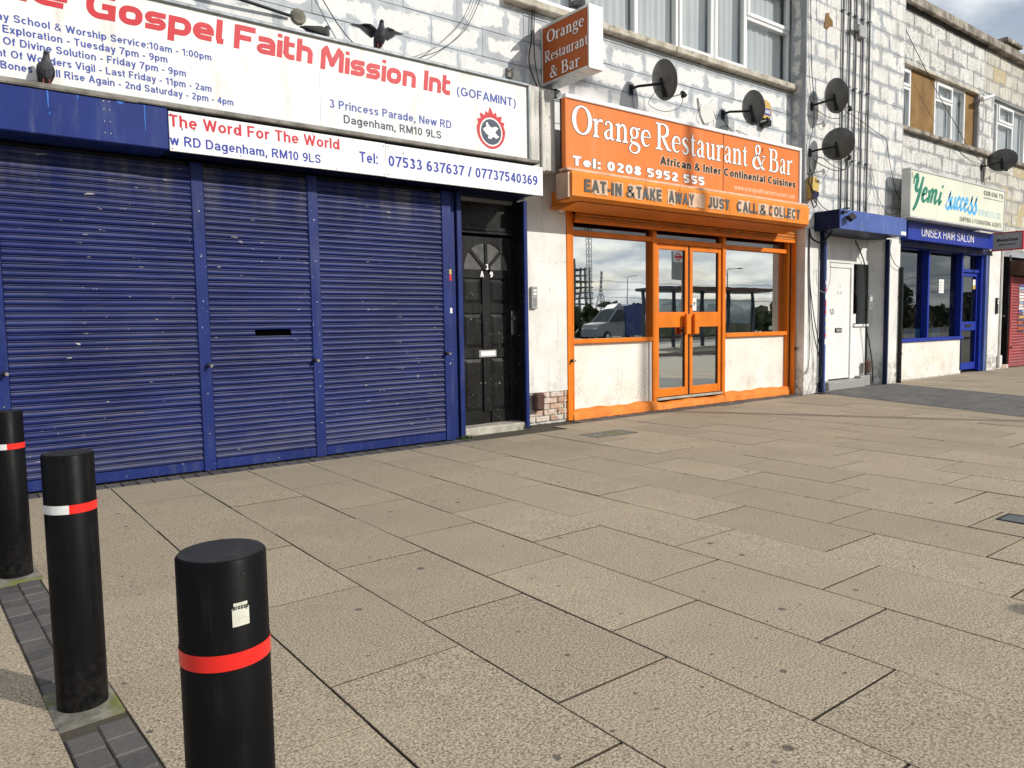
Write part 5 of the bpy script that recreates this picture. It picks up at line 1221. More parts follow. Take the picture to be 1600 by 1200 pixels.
# orange hood box
ob = thing('shutter_box', 'orange shutter hood lettered in grey over the restaurant doors', 'shutter box', (7.6, 6.0, 2.42))
hood = [(6.15, 2.44), (5.96, 2.44), (5.905, 2.475), (5.90, 2.70), (5.925, 2.735), (6.15, 2.735)]
obj('casing', MB().extr([(a, b_) for a, b_ in hood], 5.345, 9.84), m_obox, ob)
obj('end_cap', MB().prism([(5.31, 2.46), (5.343, 2.46), (5.343, 2.72), (5.31, 2.72)], 5.93, 6.12), m_peelstrip, ob)
obj('soffit', MB().extr([(6.45, 2.415), (6.30, 2.385), (5.98, 2.432), (6.45, 2.437)], 5.50, 9.84), m_obox, ob); obj('back_plate', MB().box(5.52, 9.84, 6.15, 6.44, 2.438, 2.60), m_obox, ob)
obj('top_strip', MB().cbox(5.30, 9.845, 5.93, 6.06, 2.737, 2.765, .004), m_peelstrip, ob)
for a, b_ in ((5.62, 5.86), (5.93, 6.10), (6.18, 6.42), (6.50, 6.74), (6.84, 6.98), (7.22, 7.52), (7.62, 7.88), (8.20, 8.45), (8.62, 8.86), (8.94, 9.22), (9.30, 9.48)):
    z0_ = 2.515+random.uniform(-.008, .01); z1_ = 2.672+random.uniform(-.01, .008); P = []
    for k in range(7): P.append((a+(b_-a)*k/6, z0_+random.uniform(-.009, .009)))
    for k in range(7): P.append((b_-(b_-a)*k/6, z1_+random.uniform(-.009, .009)))
    obj('peeled_patch', MB().prism(P, 5.8975, 5.8995), m_peelstrip, ob)
yb = 5.8965
for s_, a, b_ in (('EAT-IN', 5.515, 6.075), ('&', 6.15, 6.29), ('TAKE', 6.31, 6.735), ('AWAY', 6.86, 7.315), ('JUST', 7.59, 8.01), ('CALL', 8.165, 8.60), ('&', 8.66, 8.80), ('COLLECT', 8.86, 9.61)):
    text(ob, s_, a, b_, 2.528, .132, yb, m_dgvinyl, .23, gap=.12)
for x, z in ((8.02, 2.49), (9.3, 2.50), (6.45, 2.66), (7.05, 2.60)):
    P = [Vector((x, 5.8955, z))]
    for k in range(6): P.append(P[-1]+Vector((random.uniform(-.012, .016), 0, .026)))
    obj('crack', MB().tube(P, .0018, 4), m_kvinyl, ob)
# main orange sign
os_ = thing('restaurant_sign', 'orange fascia sign with large white serif restaurant name', 'sign', (7.6, 6.05, 2.77))
YR = 6.05
obj('panel', MB().box(5.395, 8.078, YR, YR+.02, 2.785, 3.515), m_osign, os_); obj('panel', MB().box(8.086, 9.805, YR, YR+.02, 2.785, 3.515), m_osign, os_)
obj('back_box', MB().box(5.40, 9.82, YR+.02, 6.15, 2.77, 3.53), m_dark, os_); obj('wall_batten', MB().box(6.2, 6.3, 6.15, 6.5, 2.9, 3.4), m_dark, os_); obj('wall_batten', MB().box(9.2, 9.3, 6.15, 6.5, 2.9, 3.4), m_dark, os_)
obj('frame_bar', MB().cbox(5.375, 9.85, YR-.022, YR+.05, 3.515, 3.56, .006), m_white2, os_)
obj('frame_bar', MB().cbox(9.806, 9.85, YR-.022, YR+.05, 2.77, 3.514, .006), m_white2, os_)
obj('frame_bar', MB().cbox(5.375, 5.396, YR-.015, YR+.05, 2.77, 3.514, .004), m_osign, os_)
obj('joint_bar', MB().box(8.0785, 8.0855, YR-.004, YR+.02, 2.785, 3.514), m_kvinyl, os_)
ol = (m_kvinyl, .022)
word(os_, 'Orange', SERIF, 5.48, 6.715, 3.165, .305, YR, m_wvinyl, 0, outline=ol, gap=.02)
word(os_, 'Restaurant', SERIF, 6.80, 8.60, 3.165, .308, YR, m_wvinyl, 0, outline=ol, gap=.02)
word(os_, '&', SERIF, 8.70, 8.99, 3.155, .325, YR, m_wvinyl, 0, outline=ol)
word(os_, 'Bar', SERIF, 9.07, 9.645, 3.158, .305, YR, m_wvinyl, 0, outline=ol, gap=.02)
ot = lambda s_, a, b_, z, c_, bold, mt, om, og: text(os_, s_, a, b_, z, c_, YR, mt, bold, outline=(om, og))
ot('Tel: 0208 5952 555', 5.485, 7.705, 2.825, .105, .225, m_wvinyl, m_kvinyl, .04)
ot('African & Inter Continental Cuisines', 6.885, 9.725, 2.995, .098, .21, m_kvinyl, m_orvinyl, .055)
text(os_, 'www.orangeafricanrestaurant.com', 8.32, 9.715, 2.845, .060, YR, m_orvinyl, .12)
# hanging box sign
hs = thing('hanging_sign', 'projecting double-sided orange box sign with silver edges above the restaurant', 'sign', (5.53, 6.1, 3.74))
hx0, hx1, hy0, hy1, hz0, hz1 = 5.44, 5.63, 5.725, 6.49, 3.745, 4.385
obj('panel', MB().box(hx0-.001, hx0+.01, hy0+.022, hy1-.022, hz0+.03, hz1-.03), m_osignd, hs)
obj('panel', MB().box(hx1-.01, hx1+.001, hy0+.022, hy1-.022, hz0+.03, hz1-.03), m_osignd, hs)
ca = MB(); ca.cbox(hx0-.006, hx1+.006, hy0, hy0+.022, hz0, hz1, .004).cbox(hx0-.006, hx1+.006, hy1-.022, hy1, hz0, hz1, .004).cbox(hx0-.006, hx1+.006, hy0+.022, hy1-.022, hz0, hz0+.03, .003).cbox(hx0-.006, hx1+.006, hy0+.022, hy1-.022, hz1-.03, hz1, .003)
obj('casing', ca, m_alu, hs)
obj('wall_bracket', MB().box(hx0+.05, hx0+.09, hy1, 6.502, hz0+.05, hz1-.05), m_blackmat, hs)
H3 = lambda dx: (lambda s_, z, d: (hx0-.003-d, hy1-.03-s_, z))
hw = hy1-hy0
for s_, a, b_, z, c_ in (('Orange', .07, .66, 4.185, .125), ('Restaurant', .03, .715, 3.985, .115)):
    V, F = glyph_word(s_, SERIF, .05); 
    word(hs, s_, SERIF, a, b_, z, c_, 0, m_wvinyl, 0, to3=H3(0), outline=(m_kvinyl, .006), n=(-1, 0, 0), gap=.05)
word(hs, '&', SERIF, .115, .24, 3.80, .125, 0, m_wvinyl, 0, to3=H3(0), outline=(m_kvinyl, .006), n=(-1, 0, 0))
word(hs, 'Bar', SERIF, .30, .595, 3.80, .128, 0, m_wvinyl, 0, to3=H3(0), outline=(m_kvinyl, .006), n=(-1, 0, 0), gap=.05)

# ================================================================== ALCOVE WITH THE WHITE DOOR
wd = thing('front_door', 'plain white door with a glazed side light, set in the alcove', 'door', (11.9, 6.5, 0))
m_wdoor = paint('white_door_paint', (.78, .775, .75), .5, var=.05, dirt=(.45, .42, .36), dirt_amt=.3, scale=2.5, bump=.05, flecks=.05, fleckcol=(.25, .2, .15))
YA = 6.50
lfw = obj('leaf', MB().cbox(11.44, 12.115, YA, YA+.04, .15, 2.05, .005), m_wdoor, wd)
obj('weather_bar', MB().cbox(11.44, 12.115, YA-.02, YA, 1.975, 2.045, .005), m_wdoor, lfw)
wl_ = obj('letter_plate', MB().cbox(11.655, 11.86, YA-.010, YA+.001, .915, .99, .004), m_blackmat, lfw); obj('letter_flap', MB().cbox(11.68, 11.84, YA-.014, YA-.0105, .93, .975, .003), m_grey, wl_)
obj('pull_cord', MB().tube(smoothpath([(11.49, YA-.008, 1.30), (11.51, YA-.014, 1.25), (11.56, YA-.014, 1.22), (11.585, YA-.012, 1.27), (11.55, YA-.01, 1.31)]), .005, 5), m_blackmat, lfw)
m_faded = paint('faded_numerals', (.50, .49, .46), .6, var=.1, dirt_amt=.1, bump=0)
text(lfw, '4', 11.775, 11.815, 1.655, .05, YA-.0005, m_faded, .16); text(lfw, 'A B', 11.70, 11.86, 1.545, .05, YA-.0005, m_faded, .16)
wf = MB(); wf.cbox(11.30, 11.438, YA-.02, YA+.06, .13, 2.47, .005).cbox(12.117, 12.19, YA-.02, YA+.06, .13, 2.47, .005).cbox(11.438, 12.117, YA-.02, YA+.06, 2.055, 2.135, .005).cbox(12.19, 12.705, YA-.018, YA+.06, 2.055, 2.12, .005).cbox(12.19, 12.705, YA-.05, YA+.06, 1.005, 1.045, .005)
obj('frame', wf, m_wdoor, wd)
obj('transom_panel', MB().box(11.438, 12.117, YA+.0, YA+.02, 2.135, 2.47).box(12.19, 12.70, YA+.0, YA+.02, 2.12, 2.47).box(12.19, 12.62, YA-.01, YA+.04, .14, 1.005), m_wdoor, wd)
obj('pane', MB().box(12.19, 12.70, YA+.02, YA+.026, 1.045, 2.055), m_glass_s, wd)
obj('room_behind', MB().add([(12.15, 6.75, .9), (12.75, 6.75, .9), (12.75, 6.75, 2.2), (12.15, 6.75, 2.2)], [(0, 1, 2, 3)]), m_room, wd)
obj('notice', MB().box(12.20, 12.345, YA+.015, YA+.0165, 1.06, 1.22), m_paper, wd)
obj('step', MB().cbox(11.15, 12.30, 6.30, 6.62, -.02, .13, .012).cbox(12.30, 12.62, 6.38, 6.62, -.02, .17, .012), m_granite, wd)
obj('left_panel', MB().box(10.62, 11.30, YA, YA+.05, 0, 2.47), m_wdoor, wd)
intercom((12.56, 6.40, 1.285), 'black and grey door-entry panel inside the alcove', .12, .25, m_grey)
meterbox('small brown meter box at the foot of the alcove wall', 12.50, 12.62, 6.37, 6.44, .22, .42, m_brown)
ab = thing('shutter_box', 'blue shutter box over the alcove with a black floodlight', 'shutter box', (11.6, 6.0, 2.47))
obj('front_plate', MB().cbox(10.585, 12.645, 5.85, 5.87, 2.465, 2.755, .004), m_bluelt, ab)
obj('casing', MB().box(10.59, 12.64, 5.87, 6.262, 2.47, 2.75), m_bluedk, ab)
tg = obj('maker_plate', MB().box(12.46, 12.63, 5.8475, 5.8495, 2.485, 2.54), m_paper, ab)
ap = thing('alcove_post', 'blue shutter guide on the left of the alcove, littered with old stickers', 'post', (10.68, 6.15, 0))
obj('guide_rail', MB().cbox(10.768, 10.812, 6.20, 6.268, 0, 2.47, .004), m_bluedk, ap); obj('front_strip', MB().cbox(10.814, 10.85, 6.195, 6.268, 0, 2.47, .004), m_bluelt, ap)
for k in range(9): z = .75+k*.115; obj('sticker', MB().box(10.818, 10.847, 6.1930, 6.1945, z, z+random.uniform(.05, .10)), random.choice([m_paper, m_paper, m_ltgrey, m_redd]), ap)
ap2 = thing('alcove_post', 'near-black shutter guide on the right of the alcove', 'post', (12.68, 6.15, 0))
obj('guide_rail', MB().cbox(12.80, 12.838, 6.20, 6.268, 0, 2.47, .004), m_bluedk, ap2); obj('front_strip', MB().cbox(12.84, 12.858, 6.20, 6.267, 0, 2.47, .004), m_ltgrey, ap2)
fl_ = thing('floodlight', 'small black floodlight fixed to the front of the blue alcove box', 'floodlight', (10.68, 5.84, 2.64))
obj('bracket', MB().cbox(10.60, 10.70, 5.80, 5.849, 2.69, 2.72, .004), m_blackmat, fl_)
o = obj('lamp_body', MB().cbox(-.075, .075, -.03, .03, -.05, .05, .01), m_blackmat, fl_, local=True); o.location = (.07, -.07, -.01); o.rotation_euler = (R(-35), R(-25), 0)

# ================================================================== SALON FRONT
sf = thing('shopfront', 'blue-framed salon shopfront with a white stall riser and glass door', 'shopfront', (15.4, 6.5, 0))
fb = MB()
fb.cbox(14.955, 15.02, 6.49, 6.62, .75, 2.45, .005).cbox(16.44, 16.515, 6.49, 6.62, .05, 2.45, .005).cbox(17.40, 17.50, 6.49, 6.62, .0, 2.45, .005)
fb.cbox(13.36, 14.944, 6.50, 6.68, 2.41, 2.45, .004).cbox(15.021, 16.429, 6.50, 6.68, 2.41, 2.45, .004).cbox(16.516, 17.40, 6.50, 6.68, 2.41, 2.45, .004)
obj('frame', fb, m_bluesal, sf)
obj('sill', MB().cbox(13.36, 16.52, 6.45, 6.68, .69, .755, .008), m_bluesal, sf)
pane(sf, 13.36, 14.944, .755, 2.41, 6.60, m_glass_s); pane(sf, 15.021, 16.439, .755, 2.41, 6.60, m_glass_s)
obj('corner_post', MB().cbox(17.502, 17.585, 6.44, 6.60, 0, 2.46, .005), m_bluelt, sf)
pane(sf, 16.516, 17.40, 2.12, 2.41, 6.60, m_glass_s)
dd = MB(); dd.cbox(16.52, 16.585, 6.55, 6.60, .05, 2.0, .004).cbox(17.335, 17.398, 6.55, 6.60, .05, 2.0, .004)
for a, b_ in ((.05, .195), (.86, 1.045), (1.975, 2.035)): dd.cbox(16.586, 17.334, 6.548, 6.60, a, b_, .004)
do = obj('door', dd, m_bluesal, sf); obj('transom', MB().cbox(16.516, 17.40, 6.53, 6.62, 2.055, 2.12, .004), m_bluesal, sf)
pane(do, 16.586, 17.334, .195, .86, 6.575, m_glass_s); pane(do, 16.586, 17.334, 1.045, 1.975, 6.575, m_glass_s)
obj('letter_plate', MB().cbox(16.82, 17.12, 6.538, 6.549, .93, .99, .003), m_blackmat, do)
obj('warning_notice', MB().box(17.20, 17.33, 6.572, 6.574, 1.72, 1.80), m_yellow, do); obj('notice', MB().box(17.20, 17.33, 6.572, 6.574, 1.80, 1.92), m_paper, do)
pz = obj('poster', MB().box(15.66, 15.88, 6.594, 6.596, 1.62, 1.89), m_paper, sf)
for k in range(4): obj('print_line', MB().box(15.69, 15.69+random.uniform(.07, .14), 6.5925, 6.5935, 1.66+k*.055, 1.675+k*.055), m_grey, pz)
# seen inside: chairs, a strip light and a dark display board
for i, x in enumerate((14.05, 14.75, 15.15, 15.9)):
    c_ = thing('salon_chair', ['blue moulded chair, leftmost behind the salon window', 'blue moulded chair, second from the left behind the salon window', 'blue moulded chair behind the blue mullion of the salon window', 'blue moulded chair nearest the salon door'][i], 'chair', (x, 6.80, .02), 'blue chairs inside the salon')
    bk = MB(); V = []
    for a in range(9):
        th = R(-60+15*a); V += [(.22*math.sin(th), .06*(1-math.cos(th))*-2, .44), (.22*math.sin(th), .06*(1-math.cos(th))*-2-.02, .84+.07*math.cos(th))]
    bk.add(V, [(2*a, 2*a+2, 2*a+3, 2*a+1) for a in range(8)]); obj('backrest', bk, m_chair, c_, smooth='all', local=True)
    obj('seat', MB().cbox(-.2, .2, .0, .40, .42, .46, .02), m_chair, c_, local=True)
    for sx in (-.16, .16):
        for sy in (.04, .36): obj('leg', MB().cyl((sx, sy, 0), (sx, sy, .42), .012, n=8), m_chrome, c_, local=True)
lt = thing('strip_light', 'lit white strip light hanging inside the salon window', 'light', (14.35, 7.1, 2.05))
obj('tube', MB().cyl((14.05, 7.1, 2.05), (15.15, 7.1, 2.07), .022, n=10), m_tube, lt, smooth=True); obj('batten', MB().cbox(14.0, 15.2, 7.08, 7.13, 2.085, 2.12, .005), m_upvc, lt)
obj('hanging_cord', MB().cyl((14.2, 7.1, 2.12), (14.2, 7.1, 2.50), .004, n=5).cyl((15.0, 7.1, 2.12), (15.0, 7.1, 2.50), .004, n=5), m_cable, lt)
cape = thing('salon_cape', 'black cape spread on a stand inside the salon', 'cape', (16.6, 7.3, .0))
obj('cloth', MB().lathe([(.42, .35), (.46, .55), (.34, 1.0), (.20, 1.45), (.08, 1.62), (.01, 1.64)], 18, (16.6, 7.4, 0)), m_blackmat, cape, smooth='all'); obj('stand', MB().cyl((16.6, 7.4, .0), (16.6, 7.4, .4), .02), m_chrome, cape)
# fascia and half-open shutter hood
uf = thing('salon_fascia', 'dark blue fascia with thin white lettering above the salon windows', 'sign', (15.2, 6.2, 2.5))
pf = MB(); pf.box(13.36, 17.0, 6.15, 6.42, 2.50, 2.80); obj('panel', pf, m_bluesal, uf)
fz = lambda x, z, d: (x, 6.19-(z-2.50)*.07/.30-.002-d, z)
text(uf, 'UNISEX HAIR SALON', 13.86, 16.06, 2.575, .150, 6.148, m_wvinyl, .105)
shh = thing('roller_shutter', 'rolled-up blue shutter edge above the salon windows', 'roller shutter', (15.2, 6.3, 2.42))
sm2_ = slat_mesh(4.09, m_blue, .035)
for i in range(2):
    o = bpy.data.objects.new('slat', sm2_); COL.objects.link(o); o.parent = shh; o.location = Vector((13.37, 6.33, 2.43+i*.035))-Vector(shh.location)
obj('bottom_rail', MB().cbox(13.37, 17.46, 6.315, 6.345, 2.40, 2.43, .003), m_bluedk, shh)
# cream box sign
ys = thing('shop_sign', 'cream box sign with green and blue script over the salon', 'sign', (15, 6.0, 2.82))
obj('panel', MB().box(12.985, 16.935, 5.952, 5.96, 2.85, 3.60), m_cream, ys)
yf_ = MB(); yf_.cbox(12.95, 16.97, 5.94, 6.09, 2.815, 2.85, .005).cbox(12.95, 16.97, 5.94, 6.09, 3.60, 3.635, .005).cbox(12.95, 12.985, 5.942, 6.09, 2.85, 3.60, .004).cbox(16.935, 16.97, 5.942, 6.09, 2.85, 3.60, .004)
obj('frame', yf_, m_alu, ys); obj('back_box', MB().box(12.985, 16.935, 5.96, 6.085, 2.85, 3.60), m_grey, ys)
obj('wall_batten', MB().box(13.4, 13.5, 6.085, 6.50, 2.85, 3.55), m_grey, ys); obj('wall_batten', MB().box(16.4, 16.5, 6.085, 6.50, 2.85, 3.55), m_grey, ys)
YY = 5.952
word(ys, 'Yemi', SCRIPT, 13.05, 14.22, 3.10, .44, YY, m_green, .22, gap=-.01)
word(ys, 'success', SCRIPT, 14.29, 15.66, 3.07, .44, YY, m_sky, .22, gap=-.04)
text(ys, 'SERVICES LTD.', 15.69, 16.79, 3.055, .11, YY, m_skyp, .11); text(ys, 'SHIPPING & FORWARDING AGENTS', 14.90, 16.82, 2.888, .085, YY, m_kvinyl, .13)
text(ys, '0208 6166 776', 15.935, 16.88, 3.452, .090, YY, m_kvinyl, .17); text(ys, 'www.yemisuccessservices.com', 15.94, 16.87, 3.392, .032, YY, m_dgvinyl, .12); text(ys, '5', 13.005, 13.06, 3.47, .085, YY, m_kvinyl, .12)
# projecting money transfer sign
mg = thing('hanging_sign', 'small grey projecting money-transfer sign with a red rim, right of the salon', 'sign', (17.5, 6.1, 2.5))
obj('panel', MB().box(17.496, 17.56, 5.80, 6.335, 2.515, 2.85), m_ltgrey, mg)
rm = MB(); rm.cbox(17.485, 17.57, 5.78, 5.80, 2.495, 2.87, .004).cbox(17.485, 17.57, 6.335, 6.355, 2.495, 2.87, .004).cbox(17.485, 17.57, 5.80, 6.335, 2.495, 2.515, .003).cbox(17.485, 17.57, 5.80, 6.335, 2.85, 2.87, .003); obj('rim', rm, m_redd, mg)
MG = lambda s_, z, d: (17.4945-d, 6.325-s_, z)
text(mg, 'MoneyGram', .06, .46, 2.68, .065, 0, m_kvinyl, .22, .25, to3=MG, n=(-1, 0, 0)); text(mg, 'Money Transfer', .10, .41, 2.60, .045, 0, m_kvinyl, .16, .25, to3=MG, n=(-1, 0, 0))
obj('wall_bracket', MB().box(17.51, 17.55, 6.355, 6.51, 2.6, 2.8), m_blackmat, mg)
# far black door and red shutter
fd = thing('front_door', 'narrow black door between the far white pier and the red shutter', 'door', (18.65, 6.6, 0))
obj('leaf', MB().cbox(18.33, 18.93, 6.60, 6.64, .08, 1.98, .005), m_blackdoor, fd); obj('frame', MB().cbox(18.30, 18.33, 6.56, 6.66, 0, 2.5, .004).cbox(18.93, 19.02, 6.50, 6.66, 0, 2.5, .004).cbox(18.33, 18.93, 6.57, 6.66, 1.985, 2.06, .004), m_blackdoor, fd)
obj('transom_panel', MB().box(18.33, 18.93, 6.61, 6.64, 2.06, 2.5), m_blackdoor, fd); obj('letter_plate', MB().cbox(18.45, 18.68, 6.588, 6.601, .78, .85, .003), m_chrome, fd); obj('step', MB().cbox(18.30, 19.0, 6.48, 6.62, -.02, .07, .008), m_brick, fd)
obj('handle', MB().cyl((18.88, 6.60, 1.15), (18.88, 6.55, 1.15), .02, n=10), m_chrome, fd)
rs = shutter('dull red roller shutter with a painted mural at the right edge', 19.06, 21.6, 0, 2.06, 6.50, m_redsh, sp=.065, guide=[(19.0, 19.06)], lock=[(19.05, .45)])
# mural panel: bands of faded colour
mcols = [m_sky, m_paper, m_osign, m_sky, m_slate, m_paper, m_bvinyl, m_slate, m_paper, m_yellow, m_kvinyl, m_yellow]
mrnd = random.Random(5)
for k in range(17):      # painted panel broken up by the slats
    z1_ = 1.86-k*.065; x = 19.46+mrnd.uniform(0, .06)
    while x < 21.2:
        w_ = mrnd.uniform(.08, .42); mt = mrnd.choice([m_sky, m_ltgrey, m_paper, m_skyp, m_slate, m_bvinyl] if k < 11 else [m_kvinyl, m_yellow, m_slate, m_osignd])
        obj('mural_patch', MB().box(x, min(x+w_, 21.2), 6.478, 6.480, z1_-.046, z1_), mt, rs); x += w_+mrnd.choice([0, 0, .03])+.002
bx2 = thing('shutter_box', 'brown shutter box with a yellow face at the far right', 'shutter box', (20, 6.3, 2.08))
obj('casing', MB().cbox(18.93, 21.8, 6.16, 6.50, 2.06, 2.36, .005), m_brown, bx2); obj('face', MB().box(18.94, 21.8, 6.15, 6.158, 2.07, 2.35), m_yellow, bx2)
dpipe = thing('drainpipe', 'black drainpipe beside the salon window', 'pipe', (13.34, 6.23, 0)); obj('pipe', MB().cyl((13.345, 6.235, 0), (13.345, 6.235, 2.02), .032, n=14), m_blackmat, dpipe, smooth=True)
for z in (.5, 1.5): obj('clip', MB().cyl((13.345, 6.235, z), (13.345, 6.235, z+.03), .040, n=14), m_blackmat, dpipe)
fp = thing('drainpipe', 'thin white pipe running down the far pier', 'pipe', (18.2, 6.4, 0)); obj('pipe', MB().cyl((18.22, 6.40, .25), (18.22, 6.40, 2.6), .022, n=10), m_conduit, fp, smooth=True); obj('base_box', MB().cbox(18.15, 18.29, 6.36, 6.42, .05, .30, .008), m_conduit, fp)
intercom((18.02, 6.42, 1.20), 'dark slim door-entry panel on the far white pier', .09, .34, m_blackmat)

# ================================================================== THINGS FIXED TO THE UPPER WALLS
NTH = ['first', 'second', 'third', 'fourth', 'fifth']
for i, x in enumerate((11.165, 11.355, 11.535, 11.745, 11.95)):
    c_ = thing('conduit', '%s upright conduit from the left on the white bay' % NTH[i], 'conduit', (x, 6.18, 2.84), 'upright conduits on the bay')
    P = [(x+.004*math.sin(z*2.1+i), 6.172, z) for z in [2.80+.35*k for k in range(12)]]
    obj('pipe', KM(MB().tube(P, .016, 8)), m_conduit2, c_, smooth='all')
    for z in (3.6, 4.7, 5.8): obj('saddle', KM(MB().cbox(x-.030, x+.030, 6.153, 6.20, z, z+.022, .003)), m_conduit2, c_)
def dish(label, mount, c, rw, rh, az, el, arm=True, lnb=(.0, -.02)):
    """mount: plate on the wall; c: middle of the reflector; az from +Y towards +X"""
    d = thing('satellite_dish', label, 'satellite dish', mount, 'dark satellite dishes on the walls')
    nrm = Vector((math.sin(R(az))*math.cos(R(el)), math.cos(R(az))*math.cos(R(el)), math.sin(R(el))))
    sx = nrm.cross(Vector((0, 0, 1))).normalized(); up = sx.cross(nrm)
    c = Vector(c); V = []; F = []; nr, na = 7, 36; dep = .19*max(rw, rh)
    def P(i, a, off=0): k = i/nr; t_ = 2*math.pi*a/na; return c + sx*rw*k*math.cos(t_) + up*rh*k*math.sin(t_) + nrm*(dep*k*k-dep-off)
    rings = [[P(max(i, .02), a) for a in range(na)] for i in range(nr+1)]
    rim = [[p + (p-c).normalized()*.006 + nrm*.001 for p in rings[-1]], [p + nrm*.010 for p in rings[-1]]]
    back = [[p - nrm*.004 for p in r] for r in rings]
    mb = MB(); mb.loft(back + rim + rings[::-1]); obj('reflector', mb, m_dish, d, smooth=True)
    m0 = Vector(mount); bc = c - nrm*(dep+.004) - up*rh*.12
    pl = obj('wall_plate', MB().cbox(m0.x-.035, m0.x+.035, m0.y-.008, m0.y, m0.z-.07, m0.z+.05, .003), m_blackmat, d)
    obj('bracket_arm', MB().tube([m0+Vector((0, -.004, 0)), m0+Vector((.02, -.10, .01)), bc-nrm*.05+Vector((0, 0, -.01)), bc], .016, 8), m_blackmat, d, smooth=True)
    obj('back_bracket', MB().tube([bc+up*.06, bc-up*rh*.75], [.020, .024], 8), m_blackmat, d, smooth=True)
    f0 = c - up*rh*.92; f1 = c - up*rh*.55 + nrm*max(rw, rh)*1.15 - up*.06
    obj('feed_arm', MB().tube([f0-nrm*.03, f1], .010, 8), m_grey, d, smooth=True)
    v = (c-f1).normalized(); obj('receiver', MB().cyl(f1-v*.05, f1+v*.03, .020, .026, 12).cbox(f1.x-.022, f1.x+.022, f1.y-.022, f1.y+.022, f1.z-.05, f1.z+.02, .006), m_blackmat, d, smooth=True)
    return d, f1
dA, fA = dish('left of the two dark dishes above the orange sign', (6.86, 6.492, 3.975), (7.05, 6.13, 4.02), .21, .23, 97, 14)
dB, fB = dish('right of the two dark dishes above the orange sign, by a yellow alarm box', (8.66, 6.492, 3.955), (8.86, 6.15, 3.99), .19, .222, 97, 12)
dC, fC = dish('upper dark dish at the left corner of the white bay', KP((10.36, 6.197, 4.27)), KP((10.56, 5.93, 4.38)), .195, .245, 97, 12)
dD, fD = dish('lower, wider dark dish hung with loose cables on the white bay', KP((10.33, 6.197, 3.60)), KP((10.58, 5.90, 3.69)), .255, .225, 90, 8)
dE, fE = dish('dark dish over the cream sign at the far right', (17.22, 6.492, 4.22), (17.50, 6.21, 4.34), .27, .215, 84, 8)
def cable(label, P, r=.006, mat=None, n=6, name='cable'):
    if 10.1 < P[0][0] < 13.0 and P[0][1] < 6.3: P = [KP(q) for q in P]
    return tag(obj(name, MB().tube(smoothpath(P, n), r, 5), mat or m_cable, smooth='all'), label, 'cable')
cable('thin cable drooping from the left dish receiver', [tuple(fA), (7.30, 6.10, 3.74), (7.18, 6.25, 3.70), (7.05, 6.38, 3.80), (6.98, 6.2, 3.90)], .0035)
cable('thin cable falling from the left dish bracket to the sign top', [(6.87, 6.485, 3.92), (6.90, 6.48, 3.75), (6.96, 6.47, 3.62), (7.06, 6.46, 3.60)], .0035)
cable('tangle of dark cable below the right dish', [(8.68, 6.48, 3.88), (8.72, 6.44, 3.72), (8.62, 6.45, 3.66), (8.55, 6.46, 3.74), (8.70, 6.44, 3.78), (8.86, 6.42, 3.66), (9.0, 6.44, 3.60), (9.05, 6.46, 3.70), (8.90, 6.44, 3.76), (8.96, 6.1, 3.52), (8.90, 6.03, 3.38)], .004)
cable('loose loop of cable below the right dish', [(8.70, 6.48, 3.85), (8.80, 6.40, 3.66), (8.95, 6.42, 3.72), (9.08, 6.44, 3.62), (9.2, 6.46, 3.58)], .004)
cable('pale wires by the hacked-out patch above the sign', [(8.20, 6.48, 4.02), (8.12, 6.46, 3.85), (8.22, 6.45, 3.74), (8.14, 6.45, 3.64), (8.2, 6.46, 3.58)], .005, m_cablew)
cable('pale wire curling beside the hacked-out patch', [(8.42, 6.48, 3.98), (8.50, 6.46, 3.80), (8.38, 6.45, 3.68), (8.44, 6.46, 3.58)], .005, m_cablew)
obj_p = tag(obj('render_patch', MB().prism([(8.12, 4.08), (8.16, 3.96), (8.24, 3.99), (8.36, 4.05), (8.44, 4.12), (8.50, 4.02), (8.48, 3.86), (8.36, 3.80), (8.25, 3.76), (8.17, 3.86)], 6.475, 6.50), m_render), 'hacked-out plaster patch with loose wires between the two dishes', 'patch')
cable('black cable hanging from the wall to the hook of the hanging sign', [(5.30, 6.47, 4.55), (5.28, 6.46, 4.25), (5.22, 6.44, 3.98), (5.26, 6.42, 3.80), (5.36, 6.42, 3.66), (5.46, 6.42, 3.60)], .007)
cable('second black cable beside the hanging sign', [(5.33, 6.47, 4.55), (5.31, 6.46, 4.22), (5.31, 6.44, 3.95), (5.36, 6.42, 3.72), (5.50, 6.42, 3.61), (5.62, 6.40, 3.60)], .006)
cable('thin cable slanting across the white wall behind the flying pigeon', [(2.55, 6.46, 4.55), (2.80, 6.45, 4.15), (3.05, 6.43, 3.80), (3.30, 6.35, 3.56)], .005)
cable('grey cable looping from the wall to the church sign', [(4.55, 6.46, 4.50), (4.42, 6.45, 4.25), (4.18, 6.42, 4.0), (3.90, 6.38, 3.78), (3.60, 6.33, 3.63), (3.40, 6.3, 3.56)], .005, m_cablew)
cable('dark cable swinging across the white wall above the church sign', [(4.62, 6.46, 4.50), (4.40, 6.45, 4.12), (4.10, 6.42, 3.86), (3.80, 6.38, 3.70), (3.55, 6.33, 3.57)], .004)
cable('thick black cable ending in a wall hole above the church sign', [(-.5, 6.40, 3.85), (.9, 6.38, 3.90), (1.9, 6.40, 3.86), (2.58, 6.47, 3.84)], .014)
wh = thing('wall_hole', 'rough plugged hole where the thick cable enters the wall', 'hole', (2.66, 6.49, 3.86)); obj('plug', MB().lathe([(.07, 0), (.06, .012), (.03, .02), (.001, .02)], 12), m_footing, wh, local=True).rotation_euler = (R(90), 0, 0)
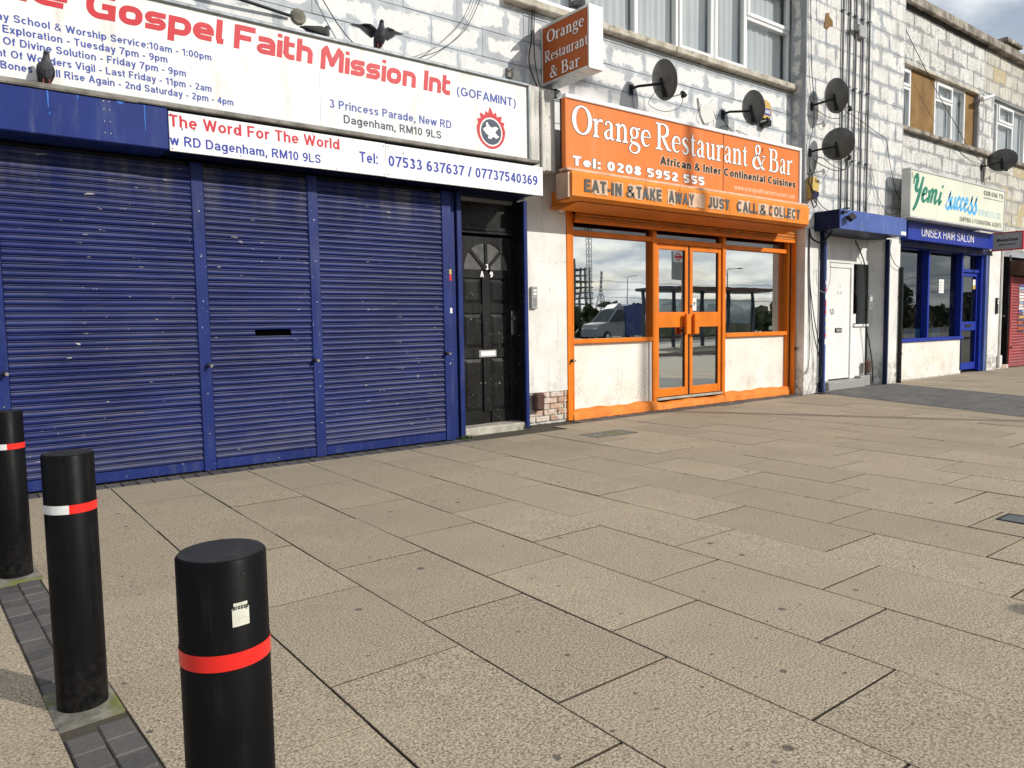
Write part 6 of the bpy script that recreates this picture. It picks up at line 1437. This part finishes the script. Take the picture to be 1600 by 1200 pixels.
hk = thing('wall_hook', 'rusty hook plate on the wall left of the hanging sign', 'hook', (4.98, 6.49, 3.82)); obj('plate', MB().cbox(4.95, 5.02, 6.47, 6.50, 3.76, 3.86, .004), m_ledge, hk); obj('hook', MB().tube(smoothpath([(4.98, 6.47, 3.83), (4.97, 6.40, 3.83), (4.96, 6.37, 3.79), (4.96, 6.39, 3.75)]), .006, 6), m_ledge, hk)
# cables down the bay
cable('black cable running down the corner of the bay past the dishes', [(10.24, 6.18, 6.2), (10.27, 6.17, 5.3), (10.30, 6.17, 4.8), (10.38, 6.17, 4.3), (10.36, 6.17, 3.95), (10.26, 6.17, 3.65), (10.30, 6.17, 3.2)], .006)
cable('slack cable looping under the lower dish', [tuple(fD), (10.85, 5.88, 3.38), (10.62, 5.95, 3.32), (10.45, 6.1, 3.42), (10.38, 6.18, 3.5)], .006)
cable('second slack cable looping under the lower dish', [(10.70, 5.86, 3.60), (10.80, 5.9, 3.36), (10.62, 6.0, 3.40), (10.42, 6.1, 3.52), (10.35, 6.15, 3.30), (10.33, 6.17, 3.05)], .005)
cable('slack cable under the upper dish', [tuple(fC), (10.80, 5.95, 4.12), (10.62, 6.05, 4.10), (10.42, 6.17, 4.22)], .005)
cable('thin cable crossing the bay from the upper dish to its right edge', [(10.85, 6.1, 4.34), (11.3, 6.14, 4.30), (11.8, 6.15, 4.22), (12.3, 6.16, 4.12), (12.55, 6.17, 4.06), (12.70, 6.17, 3.7), (12.95, 6.17, 3.25), (13.15, 6.16, 3.12)], .005)
cable('thin wire curving down the right of the bay', [(12.10, 6.17, 3.62), (12.15, 6.17, 3.40), (12.35, 6.17, 3.10), (12.65, 6.17, 2.88), (12.98, 6.17, 2.92), (13.12, 6.17, 3.02)], .004)
cable('wire falling beside the rightmost conduit', [(12.05, 6.17, 3.62), (12.10, 6.17, 3.30), (11.98, 6.17, 3.05), (11.88, 6.17, 2.84)], .004)
cable('bundle strand spilling past the alarm box', [(10.20, 6.12, 3.35), (10.25, 6.10, 3.20), (10.17, 6.08, 3.05), (10.28, 6.10, 2.92), (10.38, 6.12, 2.86), (10.42, 6.14, 2.98), (10.34, 6.14, 3.06)], .008)
cable('second strand of the bundle by the alarm box', [(10.18, 6.10, 3.30), (10.12, 6.08, 3.12), (10.22, 6.06, 2.98), (10.14, 6.05, 2.88), (10.30, 6.1, 2.78), (10.44, 6.14, 2.86), (10.38, 6.15, 3.0)], .009)
cable('thick black cable drooping from the bundle to the blue box', [(10.30, 6.17, 2.48), (10.34, 6.15, 2.34), (10.50, 6.10, 2.28), (10.66, 6.05, 2.40), (10.72, 5.95, 2.62), (10.74, 5.9, 2.76), (10.85, 5.86, 2.78)], .014)
cable('wire from the alarm box slanting to the blue box', [(10.32, 6.17, 3.16), (10.45, 6.17, 2.98), (10.62, 6.17, 2.84), (10.78, 6.15, 2.78)], .006)
cable('black cable down the white pier, leftmost of three', [(10.33, 6.19, 2.45), (10.32, 6.185, 1.9), (10.35, 6.185, 1.5), (10.37, 6.185, .9), (10.36, 6.185, .45), (10.27, 6.185, .32)], .006)
cable('black cable swinging out to the blue post', [(10.34, 6.19, 2.42), (10.35, 6.18, 1.75), (10.44, 6.16, 1.2), (10.55, 6.12, .7), (10.57, 6.10, .35), (10.48, 6.08, .22), (10.42, 6.10, .05)], .007)
cable('second black cable swinging out to the blue post', [(10.33, 6.19, 2.40), (10.36, 6.18, 1.6), (10.42, 6.16, 1.0), (10.54, 6.12, .55), (10.58, 6.08, .2), (10.52, 6.02, .03), (10.62, 6.0, .01)], .007)
cable('loose cable lying on the ground by the blue post', [(10.40, 6.10, .03), (10.46, 6.0, .012), (10.62, 5.98, .015), (10.70, 6.05, .012), (10.95, 6.05, .012), (11.4, 6.10, .012), (11.7, 6.18, .012)], .008)
cable('pale wire looping beside the blue post', [(10.60, 6.1, 2.44), (10.72, 6.08, 2.1), (10.74, 6.08, 1.75), (10.66, 6.1, 1.55), (10.52, 6.15, 1.62), (10.50, 6.17, 1.9)], .004, m_cablew)
cable('black cable down the alcove wall past the door-entry panel', [(12.20, 6.47, 2.44), (12.40, 6.46, 2.20), (12.47, 6.44, 2.0), (12.49, 6.42, 1.5), (12.49, 6.42, 1.1), (12.60, 6.40, .7), (12.66, 6.38, .4), (12.66, 6.36, .06)], .010)
cable('thin wire from the blue box to the drainpipe', [(12.78, 6.15, 2.46), (12.74, 6.15, 2.25), (12.92, 6.15, 2.05), (13.18, 6.14, 1.98)], .006)
cable('long cable slanting across the brown boards above the salon', [(13.62, 6.45, 6.25), (14.2, 6.40, 5.75), (14.9, 6.38, 5.25), (15.8, 6.38, 4.75), (16.3, 6.38, 4.45), (17.2, 6.42, 4.25)], .006)
cable('thin cable below the salon window sill', [(15.6, 6.46, 4.52), (16.1, 6.44, 4.35), (16.7, 6.44, 4.25), (17.2, 6.47, 4.27)], .005)
cable('dark cable dropping from the far dish', [(17.24, 6.47, 4.18), (17.30, 6.47, 4.0), (17.34, 6.46, 3.7)], .006)
# alarms, lamps, plugs
al = thing('alarm_box', 'yellow and blue alarm box half hidden behind the right dish', 'alarm box', (9.58, 6.49, 4.1))
obj('case', MB().prism([(9.47, 4.02), (9.66, 4.02), (9.72, 4.12), (9.66, 4.25), (9.56, 4.28), (9.47, 4.22)], 6.43, 6.50), m_yellow, al); obj('label_band', MB().box(9.53, 9.68, 6.4270, 6.4290, 4.07, 4.16), m_bvinyl2, al); text(al, 'ADE', 9.545, 9.665, 4.092, .05, 6.427, m_wvinyl, .22)
obj('siren_base', MB().cbox(9.50, 9.64, 6.38, 6.50, 3.91, 3.99, .01), m_blackmat, al)
a2 = thing('alarm_box', 'yellow and dark blue alarm box among the cables right of the orange sign', 'alarm box', (10.30, 6.19, 3.0))
obj('case', KM(MB().prism([(10.26, 2.92), (10.36, 2.90), (10.42, 2.98), (10.42, 3.16), (10.36, 3.22), (10.26, 3.22)], 6.10, 6.20)), m_yellow, a2); obj('lower_half', KM(MB().prism([(10.255, 2.915), (10.36, 2.895), (10.425, 2.975), (10.425, 3.01), (10.255, 3.03)], 6.096, 6.10)), m_bluedk, a2); text(a2, 'Yale', 10.435, 10.545, 3.165, .055, 6.1665, m_kvinyl, .16)
l1 = thing('wall_lamp', 'small black lamp tucked under the hanging sign', 'lamp', (5.53, 6.49, 3.65)); obj('body', MB().cyl((5.53, 6.48, 3.68), (5.53, 6.36, 3.66), .045, .05, 14), m_blackmat, l1, smooth=True); obj('lens', MB().cyl((5.55, 6.36, 3.66), (5.552, 6.34, 3.655), .04, n=14), m_grey, l1)
l2 = thing('bulkhead_lamp', 'white globe lamp with a yellow base at the left end of the orange hood', 'lamp', (5.60, 6.44, 2.45)); obj('base', MB().cbox(5.565, 5.66, 6.37, 6.45, 2.475, 2.555, .006), m_yellow, l2)
sp_ = MB(); sp_.lathe([(.004, -.045), (.03, -.036), (.045, -.012), (.045, .012), (.03, .036), (.012, .045)], 16, (5.62, 6.39, 2.425)); obj('globe', sp_, m_upvc, l2, smooth='all')
j1 = thing('junction_box', 'grey junction box and bracket over the conduits on the bay', 'junction box', (11.5, 6.18, 5.55)); obj('box', KM(MB().cbox(11.55, 11.75, 6.12, 6.20, 5.50, 5.68, .008)), m_ltgrey, j1); obj('lamp_stub', KM(MB().cyl((11.55, 6.14, 5.60), (11.37, 6.08, 5.58), .035, .045, 12)), m_ltgrey, j1, smooth=True)
l3 = thing('wall_lamp', 'white floodlight pointing out beside the last brown board', 'lamp', (17.0, 6.5, 5.5)); obj('stem', MB().cyl((17.02, 6.58, 5.50), (16.98, 6.40, 5.52), .03, n=10), m_ltgrey, l3); obj('head', MB().cyl((16.90, 6.40, 5.50), (17.15, 6.28, 5.58), .05, .035, 12), m_upvc, l3, smooth=True)

# ================================================================== PIGEONS
def pigeon(label, loc, rz, pitch=0.0, spread=False, sit=False, scale=1.0):
    """x forward, z up; feet at z = 0"""
    p = thing('pigeon', label, 'pigeon', loc, 'pigeons on the signs', (0, 0, R(rz))); p.scale = (scale,)*3
    lz = .0 if sit else (.07 if spread else .045)
    ca, sa = math.cos(R(pitch)), math.sin(R(pitch))
    def T(x, y, z):   # tilt the trunk about the hips
        z -= .05; return (x*ca - z*sa, y, x*sa + z*ca + .05 + lz)
    rings = [(-.205, .050, .022, .003), (-.165, .050, .026, .008), (-.12, .050, .030, .018), (-.08, .048, .042, .034), (-.04, .048, .054, .047), (0, .050, .060, .054), (.04, .056, .056, .053), (.07, .066, .046, .046)]
    pts = [(*T(x, 0, z)[::2], ry, rz_) for x, z, ry, rz_ in rings]
    sx, sz = pts[-1][0], pts[-1][1]
    pts += [(sx+a_, sz+b_, c_, d_) for a_, b_, c_, d_ in ((.012, .022, .036, .036), (.017, .044, .028, .029), (.020, .062, .024, .025), (.026, .078, .0235, .0235), (.037, .084, .0195, .019), (.049, .080, .009, .009), (.060, .074, .0045, .0045), (.068, .068, .001, .001))]
    if sit: pts = pts[:8] + [(x-.004, z-.018, c_, d_) for x, z, c_, d_ in pts[8:]]
    R_ = []; n = 14
    for i, (x, z, ry, rz_) in enumerate(pts):
        a = pts[max(i-1, 0)]; b = pts[min(i+1, len(pts)-1)]
        d = Vector((b[0]-a[0], 0, b[1]-a[1])).normalized(); up = Vector((-d.z, 0, d.x))
        R_.append([(x+up.x*rz_*math.sin(2*math.pi*k/n), ry*math.cos(2*math.pi*k/n), z+up.z*rz_*math.sin(2*math.pi*k/n)) for k in range(n)])
    eye = (pts[11][0]+.008, pts[11][1]+.003)
    mb = MB(); mb.loft(R_); obj('body', mb, m_pigeon, p, smooth='all', local=True)
    for s in (-1, 1):
        if not spread:
            W = []; prof = [(.062, .062, .030, .006), (.03, .060, .040, .010), (-.02, .058, .038, .010), (-.08, .056, .026, .008), (-.14, .056, .014, .005), (-.185, .057, .003, .002)]
            yb_ = [.047, .056, .055, .043, .030, .020]
            for (x, z, h, th), yy in zip(prof, yb_):
                W.append([T(x, s*(yy+th*math.cos(2*math.pi*k/10)), z+h*math.sin(2*math.pi*k/10)) for k in range(10)])
            wb = MB(); wb.loft(W)
        else:   # raised, fanned flight feathers with notched ends
            wb = MB(); sh_ = Vector(T(.03, s*.035, .085)); wrist = sh_ + Vector((-.01, s*.058, .068)); hand = wrist + Vector((-.012, s*.05, .004))
            nf = 13
            for i in range(nf):
                t_ = i/(nf-1)
                base = sh_.lerp(wrist, t_/.6) if t_ < .6 else wrist.lerp(hand, (t_-.6)/.4)
                d = Vector((-.22+.1*t_, s*(.55+.6*t_), -.46+.34*t_)).normalized(); L = .075+.06*t_
                base = base + Vector((-.0022*i, 0, 0)); e = base + d*L
                wv = d.cross(Vector((1, 0, 0))).normalized()*(.0125-.004*t_)
                q = [base-wv, base+wv, base.lerp(e, .8)+wv, e+wv*.45, e+d*.006, e-wv*.45, base.lerp(e, .8)-wv]
                wb.add(q, [tuple(range(7))]); wb.add([x_+Vector((-.0009, 0, 0)) for x_ in q], [tuple(range(7))[::-1]])
            wb.tube([sh_-Vector((0, s*.025, .012)), sh_.lerp(wrist, .5)+Vector((0, 0, .008)), wrist, hand, hand+Vector((-.01, s*.03, 0))], [.020, .020, .014, .008, .002], 8)
        obj('wing', wb, m_pigwing, p, smooth=not spread and 'all', local=True)
        hx = (eye[0], s*.021, eye[1])
        obj('eye', MB().lathe([(.0005, -.003), (.003, 0), (.0005, .003)], 8, hx), m_eye, p, local=True)
        if not sit:
            lg = MB(); lg.cyl((.005, s*.022, lz+.02), (.012, s*.022, .004), .004, .003, 6)
            for dx, dy in ((.028, 0), (.022, .012), (.022, -.012), (-.014, 0)): lg.cyl((.012, s*.022, .004), (.012+dx, s*.022+dy, .001), .0028, .0012, 5)
            obj('leg', lg, m_pigleg, p, local=True)
    return p
pigeon('plump grey pigeon standing on the ledge at the left of the church sign', (.655, 5.925, 2.776), -85, pitch=42, scale=.80)
pigeon('dark pigeon crouching on top of the church sign, facing right', (2.66, 6.06, 3.543), 8, sit=True, pitch=-2, scale=.86)
pigeon('pigeon flapping with raised wings on top of the church sign', (3.205, 6.03, 3.543), -98, pitch=34, spread=True, scale=.88)
pigeon('pigeon perched on the hanging box sign, cut by the top edge', (5.53, 5.98, 4.386), 20, pitch=25, scale=1.0)

# ================================================================== ACROSS THE ROAD (seen in the shop glass)
m_vanblue = paint('van_blue', (.035, .06, .17), .3, var=.05, dirt_amt=.2)
m_vangrey = paint('van_silver', (.24, .25, .26), .3, var=.04, dirt_amt=.2)
m_tyre = paint('tyre', (.02, .02, .02), .8, bump=0)
m_carglass = paint('car_glass', (.03, .04, .045), .05, var=0, dirt_amt=0, bump=0)
van = thing('van', 'dark blue van with a silver cab, mirrored in the restaurant window', 'van', (38.5, -25, -.12))
def vsec(x, y0, y1, z0, z1): return [(x, y0, z0), (x, y1, z0), (x, y1, z1), (x, y0, z1)]
body = MB(); body.loft([[(x, -26+.05*e, .25), (x, -24-.05*e, .25), (x, -24-.12-.05*e, zt), (x, -26+.12+.05*e, zt)] for x, zt, e in ((38.6, 2.35, 1), (39.2, 2.5, 0), (41.6, 2.5, 0), (42.0, 2.4, 1))]); obj('load_body', body, m_vanblue, van)
cab = MB(); cab.loft([[(x, -25.95+e, .25), (x, -24.05-e, .25), (x, -24.08-e, zt), (x, -25.92+e, zt)] for x, zt, e in ((35.9, .75, .15), (36.2, 1.10, .03), (37.0, 1.25, 0), (37.9, 2.15, .08), (38.6, 2.38, .1))]); obj('cab', cab, m_vangrey, van)
obj('windscreen', MB().add([(37.02, -25.80, 1.30), (37.02, -24.20, 1.30), (37.84, -24.28, 2.10), (37.84, -25.72, 2.10)], [(0, 1, 2, 3)]).add([(37.1, -24.04, 1.30), (38.5, -24.04, 1.30), (38.5, -24.12, 2.1), (37.9, -24.12, 2.05)], [(0, 1, 2, 3)]), m_carglass, van)
obj('wind_deflector', MB().loft([[(x, -25.6, z0), (x, -24.4, z0), (x, -24.5, z1), (x, -25.5, z1)] for x, z0, z1 in ((37.9, 2.15, 2.2), (38.3, 2.3, 2.48), (38.7, 2.38, 2.56))]), m_vangrey, van)
for x in (36.8, 41.0):
    for y in (-25.9, -24.1):
        wh_ = obj('wheel', MB().cyl((x, y-.1, .22), (x, y+.1, .22), .34, n=20), m_tyre, van); obj('rim', MB().cyl((x, y-.11, .22), (x, y+.11, .22), .19, n=14), m_chrome, wh_)
for y in (-25.6, -24.4): obj('headlight', MB().cbox(35.93, 36.05, y-.15, y+.15, .62, .82, .03), m_upvc, van)
shl = thing('bus_shelter', 'dark bus shelter with a curved roof, mirrored in the restaurant window', 'bus shelter', (30, -8.5, 0))
obj('roof', MB().extr([(-9.6, 2.62), (-8.2, 2.70), (-7.3, 2.62), (-7.3, 2.52), (-8.2, 2.58), (-9.6, 2.5)], 24.2, 32.6), m_slate, shl)
for x in (24.4, 26.4, 28.4, 30.4, 32.4): obj('post', MB().box(x-.06, x+.06, -9.4, -9.28, 0, 2.55), m_slate, shl)
for x in (24.5, 26.5, 28.5, 30.5): obj('pane', MB().box(x, x+1.8, -9.36, -9.34, .3, 2.2), m_glass_s, shl)
obj('red_rim', MB().box(24.2, 32.6, -7.29, -7.25, 2.5, 2.64), m_brown, shl); obj('bench', MB().cbox(25, 31, -9.1, -8.8, .45, .52, .02), m_brown, shl)
bf = thing('bus_stop', 'grey bus stop post with a red ring sign, mirrored in the door glass', 'bus stop', (23, -5.9, 0))
obj('post', MB().cbox(22.85, 23.05, -6.0, -5.8, 0, 3.95, .02), m_grey, bf); fg_ = obj('flag', MB().cbox(22.25, 22.85, -5.93, -5.87, 2.75, 3.85, .01), m_grey, bf)
obj('head_panel', MB().box(22.27, 22.83, -5.868, -5.860, 3.42, 3.83), m_paper, fg_)
rg = MB(); n = 24; V = []
for i in range(n): V += [(22.55+.15*math.cos(2*math.pi*i/n), -5.855, 3.62+.15*math.sin(2*math.pi*i/n)), (22.55+.105*math.cos(2*math.pi*i/n), -5.855, 3.62+.105*math.sin(2*math.pi*i/n))]
rg.add(V, [(2*i, 2*i+1, (2*i+3) % (2*n), (2*i+2) % (2*n)) for i in range(n)]); rg.box(22.34, 22.76, -5.858, -5.852, 3.58, 3.66); obj('ring', rg, m_redd, fg_)
def lamp_post(label, x, y, h, dx):
    l = thing('street_lamp', label, 'street lamp', (x, y, -.1), 'street lamps across the road')
    obj('column', MB().tube([(x, y, -.1), (x, y, 1.2), (x, y, h-.4)], [.11, .09, .06], 10), m_grey, l, smooth=True); obj('arm', MB().tube(smoothpath([(x, y, h-.4), (x+dx*.1, y, h-.1), (x+dx, y, h+.1)]), .04, 8), m_grey, l, smooth=True); obj('lantern', MB().cbox(min(x+dx, x+dx*1.5), max(x+dx, x+dx*1.5), y-.12, y+.12, h+.04, h+.16, .03), m_grey, l)
lamp_post('tall grey street lamp out of frame, its shadow crossing the pavement and sign', 14.7, -6.35, 11.5, -1.0)
lamp_post('grey street lamp mirrored in the right-hand restaurant window', 61, -32, 6.3, 1.6)
lamp_post('far grey street lamp mirrored beside the pylon', 92, -75, 9, 1.5)
py = thing('electricity_pylon', 'steel lattice pylon mirrored in the restaurant window', 'pylon', (487, -487, 0))
lg = MB()
def bar(a, b_, r): lg.cyl(a, b_, r, n=4, caps=False)
def pyr(z): return max(.6, 5.0*(1-z/40)) if z < 40 else .6
zs = [0, 8, 15, 21, 26, 30, 34, 38, 42, 46, 50]
for i in range(len(zs)-1):
    a, b_ = pyr(zs[i]), pyr(zs[i+1]); za, zb = zs[i], zs[i+1]
    cs = [(1, 1), (1, -1), (-1, -1), (-1, 1)]
    for j in range(4):
        (sx, sy), (tx, ty) = cs[j], cs[(j+1) % 4]
        bar((487+sx*a, -487+sy*a, za), (487+sx*b_, -487+sy*b_, zb), .28); bar((487+sx*a, -487+sy*a, za), (487+tx*b_, -487+ty*b_, zb), .2); bar((487+tx*a, -487+ty*a, za), (487+sx*b_, -487+sy*b_, zb), .2)
obj('lattice', lg, m_grey, py); lg = MB()
for z, L in ((28.5, 8), (36, 9.5), (43, 7)):
    for s in (-1, 1): bar((487, -487, z+1.5), (487+s*L*.75, -487-s*L*.6, z), .25); bar((487, -487, z), (487+s*L*.75, -487-s*L*.6, z), .25)
obj('cross_arm', lg, m_grey, py)
wr = MB()
for z, L in ((28, 8), (35.5, 9.5), (42.5, 7)):
    for s in (-1, 1):
        for dx, dy in ((250, 200), (-250, -200)):
            P = []; 
            for k in range(9): q = k/8; P.append((487+s*L*.75+dx*q, -487-s*L*.6+dy*q, z-1.5-9*4*q*(1-q)*.8))
            wr.tube(P, .10, 4)
obj('power_line', wr, m_kvinyl, py)
tw = thing('tower_under_construction', 'half-built concrete tower with open floors, mirrored in the restaurant window', 'building', (275, -287, 0))
m_conc = paint('raw_concrete', (.20, .20, .20), .9, bump=0)
for k in range(11): obj('floor', MB().box(266, 280-(k > 8)*4, -296, -280, k*3.0, k*3.0+.5), m_conc, tw)
for x in (267, 270.5, 274, 277.5):
    for y in (-295, -281): obj('column', MB().box(x, x+.8, y, y+.8, 0, 31), m_conc, tw)
obj('lift_core', MB().box(268, 273, -291, -286, 0, 36), m_conc, tw)
cr_ = thing('tower_crane', 'lattice tower crane rising beside the half-built tower', 'crane', (276, -279, 0)); lg = MB()
for k in range(24):
    z = k*3
    for j, ((sx, sy), (tx, ty)) in enumerate(zip([(1, 1), (1, -1), (-1, -1), (-1, 1)], [(1, -1), (-1, -1), (-1, 1), (1, 1)])):
        bar((276+sx, -279+sy, z), (276+sx, -279+sy, z+3), .14); bar((276+sx, -279+sy, z), (276+tx, -279+ty, z+3), .10)
obj('mast', lg, m_grey, cr_); lg = MB()
for k in range(16):
    a = -3*k+12; bar((276+a, -279, 73), (276+a-3, -279, 73), .15); bar((276+a, -279, 73), (276+a-1.5, -279, 75), .1); bar((276+a-1.5, -279, 75), (276+a-3, -279, 73), .1)
obj('jib', lg, m_grey, cr_); obj('cabin', MB().box(275, 277.5, -280, -278, 70, 72.8), m_vangrey, cr_)
# hedge and trees beyond the road: leaf-sized faces
m_leaf = paint('hedge_leaves', (.05, .065, .03), .8, var=.4, dirt=(.03, .035, .02), dirt_amt=.5, streak=False, scale=1, bump=0)
def foliage(cx, cy, rx, ry, h, n, z0=0.0, s=.35):
    mb = MB()
    for i in range(n):
        th = random.uniform(0, 6.28); rr_ = random.random()**.5; z = random.random()
        k = (1-(2*z-1)**2*.7)**.5
        c = Vector((cx+rx*rr_*math.cos(th)*k, cy+ry*rr_*math.sin(th)*k, z0+z*h)); a = Vector((random.gauss(0, 1), random.gauss(0, 1), random.gauss(0, 1))).normalized(); b_ = a.orthogonal().normalized(); e = s*random.uniform(.5, 1)
        mb.add([c+a*e, c+b_*e*.6, c-a*e, c-b_*e*.6], [(0, 1, 2, 3)])
    return mb
hg = MB()
for i in range(5000):
    c = Vector((random.uniform(10, 260), -44+random.gauss(0, 1.0), random.random()**.8*2.6+.6*math.sin(i*.37))); a = Vector((random.gauss(0, 1), random.gauss(0, 1), random.gauss(0, 1))).normalized(); b_ = a.orthogonal().normalized()
    hg.add([c+a*.7, c+b_*.5, c-a*.7, c-b_*.5], [(0, 1, 2, 3)])
tag(obj('hedge', hg, m_leaf, recalc=False), 'long dark hedge beyond the road, mirrored low in the shop glass', 'hedge', kind='stuff')
for i, (x, y, h) in enumerate(((118, -52, 6), (150, -58, 8), (190, -60, 7))):
    tr_ = thing('tree', ['nearest dark tree beyond the hedge', 'tallest dark tree beyond the hedge', 'farthest dark tree beyond the hedge'][i], 'tree', (x, y, 0), 'trees beyond the hedge')
    obj('trunk', MB().tube([(x, y, -.3), (x+.1, y, h*.3), (x-.2, y+.1, h*.7)], [.3, .22, .08], 8), m_brown, tr_); obj('crown', foliage(x, y, h*.4, h*.4, h*.75, 900, h*.25, .5), m_leaf, tr_, recalc=False)
